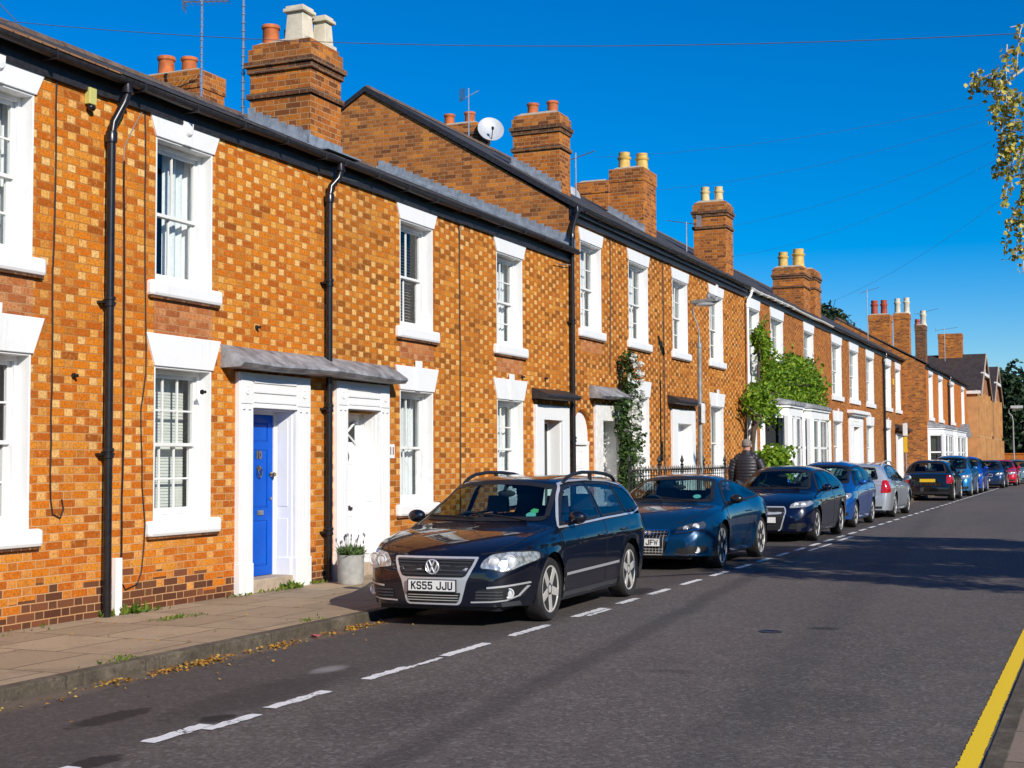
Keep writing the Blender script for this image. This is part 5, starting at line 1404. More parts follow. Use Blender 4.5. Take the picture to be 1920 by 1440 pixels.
def plate_text(txt, ch=.079, cw=.038, gap=.023, sp=.034, th=.0145):
    wd = sum(sp if c_ == ' ' else cw + gap for c_ in txt) - gap; x = -wd / 2; b = MB()
    for c_ in txt:
        if c_ == ' ': x += sp; continue
        for st in GLYPH[c_]:
            P = [Vector((x + u * cw, (v - .5) * (ch - th), 0)) for u, v in st]; n_ = len(P); L = []; R_ = []
            for i in range(n_):
                d0 = (P[i] - P[i - 1]).normalized() if i else None; d1 = (P[i + 1] - P[i]).normalized() if i < n_ - 1 else None
                d = ((d0 or d1) + (d1 or d0)); d.normalize(); nn = Vector((-d.y, d.x, 0)); k = th / 2 / max(.5, nn.dot(Vector((-(d1 or d0).y, (d1 or d0).x, 0))))
                e = (-d * th / 2 if i == 0 else d * th / 2 if i == n_ - 1 else Vector((0, 0, 0))); L.append(P[i] + nn * k + e); R_.append(P[i] - nn * k + e)
            o = len(b.v); b.v += [tuple(p) for p in L + R_]; b.f += [(o + i, o + i + 1, o + n_ + i + 1, o + n_ + i) for i in range(n_ - 1)]
        x += cw + gap
    return b
def sym(P): return P + [(-x, y) for x, y in P[::-1] if abs(x) > 1e-6]

P_ = {}
P_['navy'] = car_paint('deep_navy_car_paint', (.0018, .003, .010), .1, .35)
P_['teal'] = car_paint('metallic_teal_blue_car_paint', (.0018, .030, .082), .25, .26)
P_['navy2'] = car_paint('dark_blue_car_paint', (.0015, .004, .022), .15, .3)
P_['blue'] = car_paint('bright_blue_car_paint', (.006, .085, .33), .4, .28)
P_['silver'] = car_paint('silver_car_paint', (.42, .46, .50), .45, .34)
P_['black'] = car_paint('black_car_paint', (.004, .004, .005), .1, .28)
P_['light'] = car_paint('light_blue_car_paint', (.02, .19, .44), .35, .28)
P_['blue2'] = car_paint('vivid_blue_car_paint', (.004, .06, .42), .2, .28)
P_['steelblue'] = car_paint('slate_blue_car_paint', (.010, .030, .085), .3, .28)
P_['red'] = car_paint('red_car_paint', (.50, .004, .02), .1, .28)
P_['pale'] = car_paint('pale_green_car_paint', (.16, .30, .32), .4, .3)

n = N('headlamp_glass'); vo = n.new('ShaderNodeTexVoronoi'); vo.inputs['Scale'].default_value = 22; n.link(n.objc(), vo.inputs['Vector'])
n.set(color=n.ramp(vo.outputs['Distance'], [(0, (.85, .86, .84)), (.6, (.42, .44, .43)), (1, (.16, .17, .17))]), rough=.18, metal=.55, coat=1.0, coatr=.02); n.bump(vo.outputs['Distance'], .5, .01); M['headlamp'] = n.m
M['headlamp_dark'] = simple('headlamp_housing', (.10, .105, .11), .12, .5, .4, 30, coat=1.0)
M['lens'] = simple('projector_lens', (.80, .80, .78), .25, .3, .1, 20, coat=1.)

TEMPL = dict(
 estate=dict(W=1.82, wb=2.71, fo=.93, ro=1.13, r=.325, mid=0, crease=.80, nosew=.68, nose=.55,
    top=[(-2.485, .60), (-2.46, .82), (-2.42, .98), (-2.30, 1.18), (-2.16, 1.36), (-2.0, 1.42), (-1.3, 1.455), (-.5, 1.475), (.05, 1.46), (.32, 1.43), (.6, 1.29), (1.0, 1.06), (1.14, .99), (1.25, .965), (1.6, .915), (1.9, .85), (2.1, .785), (2.2, .735), (2.255, .68), (2.285, .60)],
    belt=[(-2.485, .55), (-2.42, .88), (-2.25, .98), (-1.6, .985), (-.5, .965), (.5, .935), (1.1, .905), (1.5, .855), (1.9, .775), (2.15, .68), (2.285, .54)],
    glass=[('side', smoothpoly([(.99, .955), (.33, 1.345), (.08, 1.375), (-.33, 1.385), (-.37, .99)], .05)), ('side', smoothpoly([(-.43, .99), (-.40, 1.385), (-.9, 1.38), (-1.22, 1.36), (-1.27, 1.01)], .04)), ('side', smoothpoly([(-1.33, 1.01), (-1.29, 1.357), (-1.7, 1.31), (-1.98, 1.18), (-2.12, 1.045)], .05)),
           ('front', smoothpoly(sym([(0, .995), (.66, 1.005), (.71, 1.03), (.60, 1.36), (.3, 1.40), (0, 1.41)]), .03)), ('rear', smoothpoly(sym([(0, 1.0), (.60, 1.02), (.50, 1.32), (0, 1.35)]), .05))]),
 coupe=dict(W=1.84, wb=2.47, fo=.87, ro=.84, r=.33, mid=0, crease=None, nosew=.60, nose=.75, tail=.6, tailw=.66, hips=.035, lean=.26, arch=.05,
    top=[(-2.075, .52), (-2.04, .78), (-1.97, .93), (-1.6, 1.03), (-1.2, 1.165), (-.7, 1.30), (-.2, 1.355), (.15, 1.335), (.45, 1.23), (.9, 1.01), (1.06, .935), (1.4, .885), (1.75, .80), (1.95, .70), (2.05, .61), (2.105, .50)],
    belt=[(-2.075, .48), (-2.0, .82), (-1.7, .91), (-1.2, .93), (-.5, .915), (.5, .895), (1.0, .86), (1.5, .80), (1.8, .70), (1.98, .58), (2.105, .44)],
    glass=[('side', smoothpoly([(.84, .915), (.28, 1.215), (.05, 1.255), (-.3, 1.265), (-.78, 1.205), (-1.2, 1.06), (-1.33, .985), (-.5, .945)], .06)), ('front', smoothpoly(sym([(0, .945), (.66, .945), (.70, .97), (.55, 1.27), (.3, 1.30), (0, 1.31)]), .03)), ('rear', smoothpoly(sym([(0, 1.02), (.55, 1.03), (.46, 1.26), (0, 1.29)]), .05))]),
 hatch=dict(W=1.78, wb=2.60, fo=.87, ro=.80, r=.32, mid=0, crease=.80, nosew=.66, nose=.55, tailw=.80,
    top=[(-2.10, .58), (-2.08, .80), (-2.04, .96), (-1.85, 1.22), (-1.7, 1.34), (-1.5, 1.39), (-.9, 1.43), (-.2, 1.445), (.15, 1.43), (.4, 1.36), (.75, 1.17), (1.05, 1.01), (1.15, .965), (1.5, .905), (1.85, .82), (2.05, .74), (2.13, .67), (2.17, .56)],
    belt=[(-2.10, .54), (-2.03, .88), (-1.8, .97), (-1.2, .965), (-.3, .945), (.6, .925), (1.1, .895), (1.5, .845), (1.85, .76), (2.05, .66), (2.17, .50)],
    glass=[('side', smoothpoly([(.95, .945), (.30, 1.315), (.05, 1.35), (-.33, 1.355), (-.36, .975)], .05)), ('side', smoothpoly([(-.42, .975), (-.40, 1.355), (-.85, 1.345), (-1.25, 1.27), (-1.55, 1.06), (-1.5, 1.01)], .05)), ('front', smoothpoly(sym([(0, .985), (.63, .99), (.67, 1.01), (.56, 1.33), (.3, 1.365), (0, 1.375)]), .03)), ('rear', smoothpoly(sym([(0, 1.0), (.58, 1.02), (.50, 1.29), (0, 1.32)]), .05))]),
 saloon=dict(W=1.80, wb=2.76, fo=.80, ro=1.0, r=.32, mid=0, crease=.78, nosew=.70, nose=.5, tailw=.80,
    top=[(-2.38, .58), (-2.35, .85), (-2.30, .97), (-1.7, 1.03), (-1.5, 1.08), (-1.1, 1.29), (-.8, 1.38), (-.2, 1.42), (.1, 1.40), (.35, 1.33), (.7, 1.13), (.95, .99), (1.05, .96), (1.5, .90), (1.9, .82), (2.08, .75), (2.15, .66), (2.18, .55)],
    belt=[(-2.38, .54), (-2.3, .88), (-1.8, .96), (-1.2, .965), (-.3, .945), (.6, .92), (1.0, .895), (1.5, .84), (1.9, .75), (2.08, .66), (2.18, .5)],
    glass=[('side', smoothpoly([(.86, .945), (.25, 1.29), (0, 1.325), (-.33, 1.33), (-.36, .97)], .05)), ('side', smoothpoly([(-.42, .97), (-.40, 1.33), (-.75, 1.30), (-1.1, 1.17), (-1.35, 1.0)], .05)), ('front', smoothpoly(sym([(0, .98), (.63, .985), (.67, 1.0), (.55, 1.31), (.3, 1.345), (0, 1.35)]), .03)), ('rear', smoothpoly(sym([(0, 1.06), (.58, 1.06), (.47, 1.28), (0, 1.30)]), .05))]),
 mini=dict(W=1.69, wb=2.47, fo=.66, ro=.60, r=.305, mid=0, crease=None, nosew=.70, nose=.45, tail=.35, tailw=.82, lean=.20,
    top=[(-1.835, .52), (-1.82, .72), (-1.78, .93), (-1.66, 1.16), (-1.52, 1.34), (-1.35, 1.385), (-.7, 1.41), (0, 1.405), (.2, 1.38), (.42, 1.24), (.75, 1.0), (.85, .95), (1.3, .90), (1.65, .82), (1.8, .72), (1.87, .62), (1.895, .52)],
    belt=[(-1.835, .48), (-1.78, .86), (-1.6, .93), (-1.0, .93), (0, .91), (.8, .88), (1.3, .82), (1.65, .72), (1.8, .60), (1.895, .46)],
    glass=[('side', smoothpoly([(.68, .935), (.30, 1.27), (.0, 1.31), (-.45, 1.315), (-.48, .955)], .05)), ('side', smoothpoly([(-.54, .955), (-.52, 1.315), (-1.2, 1.29), (-1.48, 1.0)], .05)), ('front', smoothpoly(sym([(0, .965), (.60, .965), (.63, .98), (.54, 1.31), (0, 1.345)]), .03)), ('rear', smoothpoly(sym([(0, .96), (.63, .965), (.53, 1.29), (0, 1.33)]), .06))]),
 mpv=dict(W=1.72, wb=2.52, fo=.80, ro=.68, r=.31, mid=0, crease=.85, nosew=.66, nose=.55, tailw=.80, gscale=1.05,
    top=[(-1.94, .60), (-1.92, .85), (-1.88, 1.02), (-1.74, 1.32), (-1.6, 1.45), (-1.3, 1.50), (-.7, 1.54), (-.1, 1.545), (.2, 1.52), (.5, 1.40), (.9, 1.15), (1.12, 1.03), (1.22, 1.0), (1.5, .94), (1.8, .83), (1.98, .74), (2.03, .67), (2.06, .56)],
    belt=[(-1.94, .55), (-1.87, .93), (-1.6, 1.03), (-1.0, 1.03), (-.2, 1.0), (.6, .965), (1.1, .93), (1.5, .87), (1.8, .76), (1.98, .65), (2.06, .5)],
    glass=[('side', smoothpoly([(1.0, .985), (.38, 1.38), (.1, 1.43), (-.30, 1.445), (-.33, 1.02)], .05)), ('side', smoothpoly([(-.39, 1.02), (-.36, 1.445), (-.85, 1.435), (-1.3, 1.37), (-1.5, 1.10)], .05)), ('front', smoothpoly(sym([(0, 1.02), (.60, 1.025), (.64, 1.05), (.54, 1.42), (.3, 1.455), (0, 1.465)]), .03)), ('rear', smoothpoly(sym([(0, 1.06), (.56, 1.07), (.48, 1.38), (0, 1.42)]), .05))]),
)
def spec(kind, paint, **k):
    d = dict(TEMPL[kind]); d['paint'] = P_[paint]; d['kind'] = kind; d.update(k); return d

CARS = 'cars parked along the kerb'
FACE = PI       # nose towards the camera's end of the street

# ------------------------------------------------------------ 1: dark estate car, nearest
cut = lambda P: [((y if y > -1.4 else -1.4 + (y + 1.4) * .76), z) for y, z in P]
ES = TEMPL['estate']
c = Car(spec('estate', 'navy', boxy=3.4, nosew=.56, nose=.82, ro=.86, tail=.55, tailw=.74, top=cut(ES['top']), belt=cut(ES['belt']), glass=[(k_, cut(P) if k_ == 'side' else P) for k_, P in ES['glass']]), 'estate_car', 'dark navy estate car with roof rails and plate KS55 JJU, nearest of the row', (-6.235, 14.82, 0), FACE + RAD(.9), CARS)
c.root.scale = (1.0, 1.0, 1.01)
c.glazing(); c.cabin(.78, -.05, -.95); c.wheels(5, 'alloy', 'star', .235)
c.mirrors(.72, .975, c.S['paint'])
front_door = smoothpoly([(1.0, .90), (.98, .50), (.90, .29), (-.42, .29), (-.42, .955), (.3, .935)], .04)
rear_door = smoothpoly([(-.44, .955), (-.44, .29), (-.93, .29), (-1.05, .52), (-1.30, .74), (-1.33, .975)], .04)
c.doors([(front_door, (-.26, .80)), (rear_door, (-1.10, .83))])
c.seams([('side', [(1.02, .92), (1.08, .80), (1.05, .72)]), ('front', [(-.86, .745), (-.58, .735), (-.46, .72)]), ('front', [(.46, .72), (.58, .735), (.86, .745)]), ('side', [(1.82, .56), (1.76, .62), (1.68, .70)]), ('top', [(-.80, 1.12), (-.78, 1.5), (-.72, 1.9), (-.60, 2.12)]), ('top', [(.80, 1.12), (.78, 1.5), (.72, 1.9), (.60, 2.12)])])
c.strip('door_strip', 'side', [(.92, .445), (.3, .45), (-.43, .455), (-.90, .46)], .030, M['satin'], .009)
c.strip('sill_trim', 'side', [(.92, .232), (-.92, .232)], .05, M['grey_trim'], .004)
c.strip('window_chrome', 'side', [(1.03, .935), (.6, 1.205), (.32, 1.372), (.06, 1.402), (-.5, 1.41), (-1.25, 1.385), (-1.63, 1.338), (-1.86, 1.20), (-1.98, 1.045), (-1.6, .995), (-.5, .975), (.5, .945), (1.03, .935)], .020, M['satin'], .009)
# nose: chromed shield with slatted grilles, lamps, fog lamps, badge
ring_o = [(.46, .695), (.44, .63), (.40, .545), (.355, .46), (.33, .36), (.30, .255), (.27, .232)]
c.patch('grille_surround', 'front', smoothpoly(ring_o + [(-x, z) for x, z in ring_o[::-1]], .02), M['satin'], .006)
up = [(.425, .675), (.405, .62), (.375, .56), (.345, .512), (.31, .50)]
g1 = c.patch('grille', 'front', smoothpoly(up + [(-x, z) for x, z in up[::-1]], .015), M['trim'], .009)
wz = lambda z: .31 + (z - .50) * .62
c.slats('grille_bar', 'front', lambda z: -wz(z), wz, [.525, .562, .599, .636, .662], M['grey_trim'], .012, .010, g1)
lo = [(.298, .352), (.285, .30), (.27, .262), (.25, .25)]
g2 = c.patch('grille', 'front', smoothpoly(lo + [(-x, z) for x, z in lo[::-1]], .015), M['trim'], .009)
c.slats('grille_bar', 'front', -.275, .275, [.275, .30, .325], M['alloy'], .010, .010, g2, .007)
c.plate('KS55 JJU', True, .418, y=c.yf + .075)
for sg in (1, -1):
    hl = smoothpoly([(sg * x, z) for x, z in [(.485, .590), (.505, .655), (.575, .715), (.72, .738), (.885, .735), (.905, .655), (.85, .62), (.77, .572), (.70, .560), (.61, .582)]], .03)
    b_ = c.patch('headlight_gap', 'front', inset(hl, -.008), M['trim'], .003)
    L_ = c.patch('headlight', 'front', hl, M['headlamp'], .007)
    for u, v, r_ in ((.615, .648, .048), (.745, .650, .062)):
        c.disc('headlight_lens', 'front', sg * u, v, [(r_ * 1.15, .004), (r_ * 1.12, .016), (r_, .018), (r_ * .92, .006), (r_ * .6, .016), (0, .024)], M['lens'], L_, 22, axis=(sg * .25, 1, .1))
    fi = smoothpoly([(sg * x, z) for x, z in [(.43, .275), (.46, .385), (.60, .395), (.86, .42), (.83, .31), (.70, .275)]], .03)
    fo_ = c.patch('fog_intake', 'front', fi, M['trim'], .004)
    c.slats('intake_bar', 'front', min(sg * .45, sg * .70), max(sg * .45, sg * .70), [.30, .33, .36], M['grey_trim'], .008, .005, fo_)
    c.disc('fog_lamp', 'front', sg * .745, .345, [(.052, .0), (.052, .012), (.044, .014), (.03, .006), (0, .012)], M['lens'], fo_, 20, axis=(sg * .3, 1, 0))
    c.strip('bumper_strip', 'front', [(sg * .56, .402), (sg * .72, .418), (sg * .865, .44)], .018, M['satin'], .010)
    c.strip('bumper_strip', 'front', [(sg * .40, .262), (sg * .6, .268), (sg * .72, .28), (sg * .80, .32), (sg * .855, .41)], .014, M['satin'], .008)
    c.strip('side_repeater', 'side', [(1.62, .62), (1.50, .635)], .02, M['headlamp'], .004, False) if sg > 0 else None
c.strip('bumper_lip', 'front', [(-.80, .245), (-.4, .225), (0, .22), (.4, .225), (.80, .245)], .045, M['grey_trim'], .006)
hb = c.hit('front', 0, .60)[0]; by = c.yf + .062
k = MB(); k.lathe([(.072, -.03), (.070, .004), (.0, .006)], (0, by, .60), (0, 1, 0), 28); bd = obj('badge', k, M['grey_trim'], c.root, smooth=True)
k = MB(); k.lathe([(.074, -.01), (.077, .006), (.070, .014), (.062, .006), (.062, -.004)], (0, by, .60), (0, 1, 0), 32)
def stroke(a, b2): k.tube([(-a[0] * 1.18, by + .010, .60 + a[1] * 1.18), (-b2[0] * 1.18, by + .010, .60 + b2[1] * 1.18)], .0085, 6)
for a, b2 in (((-.024, .052), (0, .004)), ((.024, .052), (0, .004)), ((-.050, .028), (-.022, -.046)), ((-.022, -.046), (0, -.002)), ((0, -.002), (.022, -.046)), ((.022, -.046), (.050, .028))): stroke(a, b2)
obj('badge_letters', k, M['satin'], bd, smooth=True)
for sg in (1, -1):
    k = MB(); pts = [(sg * .60, y, c.zc(y) + z) for y, z in [(.22, -.06), (.10, -.02), (-.1, .012), (-.45, .026), (-.9, .026), (-1.30, .018), (-1.52, -.006), (-1.66, -.055)]]
    k.tube(pts, [.020, .021, .021, .021, .021, .021, .021, .018], 10)
    for y in (-.72,): k.box(sg * .60 - .016, sg * .60 + .016, y - .03, y + .03, c.zc(y) - .08, c.zc(y) + .036)
    obj('roof_rail', k, M['trim'], c.root, smooth=True)
k = MB()
for x0, x1, y0, dz in ((-.52, .16, 1.10, 0), (.10, .66, 1.09, 0)):
    a = c.hit('top', x0, y0); b2 = c.hit('top', x1, y0 - .10)
    if a and b2: k.tube([a[0] + Vector((0, 0, .02)), (a[0] + b2[0]) / 2 + Vector((0, 0, .028)), b2[0] + Vector((0, 0, .022))], .009, 6)
obj('wiper', k, M['trim'], c.root, smooth=True)
k = MB(); hh = c.hit('top', 0, -1.75); k.tube([hh[0], hh[0] + Vector((0, -.09, .10))], [.008, .003], 6); obj('roof_aerial', k, M['trim'], c.root)
# papers behind the windscreen
for nm, cx_, cy_, r_, mt in (('permit_card', -.50, .80, .055, 'teal'), ('parking_disc', -.515, .83, .05, 'paper_green')):
    h_ = c.hit('front', cx_, 1.09 + (.03 if nm == 'parking_disc' else -.01)); p = h_[0] - h_[1] * .025
    k = MB(); k.lathe([(r_, 0), (r_, .003), (0, .003)], p, h_[1], 20 if nm == 'permit_card' else 5); obj(nm, k, M[mt], c.root)
for sg in (1, -1):
    c.patch('tail_lamp', 'rear', smoothpoly([(sg * .55, .80), (sg * .58, .96), (sg * .84, .98), (sg * .85, .80)], .03), M['tail'], .005)

# ------------------------------------------------------------ 2: teal coupe
c = Car(spec('coupe', 'teal'), 'coupe_car', 'metallic teal blue two door coupe parked behind the navy estate', (-6.42, 22.25, 0), FACE, CARS, 1.05)
c.glazing(); c.cabin(.70, -.15); c.wheels(7, 'alloy', 'double', .25); c.mirrors(.58, .93, M['black'], .95)
c.doors([(smoothpoly([(.86, .86), (.92, .55), (.80, .28), (-.42, .28), (-.60, .50), (-.62, .93), (.2, .92)], .05), (-.42, .78))])
c.seams([('top', [(-.72, 1.05), (-.76, 1.4), (-.66, 1.8), (-.45, 1.98)]), ('top', [(.72, 1.05), (.76, 1.4), (.66, 1.8), (.45, 1.98)])])
gs = [(.37, .59), (.385, .55), (.30, .20), (.27, .18)]
c.patch('grille_surround', 'front', smoothpoly(gs + [(-x, z) for x, z in gs[::-1]], .03), M['chrome'], .006)
gi = inset(smoothpoly(gs + [(-x, z) for x, z in gs[::-1]], .03), .022)
g1 = c.patch('grille', 'front', gi, M['trim'], .009)
wz = lambda z: .27 + (z - .2) * .24
c.slats('grille_bar', 'front', lambda z: -wz(z), wz, [.235, .275, .315, .50, .54], M['alloy'], .010, .010, g1, .008)
b = MB()
for i in range(-6, 7): c.ribbon(b, 'front', [(i * .046, .21), (i * .05, .56)], .007, .016)
obj('grille_mesh', b, M['alloy'], g1, fix=False)
c.plate('LV57 JFW', True, .41, y=c.yf + .085)
for sg in (1, -1):
    hl = smoothpoly([(sg * x, z) for x, z in [(.44, .53), (.47, .60), (.60, .655), (.80, .69), (.835, .66), (.82, .60), (.66, .555)]], .03)
    c.patch('headlight_gap', 'front', inset(hl, -.006), M['trim'], .003); L_ = c.patch('headlight', 'front', hl, M['headlamp_dark'], .007)
    for u, v, r_ in ((.60, .598, .040), (.725, .625, .045)): c.disc('headlight_lens', 'front', sg * u, v, [(r_ * 1.15, .0), (r_ * 1.1, .010), (r_, .012), (r_ * .9, .002), (r_ * .5, .010), (0, .014)], M['lens'], L_, 18, axis=(sg * .3, 1, .3))
    c.strip('headlight_strip', 'front', [(sg * .47, .548), (sg * .62, .565), (sg * .80, .608)], .012, M['chrome'], .011, parent=L_)
    fi = smoothpoly([(sg * x, z) for x, z in [(.46, .24), (.48, .325), (.62, .345), (.84, .365), (.83, .29), (.70, .245)]], .03)
    fo_ = c.patch('fog_intake', 'front', fi, M['trim'], .005); c.disc('fog_lamp', 'front', sg * .75, .305, [(.045, 0), (.045, .012), (.03, .004), (0, .01)], M['lens'], fo_, 16, axis=(sg * .4, 1, 0))
    c.strip('intake_trim', 'front', [(sg * .45, .25), (sg * .60, .235), (sg * .80, .255), (sg * .86, .33)], .010, M['chrome'], .009)
k = MB()
for i in range(4): k.lathe([(.036, -.006), (.039, .004), (.036, .008), (.030, .004)], ((-1.5 + i) * .052, c.yf + .06, .545), (0, 1, .25), 20)
obj('badge', k, M['chrome'], c.root, smooth=True)
k = MB()
for x0, x1, y0 in ((-.50, .10, 1.03), (.05, .60, 1.02)):
    a = c.hit('top', x0, y0); b2 = c.hit('top', x1, y0 - .10); k.tube([a[0] + Vector((0, 0, .02)), b2[0] + Vector((0, 0, .02))], .009, 6)
obj('wiper', k, M['trim'], c.root, smooth=True)
h_ = c.hit('front', -.42, 1.05); k = MB(); k.lathe([(.06, 0), (.06, .003), (0, .003)], h_[0] - h_[1] * .03, h_[1], 14); obj('permit_card', k, M['teal'], c.root)

# ------------------------------------------------------------ generic finishing for the cars further along
def finish(c, front=None, rear=None, spokes=5, style='star', door2=True, plate=None, lamps=None, gr=None, ring=False, cab=True):
    S = c.S; dash = {'estate': .78, 'hatch': .75, 'saloon': .65, 'mini': .5, 'mpv': .8, 'coupe': .7}[S['kind']]
    c.glazing(S.get('tinted', False)); c.wheels(spokes, 'alloy', style)
    if cab: c.cabin(dash, -.1, -1.0)
    c.mirrors(dash - .08, c.zs(dash) + .05, S['paint'], .95)
    zb_ = .28; b = dash + .2
    fd = smoothpoly([(b, c.zs(b) - .03), (b, .5), (b - .12, zb_), (-.40, zb_), (-.40, c.zs(-.4) - .01), (.3, c.zs(.3) - .01)], .04)
    dl = [(fd, (-.24, c.zs(-.2) - .14))]
    if door2:
        a = -S['wb'] / 2 + c.Ra; dl.append((smoothpoly([(-.43, c.zs(-.4) - .01), (-.43, zb_), (a + .06, zb_), (a - .06, .52), (a - .28, .72), (a - .30, c.zs(a - .3) - .01)], .04), (a - .12, c.zs(a) - .14)))
    c.doors(dl)
    zf = c.zs(c.yf - .18)
    for sg in (1, -1):
        w_ = c.W
        hl = lamps or [(.50, -.06), (.53, .03), (.66, .075), (.84, .085), (.87, .03), (.80, -.04), (.66, -.07)]
        P = smoothpoly([(sg * x * w_ / .9, zf + z) for x, z in hl], .025)
        c.patch('headlight_gap', 'front', inset(P, -.006), M['trim'], .003); L_ = c.patch('headlight', 'front', P, M['headlamp'], .007)
        for u in (.62, .745): c.disc('headlight_lens', 'front', sg * u * w_ / .9, zf + .01, [(.055, .0), (.05, .012), (.04, .004), (0, .014)], M['lens'], L_, 16, axis=(sg * .3, 1, .1))
        c.patch('fog_intake', 'front', smoothpoly([(sg * x * w_ / .9, z) for x, z in [(.48, .26), (.52, .36), (.80, .38), (.80, .30), (.68, .26)]], .03), M['trim'], .005)
        tl = smoothpoly([(sg * x * w_ / .9, z) for x, z in (S.get('tl') or [(.66, .72), (.68, .98), (.86, .98), (.88, .74)])], .03)
        c.patch('tail_lamp', 'rear', tl, M['tail'], .006); c.patch('tail_lamp', 'side', smoothpoly([(c.yr + y, z) for y, z in (S.get('tls') or [(.04, .74), (.06, .97), (.16, .95), (.20, .76)])], .02), M['tail'], .005, sg)
    g = gr or [(.40, zf + .05), (.38, zf - .06), (.30, zf - .11)]
    if ring: c.patch('grille_surround', 'front', inset(smoothpoly(g + [(-x, z) for x, z in g[::-1]], .03), -.022), M['satin'], .006)
    g1 = c.patch('grille', 'front', smoothpoly(g + [(-x, z) for x, z in g[::-1]], .02), M['trim'], .009)
    zl = [z for _, z in g]; z0, z1 = min(zl), max(zl); x_ = min(x for x, _ in g) * .95
    c.slats('grille_bar', 'front', -x_, x_, [z0 + (z1 - z0) * t for t in (.2, .4, .6, .8)], M['grey_trim'], .008, .010, g1, .008)
    c.patch('lower_intake', 'front', smoothpoly([(-.38, .25), (-.40, .34), (.40, .34), (.38, .25)], .03), M['trim'], .005)
    if plate: c.plate(plate[0], plate[1], plate[2], mat=plate[3] if len(plate) > 3 else 'plate_white')
    c.strip('bumper_lip', 'front', [(-.70, .24), (0, .225), (.70, .24)], .04, M['trim'], .005); c.strip('bumper_lip', 'rear', [(-.70, .29), (0, .28), (.70, .29)], .06, M['trim'], .005)
    k = MB()
    for x0, x1 in ((-.48, .12), (.06, .58)):
        a = c.hit('top', x0, dash + .33); b2 = c.hit('top', x1, dash + .24)
        if a and b2: k.tube([a[0] + Vector((0, 0, .02)), b2[0] + Vector((0, 0, .02))], .009, 6)
    obj('wiper', k, M['trim'], c.root)
    return c

def another(kind, paint, name, label, loc, rz, scale, **k):
    kw = {a: k.pop(a) for a in list(k) if a in ('spokes', 'style', 'door2', 'plate', 'lamps', 'gr', 'ring', 'cab')}
    return finish(Car(spec(kind, paint, **k), name, label, loc, rz, CARS, scale), **kw)

c = another('hatch', 'navy2', 'hatchback_car', 'dark blue hatchback with wide chrome edged grille, third from the front', (-6.36, 29.9, 0), FACE, 1.05, ring=True, gr=[(.40, .66), (.42, .58), (.33, .26), (.29, .24)], spokes=5, style='double', plate=None, lamps=[(.50, -.05), (.52, .02), (.62, .06), (.86, .085), (.88, .02), (.80, -.03)])
c.plate(None, True, .43, y=c.yf + .07, mat='plate_white')
k = MB()
for i in range(4): k.lathe([(.036, -.006), (.039, .004), (.036, .008), (.030, .004)], ((-1.5 + i) * .052, c.yf + .045, .60), (0, 1, .15), 20)
obj('badge', k, M['chrome'], c.root, smooth=True)
another('mpv', 'blue', 'hatchback_car', 'tall bright blue hatchback between the dark blue hatchback and the silver estate', (-6.50, 35.7, 0), FACE, 1.03, spokes=7, style='double')
c = another('estate', 'silver', 'estate_car', 'silver grey estate car with red tail lamps, parked facing away', (-6.52, 42.2, 0), 0, 1.06, spokes=6, style='double', tl=[(.66, .66), (.70, 1.0), (.87, 1.0), (.89, .68)], tls=[(.03, .66), (.05, 1.0), (.17, 1.0), (.24, .70)])
for sg in (1, -1):
    k = MB(); k.tube([(sg * .60, y, c.zc(y) + z) for y, z in [(.1, -.06), (-.1, .015), (-.9, .035), (-1.5, .02), (-1.8, -.06)]], .02, 8); obj('roof_rail', k, M['alloy'], c.root, smooth=True)
c.plate(None, False, .62, mat='plate_yellow')
c = another('mini', 'black', 'small_car', 'small black two door car with yellow rear plate, facing away', (-6.50, 58.6, 0), 0, 1.14, door2=False, spokes=5, tinted=True, plate=(None, False, .70, 'plate_yellow'), tl=[(.66, .60), (.67, .88), (.84, .88), (.84, .60)], tls=[(.06, .62), (.08, .86), (.16, .84), (.18, .64)])
h_ = c.hit('rear', -.03, 1.16); T_ = text_mesh('2', .16, .001, .004)
obj('sticker', xform(T_, Matrix(((1, 0, 0, -.05), (0, -.4, -1, h_[0].y - .010), (0, .9, 0, 1.16), (0, 0, 0, 1)))), M['plate_white'], c.root)
c.strip('rear_chrome', 'rear', [(-.72, .92), (0, .93), (.72, .92)], .02, M['chrome'], .008)
another('mpv', 'light', 'hatchback_car', 'tall light blue hatchback behind the small black car', (-6.50, 66.0, 0), FACE, 1.16)
another('mpv', 'blue2', 'hatchback_car', 'vivid royal blue hatchback beyond the light blue one', (-6.45, 71.6, 0), FACE, 1.13)
c = another('saloon', 'steelblue', 'saloon_car', 'slate blue saloon with twin headlamps, nearest the gabled house', (-6.25, 83.2, 0), FACE, 1.10, gr=[(.36, .70), (.35, .60), (.05, .59)], ring=True)
c.plate(None, True, .42)
another('hatch', 'red', 'hatchback_car', 'bright red hatchback half hidden behind the slate blue saloon', (-5.95, 90.0, 0), FACE, 1.08)
another('hatch', 'pale', 'hatchback_car', 'pale green grey hatchback last in view at the right edge', (-5.6, 97.0, 0), FACE, 1.08)

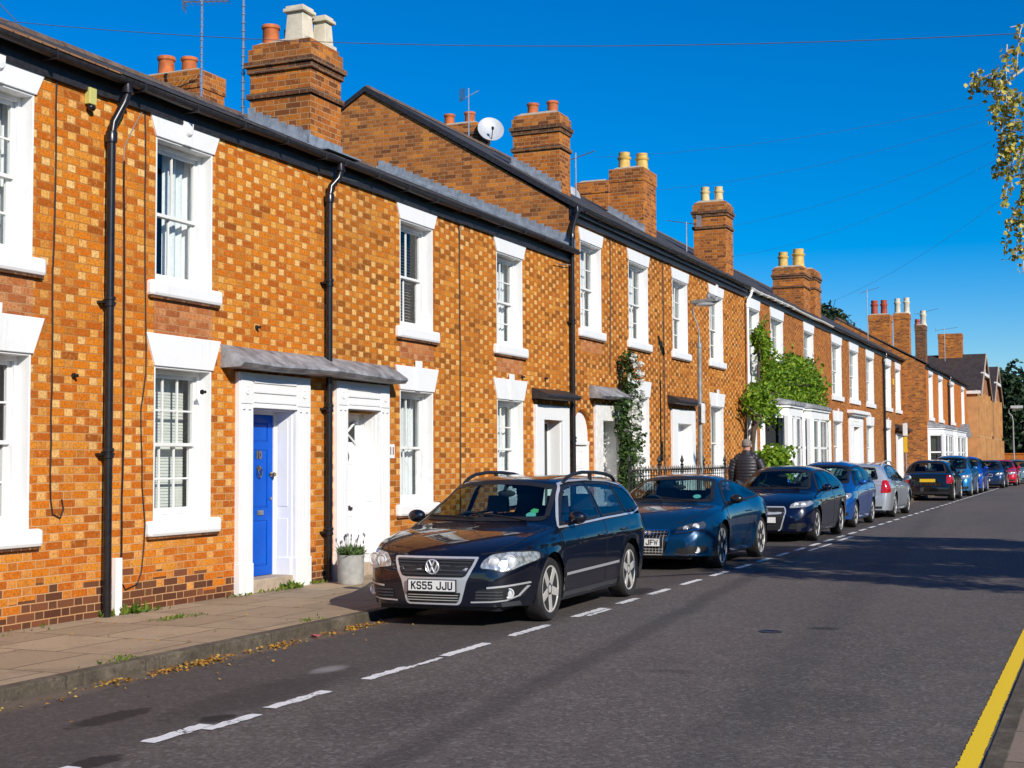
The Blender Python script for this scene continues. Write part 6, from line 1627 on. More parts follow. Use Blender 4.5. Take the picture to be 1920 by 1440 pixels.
# ================================================================== STREET FURNITURE, PERSON, PLANTS, WIRES
def rnd_unit():
    z = random.uniform(-1, 1); a = random.uniform(0, 2 * PI); r_ = math.sqrt(1 - z * z); return Vector((r_ * math.cos(a), r_ * math.sin(a), z))
def add_leaf(b, p, size, n_=None, asp=.5, droop=None):
    n_ = n_ or rnd_unit(); t = rnd_unit() if droop is None else (droop + rnd_unit() * .35)
    t = (t - n_ * t.dot(n_))
    if t.length < 1e-3: return
    t.normalize(); s_ = n_.cross(t) * size * asp; t = t * size; fold = n_ * size * .12
    o = len(b.v); b.v += [tuple(p), tuple(p + t * .45 + s_ + fold), tuple(p + t), tuple(p + t * .45 - s_ + fold)]; b.f += [(o, o + 1, o + 2, o + 3)]
def clump(b, c, rad, n_, size, asp=.5, up=.35, hollow=.35, test=None):
    c = Vector(c)
    for _ in range(n_):
        d = rnd_unit(); r_ = (hollow + (1 - hollow) * random.random() ** .6); p = c + Vector((d.x * rad[0], d.y * rad[1], d.z * rad[2])) * r_
        if test and not test(p): continue
        nn = (d * .5 + rnd_unit() * .8 + Vector((0, 0, up))).normalized(); add_leaf(b, p, size * random.uniform(.7, 1.25), nn, asp)

# ---------------------------------------------------------------- lamp post beside the railings
lp = thing('street_lamp', 'grey street lamp with white sign box and swan neck arm by the railings', 'street lamp', (-8.25, 29.9, .1))
b = MB(); b.lathe([(.10, 0), (.095, .5), (.085, .9), (.075, .95), (.055, 1.0), (.046, 4.0), (.046, 4.06)], (0, 0, 0), n=16); obj('post', b, M['galv'], lp, smooth=True)
b = MB(); b.lathe([(.062, 4.03), (.062, 4.11), (.03, 4.16), (.024, 4.3)], (0, 0, 0), n=14); b.tube([(0, 0, 4.25), (-.005, 0, 4.4), (-.04, 0, 4.56), (-.10, 0, 4.70), (-.13, 0, 4.84), (-.12, 0, 4.94), (-.06, 0, 5.0), (.02, 0, 5.02)], .016, 10); obj('swan_neck', b, M['galv'], lp, smooth=True)
b = MB(); b.prism([(-.16, -.07, 5.0), (.42, -.10, 5.03), (.46, -.05, 5.04), (.46, .05, 5.04), (.42, .10, 5.03), (-.16, .07, 5.0)], (0, 0, .085)); b.lathe([(.04, 0), (.045, .07), (.03, .11), (0, .12)], (.22, 0, 5.11), n=14); hd = obj('lamp_head', b, M['galv'], lp, bevel=.02)
b = MB(); b.ball((.16, 0, 5.01), .25, .085, .075, 16, 8); obj('lamp_bowl', b, M['lampglass'], hd, smooth=True)
b = MB(); b.box(.05, .085, -.11, .11, 2.36, 2.80); b.box(.052, .092, -.10, .10, 2.60, 2.76); sg_ = obj('sign_box', b, M['white_old'], lp, bevel=.006)
b = MB()
for z in (2.42, 2.74): b.lathe([(.068, -.015), (.068, .015)], (0, 0, z), n=14)
obj('sign_clip', b, M['steel'], sg_)

lp = thing('street_lamp', 'distant pale street lamp in front of the dark trees', 'street lamp', (-6.72, 115.4, 0))
b = MB(); b.lathe([(.11, 0), (.10, .9), (.065, 1.0), (.055, 4.6)], (0, 0, 0), n=12); obj('post', b, M['galv'], lp, smooth=True)
b = MB(); b.tube([(0, 0, 4.5), (-.05, 0, 4.9), (-.3, 0, 5.2), (-.28, 0, 5.5), (.1, 0, 5.6)], .045, 8); obj('swan_neck', b, M['galv'], lp, smooth=True)
b = MB(); b.box(-.15, .75, -.15, .15, 5.55, 5.75); b.ball((.3, 0, 5.55), .4, .14, .1, 12, 6); obj('lamp_head', b, M['lampglass'], lp, smooth=True)

# sign post at the corner of the row
t = thing('sign_post', 'grey post with white and yellow plates at the corner of the row', 'sign post', (-8.9, 68.9, .1))
b = MB(); b.tube([(0, 0, 0), (0, 0, 3.3)], .05, 10); obj('post', b, M['galv'], t, smooth=True)
b = MB(); b.box(-.11, .11, -.075, -.055, 2.65, 3.25); obj('white_plate', b, M['white_old'], t, bevel=.01)
b = MB(); b.box(-.09, .09, -.075, -.055, 1.85, 2.6); obj('yellow_plate', b, M['plate_yellow'], t, bevel=.01)

b = MB(); b.lathe([(.11, -.01), (.11, .007), (.095, .008), (.09, .005), (0, .006)], (0, 0, 0), n=24); o = obj('stop_valve_cover', b, M['darkmetal'], loc=(-3.02, 13.35, 0), smooth=True); tag(o, 'small round iron cover set in the asphalt', 'cover')
# ---------------------------------------------------------------- railings
rt = thing('iron_railing', 'black iron railing with spear finials in front of the tall houses', 'railing', (-8.2, 24.75, .1))
b = MB(); b.box(-.02, .02, 0, 7.65, 1.24, 1.255); b.box(-.02, .02, 0, 7.65, .12, .135); obj('rail', b, M['iron'], rt)
b = MB(); b.tube([(0, 0, 0), (0, 0, 1.32)], .0085, 6); b.lathe([(.012, 1.30), (.02, 1.315), (.009, 1.325), (.026, 1.36), (.02, 1.385), (0, 1.46)], (0, 0, 0), n=6); bar0 = obj('bar', b, M['iron'], rt, smooth=True)
b = MB(); b.tube([(0, 0, 0), (0, 0, 1.45)], .022, 8); b.lathe([(.03, 1.44), (.04, 1.47), (.015, 1.49), (.045, 1.54), (.03, 1.59), (0, 1.68)], (0, 0, 0), n=8); post0 = obj('post', b, M['iron'], rt, smooth=True)
y = .17; k = 1
while y < 7.7:
    o = (post0 if k % 11 == 0 else bar0).copy(); o.location = (0, y, 0); o.parent = rt; COL.objects.link(o); y += .17 if not 2.6 < y < 4.1 else .13; k += 1

# ---------------------------------------------------------------- planter with lavender
t = thing('planter', 'round grey concrete planter on the footway by the white front door', 'planter', (-8.92, 15.62, .1))
b = MB(); b.lathe([(.155, 0), (.165, .02), (.172, .33), (.176, .37), (.160, .37), (.152, .30), (0, .30)], (0, 0, 0), n=32); obj('pot', b, M['concrete'], t, smooth=True)
b = MB(); b.lathe([(.155, .325), (.08, .34), (0, .345)], (0, 0, 0), n=24); obj('soil', b, M['soil'], t, smooth=True)
lv = thing('lavender', 'bushy green lavender with dark flower heads growing in the concrete planter', 'plant', (-8.92, 15.62, .44))
b = MB()
for _ in range(520):
    a = random.uniform(0, 2 * PI); r_ = .14 * math.sqrt(random.random()); p = Vector((r_ * math.cos(a), r_ * math.sin(a), random.uniform(0, .05))); add_leaf(b, p, random.uniform(.06, .16), (rnd_unit() + Vector((0, 0, .1))).normalized(), .09, Vector((p.x * 4, p.y * 4, 1.1)))
obj('foliage', b, M['leaf_lavender'], lv, fix=False)
for _ in range(16):
    a = random.uniform(0, 2 * PI); r_ = random.uniform(.05, .19); h = random.uniform(.16, .27); x, y = r_ * math.cos(a), r_ * math.sin(a); b = MB(); b.tube([(x * .4, y * .4, .02), (x * .9, y * .9, h - .05), (x, y, h)], .0025, 5); b.ball((x * 1.02, y * 1.02, h + .02), .009, .009, .024, 8, 6); obj('flower_spike', b, M['lavender'], lv, smooth=True)

# ---------------------------------------------------------------- climbing rose
t = thing('climbing_rose', 'white climbing rose trained up the wall between the grey hooded door and its window', 'climbing rose', (-9.3, 28.0, .1))
O = Vector((-9.3, 28.0, .1)); b = MB(); lf = MB(); fl = MB()
for (y0, y1, z1) in ((27.6, 27.5, 2.3), (27.9, 28.1, 3.7), (28.2, 28.7, 2.9), (27.7, 27.2, 2.7), (28.4, 28.6, 1.9)):
    pts = [Vector((-9.28 + .05 * math.sin(i * 1.7), 27.72 + (y0 + (y1 - y0) * (i / 7) - 28) * .6 + .08 * math.sin(i * 2.2 + y0), .1 + (z1 - .1) * i / 7)) - O for i in range(8)]; b.tube(pts, [.026 - .0026 * i for i in range(8)], 6)
    for p in pts[1:]: clump(lf, p + Vector((.14, 0, 0)), (.16, .24, .28), 70, .07, .6)
for (y, z, ry, rz, k) in ((27.9, 3.75, .3, .2, 130), (28.0, 3.3, .35, .35, 200), (27.75, 2.4, .35, .5, 330), (27.7, 1.7, .35, .55, 380), (27.75, 1.0, .4, .5, 400), (28.2, 2.1, .35, .5, 200), (28.2, 1.2, .4, .5, 200), (27.3, 2.75, .25, .2, 90)):
    clump(lf, Vector((-9.15, 27.72 + (y - 28) * .6, z)) - O, (.2, ry * .75, rz), int(k * .8), .075, .6)
for (y, z, ry, rz, k) in ((27.9, 3.6, .35, .25, 12), (28.3, 3.45, .25, .2, 5), (28.1, 2.85, .35, .35, 18), (27.9, 2.45, .4, .35, 16), (28.1, 1.9, .35, .5, 16), (28.2, 1.3, .3, .5, 11), (27.35, 2.6, .25, .2, 10), (27.6, 1.9, .3, .6, 9), (27.8, 1.0, .4, .4, 9), (28.6, 3.0, .15, .5, 3)):
    for _ in range(k):
        c_ = Vector((-8.98 + random.uniform(-.14, .06), 27.75 + (y - 28) * .6 + random.uniform(-ry, ry) * .75, z + random.uniform(-rz, rz))) - O; clump(fl, c_, (.05, .05, .045), 16, .045, .8, .2, .2)
obj('stem', b, M['bark'], t, smooth=True); obj('foliage', lf, M['leaf_rose'], t, fix=False); obj('blossom', fl, M['petal'], t, fix=False)

# ---------------------------------------------------------------- wisteria and the bush below it
t = thing('wisteria', 'bright green wisteria spreading over the wall above the bay windows', 'wisteria', (-9.2, 38.4, .1))
O = Vector((-9.2, 38.4, .1)); b = MB(); lf = MB()
W1 = lambda *q: [Vector(p) - O for p in q]
b.tube(W1((-9.1, 38.5, .1), (-9.05, 38.55, 1.0), (-9.15, 38.4, 1.8), (-9.1, 38.6, 2.6), (-9.1, 39.0, 3.2), (-9.1, 39.3, 4.4), (-9.1, 39.5, 5.2)), [.10, .09, .085, .08, .06, .045, .02], 8)
b.tube(W1((-9.15, 38.3, .1), (-9.1, 38.2, 1.2), (-9.1, 38.5, 2.4), (-9.1, 40.5, 3.5), (-9.0, 43, 4.0), (-9.0, 46.5, 4.1)), [.07, .065, .06, .055, .045, .02], 8)
b.tube(W1((-9.1, 38.6, 2.6), (-9.0, 38.0, 3.0), (-9.0, 37.4, 3.1)), [.05, .035, .015], 6)
obj('stem', b, M['bark'], t, smooth=True)
for (y, z, ry, rz, dx, k) in ((38.6, 3.25, .9, .36, .22, 420), (39.6, 3.55, 1.0, .36, .25, 460), (40.9, 3.15, 1.3, .3, .28, 430), (39.6, 5.15, .5, .3, .2, 260), (40.0, 4.75, .35, .3, .18, 120), (42.9, 3.8, 1.1, .5, .32, 560), (41.6, 3.75, .9, .45, .28, 380), (42.0, 4.3, .7, .4, .22, 260), (40.6, 4.2, .5, .35, .2, 150), (44.0, 4.5, 1.1, .5, .34, 640), (45.6, 4.45, 1.2, .6, .38, 760), (47.0, 4.2, 1.2, .6, .35, 660), (46.6, 3.55, 1.2, .35, .3, 360), (44.6, 3.6, 1.3, .4, .3, 420), (48.3, 4.1, .5, .4, .2, 140)):
    clump(lf, Vector((-9.15, y, z)) - O, (dx, ry, rz), k, .15, .32, .3, .15)
    for _ in range(20):        # trailing shoots break the outline
        p = Vector((-9.15 + random.uniform(-.1, dx), y + random.uniform(-ry, ry) * 1.15, z + random.uniform(-rz, rz) * 1.2)) - O; d = Vector((random.uniform(0, .3), random.uniform(-.5, .5), random.uniform(-.4, .35)))
        for i in range(9): add_leaf(lf, p + d * (i / 8), .13, None, .3, d)
obj('foliage', lf, M['leaf_wisteria'], t, fix=False)
t = thing('garden_shrub', 'rounded leafy green shrub on the footway below the wisteria', 'shrub', (-8.55, 38.4, .1))
lf = MB(); b = MB()
for (y, z, ry, rz, k) in ((-.8, 1.25, .75, .6, 520), (.2, 1.5, .8, .5, 560), (.9, 1.2, .7, .6, 480), (0, .6, 1.3, .5, 420), (1.3, 1.75, .35, .22, 120)): clump(lf, (0, y, z), (.42, ry, rz), k, .12, .55, .4, .25)
for i in range(7): b.tube([(0, random.uniform(-.2, .2), 0), (random.uniform(-.1, .1), random.uniform(-.6, .6), .7), (random.uniform(-.2, .2), random.uniform(-1, 1), 1.3)], [.03, .02, .008], 6)
obj('stem', b, M['bark'], t, smooth=True); obj('foliage', lf, M['leaf_wisteria'], t, fix=False)

# ---------------------------------------------------------------- weeds, fallen leaves, a wrapper
b = MB()
def tuft(x, y, k, h, sp):
    for _ in range(k):
        p = Vector((x + random.gauss(0, sp * .4), y + random.gauss(0, sp), .1)); add_leaf(b, p, random.uniform(.4, 1) * h, rnd_unit(), random.uniform(.10, .3), Vector((random.uniform(-.5, .8), random.uniform(-.8, .8), random.uniform(.3, 1.2))))
for a in ((-9.33, 11.82, 70, .14, .09), (-9.33, 12.1, 30, .09, .1), (-9.36, 11.45, 40, .1, .06), (-8.62, 11.55, 90, .06, .12), (-8.55, 11.85, 30, .04, .1), (-7.2, 8.95, 60, .05, .16), (-7.25, 11.85, 40, .05, .1), (-9.28, 14.85, 60, .12, .10), (-9.3, 14.5, 40, .08, .15), (-9.33, 15.5, 30, .08, .08), (-9.3, 13.7, 30, .07, .12), (-9.3, 17.9, 40, .08, .3), (-9.36, 10.2, 24, .06, .3)): tuft(*a)
tag(obj('weeds', b, M['leaf_weed'], fix=False), 'small green weeds at the foot of the wall and in paving joints', 'weeds', None, 'stuff')
b = MB()
def litter(y, k, sy, sx=.07, x=-6.93):
    for _ in range(k):
        p = Vector((x + abs(random.gauss(0, sx)), y + random.gauss(0, sy), random.uniform(.006, .03))); add_leaf(b, p, random.uniform(.018, .042), (Vector((0, 0, 1)) + rnd_unit() * .6).normalized(), .42)
for a in ((8.5, 60, .1), (9.15, 80, .12), (9.62, 210, .17), (10.28, 24, .04), (10.72, 80, .10), (11.05, 26, .10), (11.6, 40, .08), (12.12, 110, .13), (12.5, 30, .1)): litter(*a)
litter(10.0, 60, 2.2, .3); litter(7.6, 30, .6, .1); litter(30, 60, 12, .2)
for _ in range(60): add_leaf(b, Vector((random.uniform(-9.2, -7.1), random.uniform(7.5, 16), .108)), random.uniform(.015, .04), (Vector((0, 0, 1)) + rnd_unit() * .4).normalized(), .45)
tag(obj('fallen_leaves', b, M['leaf_fallen'], fix=False), 'dry orange and yellow leaves lying in the road channel', 'leaves', None, 'stuff')
b = MB(); k = 9
b.add([(random.uniform(-.05, .05), random.uniform(-.06, .06), random.uniform(0, .04)) for _ in range(k)], [(0, 1, 2), (1, 2, 3), (2, 3, 4), (3, 4, 5), (4, 5, 6), (5, 6, 7), (6, 7, 8), (0, 3, 6), (1, 4, 8)])
M['wrapper'] = simple('pink_wrapper', (.6, .12, .16), .35)
o = obj('crumpled_wrapper', b, M['wrapper'], loc=(-6.88, 11.4, .006), fix=False); tag(o, 'crumpled pink wrapper among the fallen leaves', 'litter')

# ---------------------------------------------------------------- person walking away
pt = thing('person', 'grey haired person in dark quilted puffer jacket walking away behind the parked cars', 'person', (-7.47, 30.9, .1), RAD(4))
pt.scale = (1.12, 1.12, 1.07)
def skin(name, pts, edges, rad, mat, parent, sub=2, root=0):
    me = bpy.data.meshes.new(name); me.from_pydata(pts, edges, []); me.materials.append(mat)
    o = bpy.data.objects.new(name, me); COL.objects.link(o); o.parent = parent
    md = o.modifiers.new('skin', 'SKIN'); md.use_smooth_shade = True
    sv = me.skin_vertices[0].data
    for i, r_ in enumerate(rad): sv[i].radius = r_ if isinstance(r_, tuple) else (r_, r_)
    sv[root].use_root = True
    s2 = o.modifiers.new('sub', 'SUBSURF'); s2.levels = sub; s2.render_levels = sub
    return o
H_ = 1.05    # a tall figure
pts = [(0, 0, .95), (0, 0, 1.12), (0, .01, 1.30), (0, .01, 1.44), (0, .02, 1.52), (0, .035, 1.60), (0, .045, 1.69), (0, .05, 1.755),
       (-.19, .01, 1.42), (-.27, -.01, 1.16), (-.29, .05, .93), (-.30, .09, .86),          # left arm hanging, hand
       (.19, .01, 1.42), (.29, -.03, 1.17), (.27, .13, 1.00), (.24, .19, .97),              # right arm bent
       (-.10, 0, .90), (-.11, -.08, .50), (-.11, -.22, .10), (-.11, -.14, .04),
       (.10, 0, .90), (.11, .12, .50), (.11, .13, .09), (.11, .24, .035)]
edges = [(0, 1), (1, 2), (2, 3), (3, 4), (4, 5), (5, 6), (6, 7), (3, 8), (8, 9), (9, 10), (10, 11), (3, 12), (12, 13), (13, 14), (14, 15), (0, 16), (16, 17), (17, 18), (18, 19), (0, 20), (20, 21), (21, 22), (22, 23)]
rad = [(.15, .11), (.14, .105), (.16, .11), (.11, .09), (.062, .062), (.078, .085), (.088, .10), (.06, .07), .062, .05, .036, (.03, .04), .062, .05, .036, (.03, .04), .088, .062, .045, .045, .088, .062, .045, .045]
pts = [(x, y, z * H_) for x, y, z in pts]
skin('body', pts, edges, rad, M['skin'], pt)
# fingers of the hanging hand and the bent one
for (hx, hy, hz, d) in ((-.30, .10, .845 * H_, -1), (.23, .205, .965 * H_, 1)):
    fp = []; fe = []; fr_ = []
    for i in range(4):
        y = hy - .025 + .018 * i; L = (.07, .085, .08, .06)[i]; dz = Vector((0, .25, -1)) if d < 0 else Vector((-.6, .7, -.2)); o_ = len(fp)
        fp += [(hx, y, hz + .02), tuple(Vector((hx, y, hz - .02)) + dz * L * .45), tuple(Vector((hx, y + .015, hz - .02)) + dz * L)]; fe += [(o_, o_ + 1), (o_ + 1, o_ + 2)]; fr_ += [.011, .009, .0075]
    o_ = len(fp); fp += [(hx, hy + .035, hz + .03), (hx, hy + .065, hz), (hx, hy + .075, hz - .03)]; fe += [(o_, o_ + 1), (o_ + 1, o_ + 2)]; fr_ += [.012, .010, .008]
    b = MB()
    for a, e in fe: b.tube([fp[a], fp[e]], [fr_[a], fr_[e]], 7)
    obj('fingers', b, M['skin'], pt, smooth=True)
# quilted jacket: torso and sleeves, ringed by the stitching
jk = N('quilted_jacket'); jk.set(color=(.020, .018, .023), rough=.5, spec=.5); M['jacket'] = jk.m
def quilted(b, path, radx, rady, n_=20, per=.066, amp=.010):
    P = [Vector(p) for p in path]; L = [0]
    for i in range(1, len(P)): L.append(L[-1] + (P[i] - P[i - 1]).length)
    k = int(L[-1] / (per / 6)); rings = []
    for i in range(k + 1):
        s_ = L[-1] * i / k; j = max(q for q in range(len(L)) if L[q] <= s_ + 1e-9); j = min(j, len(P) - 2); t_ = (s_ - L[j]) / (L[j + 1] - L[j])
        c_ = P[j].lerp(P[j + 1], t_); rx = radx[j] * (1 - t_) + radx[j + 1] * t_; ry = rady[j] * (1 - t_) + rady[j + 1] * t_
        pf = abs(math.sin(PI * s_ / per)) ** .6 * amp; d = (P[j + 1] - P[j]).normalized()
        if abs(d.z) > .6: ex = Vector((1, 0, -d.x / d.z)).normalized(); ey = d.cross(ex).normalized()
        else: ey = Vector((0, 0, 1)); ex = d.cross(ey).normalized()
        rings.append([c_ + ex * (rx + pf - amp) * math.cos(2 * PI * q / n_) + ey * (ry + pf - amp) * math.sin(2 * PI * q / n_) for q in range(n_)])
    o = len(b.v); b.v += [tuple(p) for r_ in rings for p in r_]
    b.f += [(o + i * n_ + q, o + i * n_ + (q + 1) % n_, o + (i + 1) * n_ + (q + 1) % n_, o + (i + 1) * n_ + q) for i in range(k) for q in range(n_)]
    b.f += [tuple(o + q for q in range(n_)), tuple(o + k * n_ + q for q in range(n_ - 1, -1, -1))]
b = MB()
quilted(b, [(0, 0, .84 * H_), (0, 0, 1.0 * H_), (0, .0, 1.2 * H_), (0, .005, 1.36 * H_), (0, .01, 1.45 * H_), (0, .015, 1.505 * H_), (0, .025, 1.555 * H_)], [.235, .235, .25, .255, .20, .11, .092], [.165, .16, .165, .16, .125, .10, .09], 28)
quilted(b, [(-.13, .01, 1.445 * H_), (-.235, .0, 1.37 * H_), (-.30, -.015, 1.16 * H_), (-.31, .045, .93 * H_), (-.31, .06, .89 * H_)], [.10, .10, .082, .066, .05], [.10, .095, .085, .066, .05], 16)
quilted(b, [(.13, .01, 1.445 * H_), (.235, .0, 1.37 * H_), (.335, -.035, 1.17 * H_), (.285, .10, 1.02 * H_), (.265, .15, .99 * H_)], [.10, .10, .082, .066, .05], [.10, .095, .085, .066, .05], 16)
obj('jacket', b, M['jacket'], pt, smooth='full', fix=False)
skin('trousers', [(0, 0, .97 * H_), (-.10, 0, .90 * H_), (-.11, -.08, .5 * H_), (-.11, -.21, .11 * H_), (.10, 0, .90 * H_), (.11, .12, .5 * H_), (.11, .13, .10 * H_)], [(0, 1), (1, 2), (2, 3), (0, 4), (4, 5), (5, 6)], [(.17, .125), .105, .08, .068, .105, .08, .068], M['trouser'], pt)
for x, y0, y1, z in ((-.11, -.24, -.05, .05), (.11, .08, .30, .035)):
    b = MB(); b.ball((x, (y0 + y1) / 2, z), .05, .14, .05, 14, 8); obj('shoe', b, M['shoe'], pt, smooth=True)
b = MB(); b.ball((0, .035, 1.715 * H_), .100, .116, .088, 20, 12); b.ball((0, .0, 1.675 * H_), .092, .082, .060, 16, 10); obj('hair', b, M['greyhair'], pt, smooth=True)
b = MB()
for s_ in (-1, 1): b.ball((s_ * .092, .05, 1.655 * H_), .016, .026, .034, 10, 8)
obj('ears', b, M['skin'], pt, smooth=True)
b = MB(); b.ball((0, .155, 1.64 * H_), .017, .028, .026, 10, 8)
obj('nose', b, M['skin'], pt, smooth=True)
b = MB()
for s_ in (-1, 1): b.ball((s_ * .034, .138, 1.672 * H_), .014, .012, .010, 10, 8)
obj('eyes', b, M['white'], pt, smooth=True)
b = MB(); b.ball((0, .142, 1.598 * H_), .026, .010, .008, 10, 6); M['lip'] = simple('lips', (.42, .16, .13), .5); obj('mouth', b, M['lip'], pt, smooth=True)

# ---------------------------------------------------------------- aerials and dishes
AER = 'aerials on the roofs'
def aerial(label, x, y, z0, z1, boom=None, els=8, L=.6, ang=0, lattice=False, tilt=0, el=.16):
    t = thing('tv_aerial', label, 'aerial', (x, y, z0), 0, AER); b = MB(); h = z1 - z0
    b.tube([(0, 0, 0), (0, 0, h)], .019, 8)
    if lattice:
        for i in range(int(h / .12)): b.lathe([(.03, 0), (.03, .02)], (0, 0, .1 + i * .12), n=8)
    obj('mast', b, M['aluminium'], t, smooth=True)
    if boom is not None:
        c_, s_ = math.cos(ang), math.sin(ang); b = MB(); b.tube([(-c_ * L * .4, -s_ * L * .4, boom - z0 - tilt * .4), (c_ * L * .6, s_ * L * .6, boom - z0 + tilt * .6)], .012, 6); bo = obj('boom', b, M['aluminium'], t)
        b = MB()
        for i in range(els):
            f = i / (els - 1) - .4; q = Vector((c_ * L * f, s_ * L * f, boom - z0 + tilt * f)); e_ = el * (1 - .35 * i / els); b.tube([q + Vector((-s_ * e_, c_ * e_, 0)), q - Vector((-s_ * e_, c_ * e_, 0))], .006, 5)
        q = Vector((-c_ * L * .4, -s_ * L * .4, boom - z0)); b.add([q + Vector((-s_ * .13, c_ * .13, -.16)), q + Vector((s_ * .13, -c_ * .13, -.16)), q + Vector((s_ * .13, -c_ * .13, .16)), q + Vector((-s_ * .13, c_ * .13, .16))], [(0, 1, 2, 3)])
        obj('elements', b, M['aluminium'], bo, fix=False)
    return t
aerial('thin ringed mast with comb aerial rising behind the first ridge', -13.7, 19.0, 7.5, 9.8, 9.34, 9, .75, RAD(20), True, el=.22)
aerial('pale ringed mast standing against the near chimney', -10.98, 16.2, 6.5, 8.6, None, lattice=True)
aerial('tilted whip aerial above the tall gable roof', -14.5, 31.3, 9.5, 11.0, 10.8, 5, .5, RAD(60), tilt=.3, el=.08)
aerial('square panel aerial beside the gable chimney', -11.5, 30.9, 7.7, 9.0, 8.88, 7, .8, RAD(-5), tilt=.18, el=.1)
aerial('two headed aerial fixed beside the cream potted chimney', -10.9, 38.3, 7.6, 8.45, 8.42, 8, 1.1, RAD(160), tilt=.25, el=.12)
aerial('tall thin aerial beside the red potted chimney', -10.4, 67.8, 7.2, 9.75, 9.7, 8, .9, RAD(10), tilt=.25, el=.2)
aerial('comb aerial above the dark far chimney', -10.3, 89.8, 8.0, 10.9, 10.8, 9, 1.4, RAD(0), tilt=.3, el=.25)
aerial('low far aerial above the tiled gable roof', -9.6, 94.6, 8.0, 10.2, 10.1, 8, 1.4, RAD(0), tilt=.15, el=.22)
def dish(label, x, y, z, r_, d):
    t = thing('satellite_dish', label, 'satellite dish', (x, y, z), 0, 'satellite dishes'); r_ *= .82; d = Vector(d).normalized(); b = MB()
    pr = [(r_ * q, .16 * r_ * 2 * q * q * .55) for q in (0, .2, .4, .6, .8, .95, 1)]; b.lathe(pr + [(r_ * 1.02, pr[-1][1] - .005), (r_ * .9, pr[-1][1] * .75), (.02, -.02)], (0, 0, 0), d, 28); obj('reflector', b, M['dish'], t, smooth=True)
    b = MB(); e = d * r_ * .9 + Vector((0, 0, -r_ * .35)); b.tube([Vector((0, 0, -r_)) + d * .1, Vector((0, 0, -r_ * .9)) + d * r_ * .5, e], .012, 6); b.ball(tuple(e), .04, .04, .05, 8, 6); obj('feed_arm', b, M['darkmetal'], t, smooth=True)
    b = MB(); b.tube([(0, 0, 0), -d * .12, -d * .2 + Vector((0, 0, -r_))], .02, 6); obj('bracket', b, M['galv'], t)
dish('large pale satellite dish on the chimney behind the tall gable', -14.62, 32.9, 10.3, .42, (.55, -.75, .32))
dish('small grey dish low behind the gable chimney', -11.75, 31.0, 7.95, .36, (.5, -.8, .3))

# ---------------------------------------------------------------- overhead wires
WG = 'overhead wires'
def wire(label, a, b_, sag, r_=.006):
    a, b_ = Vector(a), Vector(b_); b = MB(); k = 28; b.tube([a.lerp(b_, i / k) - Vector((0, 0, 4 * sag * (i / k) * (1 - i / k))) - a for i in range(k + 1)], r_, 5)
    o = obj('overhead_wire', b, M['wire'], loc=tuple(a)); tag(o, label, 'wire', WG)
POLE = (1.2, 26.0, 8.5)
wire('topmost overhead wire crossing the whole sky in front of the big chimney', (-16.5, 14.0, 8.23), (3.0, 14.0, 5.52), .52, .0045)
wire('thin wire running down to the panel aerial beside the gable chimney', (-11.0, 30.9, 8.85), POLE, .35, .003)
wire('thin wire running down to the buff potted chimney', (-10.3, 33.4, 8.45), POLE, .4, .003)
wire('thin wire meeting the top of the cream potted chimney', (-9.8, 39.2, 8.4), POLE, .4, .003)
wire('thin wire meeting the foot of the cream potted chimney', (-9.8, 39.2, 7.5), POLE, .6, .003)
wire('steepest thin wire falling to the eaves of the wisteria house', (-9.4, 46.0, 6.5), POLE, .7, .003)
wire('short wire stub dropping at the top left corner', (-11.2, 10.7, 7.3), (-9.5, 10.35, 5.82), .01, .005)
t = thing('telegraph_pole', 'brown wooden telegraph pole across the road carrying the overhead wires', 'pole', (POLE[0], POLE[1], 0)); b = MB(); b.tube([(0, 0, 0), (0, 0, 8.9)], [.14, .10], 12); obj('pole', b, M['bark'], t, smooth=True)
b = MB(); b.box(-.5, .5, -.05, .05, 8.3, 8.42); obj('cross_arm', b, M['bark'], t)

# ---------------------------------------------------------------- trees
def limbs(b, base, top, r0, crown, k, spread, seed=0):
    """tapered trunk with forking limbs ending inside the crown"""
    base, top = Vector(base), Vector(top); n_ = 7; P = [base.lerp(top, i / n_) + Vector((random.uniform(-.06, .06), random.uniform(-.06, .06), 0)) * (i > 0) for i in range(n_ + 1)]
    b.tube(P, [r0 * (1 - .75 * i / n_) for i in range(n_ + 1)], 8)
    for i in range(k):
        p = P[random.randint(n_ // 3, n_ - 1)]; e = Vector(crown) + Vector((rnd_unit().x * spread[0], rnd_unit().y * spread[1], rnd_unit().z * spread[2])) * .8; m = p.lerp(e, .5) + Vector((0, 0, .15 * (e - p).length)); b.tube([p, m, e], [r0 * .3, r0 * .18, r0 * .05], 6)

SHx, SHy = -sun_dir.x / sun_dir.z, -sun_dir.y / sun_dir.z
bt = thing('birch_tree', 'birch with drooping yellow green leaves reaching in at the top right', 'tree', (4.6, 17.2, 0)); O = Vector((4.6, 17.2, 0))
b = MB(); lf = MB()
limbs(b, (0, 0, 0), (.1, .1, 7.2), .17, (0, 0, 5.2), 26, (3.0, 3.2, 2.4))
b.tube([(0, 0, 4.2), (-2.2, -1.6, 5.2), (-4.0, -3.0, 5.5), (-5.05, -4.0, 5.25), (-5.5, -4.2, 4.9)], [.07, .05, .032, .016, .005], 7)
b.tube([(-3.6, -2.7, 5.45), (-4.9, -3.9, 5.6), (-5.3, -4.1, 5.52)], [.02, .012, .004], 6)
b.tube([(-1, -.7, 4.6), (-3.4, -2.6, 4.5), (-4.9, -4.0, 4.3), (-5.3, -4.2, 3.9)], [.05, .035, .018, .006], 7)
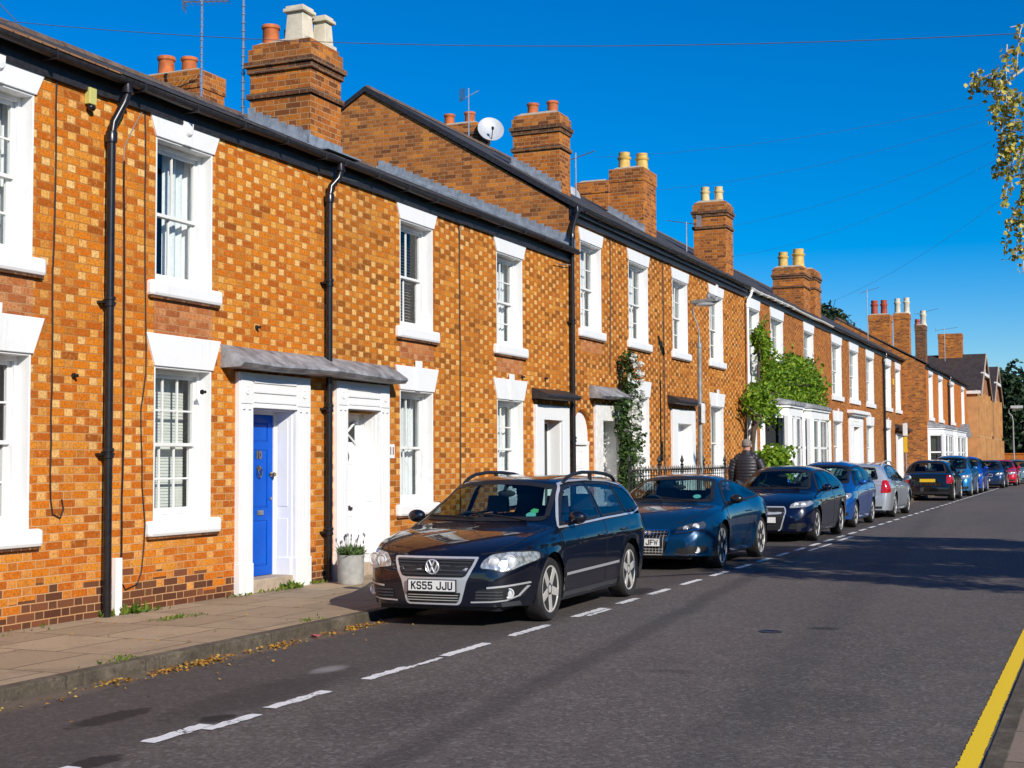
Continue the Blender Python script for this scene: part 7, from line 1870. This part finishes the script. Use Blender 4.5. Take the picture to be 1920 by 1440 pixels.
def ok_shadow(p):  # trims the crown to the wanted shadow outline on the road
    q = p + O; x = q.x + SHx * q.z; y = q.y + SHy * q.z
    return x > -6.2 - .25 * math.sin(y * 3) and 16.3 + .5 * math.sin(x * 4.1) + .35 * (x + 1) * (x > -1) - .0 * x + max(0, (-2.4 - x)) * .9 < y < 30.3
for _ in range(120):
    d = rnd_unit(); c_ = (d.x * 2.9, d.y * 3.1, 5.2 + d.z * 2.5); clump(lf, c_, (.6, .6, .4), 170, .10, .55, .3, .1, ok_shadow)
for _ in range(60):        # extra clumps back-projected along the sun to deepen the road shadow
    sx, sy = random.uniform(-4.6, .6), random.uniform(0, 1); sy = 20.6 - .25 * sx + sy * (8.0 + .9 * (-1.0 - sx)); z = random.uniform(4.2, 7.2)
    clump(lf, (sx - SHx * z - O.x, sy - SHy * z - O.y, z), (.8, .8, .55), 420, .12, .6, .1, .2, ok_shadow)
def strand(p0, L, n_, lean=(0, 0), size=.052):
    """hanging twig with leaves"""
    P = [Vector(p0) + Vector((lean[0] * (i / 6) ** .7, lean[1] * (i / 6) ** .7, -L * (i / 6) ** 1.3)) - O for i in range(7)]; b.tube(P, [.008, .007, .006, .005, .0045, .004, .003], 4)
    for _ in range(n_):
        t_ = random.random(); i = min(5, int(t_ * 6)); p = P[i].lerp(P[i + 1], t_ * 6 - i) + rnd_unit() * .045; add_leaf(lf, p, size * random.uniform(.7, 1.2), None, .5, Vector((random.uniform(-.5, .5), random.uniform(-.5, .5), -.9)))
random.seed(5)
for (x, z, L, lx, k) in ((-.60, 5.50, .45, -.06, 46), (-.72, 5.3, .5, -.02, 40), (-.86, 5.12, .16, -.20, 44), (-.80, 5.14, .25, -.12, 50), (-.74, 5.02, .40, -.10, 80), (-.68, 4.95, .5, -.14, 90), (-.62, 4.9, .55, -.1, 90), (-.66, 4.62, .45, -.15, 90), (-.58, 4.66, .6, -.05, 90), (-.70, 4.5, .35, -.16, 60), (-.64, 4.35, .5, -.14, 70), (-.60, 4.3, .5, .0, 70), (-.62, 3.95, .55, -.08, 50), (-.66, 3.9, .45, -.14, 44), (-.60, 3.75, .45, -.05, 44), (-.56, 3.9, .6, -.02, 50), (-.5, 5.2, .8, 0, 70), (-.45, 4.6, .9, 0, 70), (-.92, 5.1, .1, -.12, 20)):
    strand((x, 13 + random.uniform(-.15, .15), z), L, k, (lx, random.uniform(-.05, .05)))
obj('trunk', b, M['bark_birch'], bt, smooth=True); obj('crown', lf, M['leaf_birch'], bt, fix=False)

def tree(label, loc, h, crown, rad, n_, size, mat, r0=.25, test=None, name='tree', clumps=26, asp=.5, group=None):
    t = thing(name, label, 'tree', loc, 0, group); b = MB(); lf = MB(); c_ = Vector(crown)
    limbs(b, (0, 0, 0), (0, 0, h * .8), r0, crown, 14, rad)
    for _ in range(clumps):
        d = rnd_unit(); q = c_ + Vector((d.x * rad[0], d.y * rad[1], d.z * rad[2])) * random.uniform(.45, .95); clump(lf, q, [r_ * random.uniform(.25, .42) for r_ in rad], n_ // clumps, size, asp, .3, .2, test)
    obj('trunk', b, M['bark'], t, smooth=True); obj('crown', lf, M[mat], t, fix=False); return t
FT = 'dark trees at the far end of the street'
tree('dark evergreen showing above the wisteria house roof', (-14.6, 76, 0), 10, (0, 0, 8.6), (2.0, 2.4, 2.3), 5200, .32, 'leaf_dark', clumps=34, asp=.35)
tree('dark tree top peeping between the far chimney and the tiled gable', (-10.6, 121, 0), 10, (0, 0, 8.3), (1.5, 1.5, 1.7), 1800, .5, 'leaf_dark', clumps=20, group=FT)
for k, (x, y, h, r_, lab) in enumerate(((-7.2, 124, 8.6, 3.0, 'dense dark tree rising right behind the low garden wall'), (-4.6, 127, 9.2, 3.2, 'dark spreading tree at the right edge of the photo'), (-9.8, 129, 7.2, 2.6, 'lower dark tree hidden partly by the stone gables'), (-1.6, 128, 10, 3.4, 'tall dark tree beyond the end of the road'), (2.5, 126, 10, 3.6, 'dark tree right of the road end'))):
    tree(lab, (x, y, 0), h, (0, 0, h * .5), (r_, r_, h * .5), 7000, .42, 'leaf_dark', .3, clumps=44, group=FT)
    
# ---------------------------------------------------------------- unseen hedge and trees, added for reflections in paintwork and glass
t = thing('reflection_hedge', 'unseen dark green hedge along the near footway, added for reflections', 'hedge', (3.6, 25, .006)); lf = MB(); b = MB()
b.box(-.35, .35, -33, 45, 0, 1.55); obj('dark_core', b, M['soil'], t)  # solid dark box filling the hedge behind its leaves
for _ in range(16000): add_leaf(lf, Vector((random.choice((-1, 1)) * random.uniform(.30, .48) if random.random() < .7 else random.uniform(-.45, .45), random.uniform(-33, 45), random.uniform(.05, 1.7) if random.random() < .7 else random.uniform(1.5, 1.75))), .13, None, .5)
obj('foliage', lf, M['leaf_dark'], t, fix=False)
NT = 'unseen trees added for reflections'
for k, (x, y, h) in enumerate(((18, 2, 8), (19, 12, 9), (18.5, 30, 9.5), (19, 42, 9), (20, 56, 10), (18, 70, 9))):
    tree(('nearest', 'second', 'third', 'fourth', 'fifth', 'farthest')[k] + ' of the unseen green trees added for reflections', (x, y, 0), h, (0, 0, h * .55), (3.4, 4.8, h * .45), 2600, .5, 'leaf_rose', .25, clumps=26, group=NT)
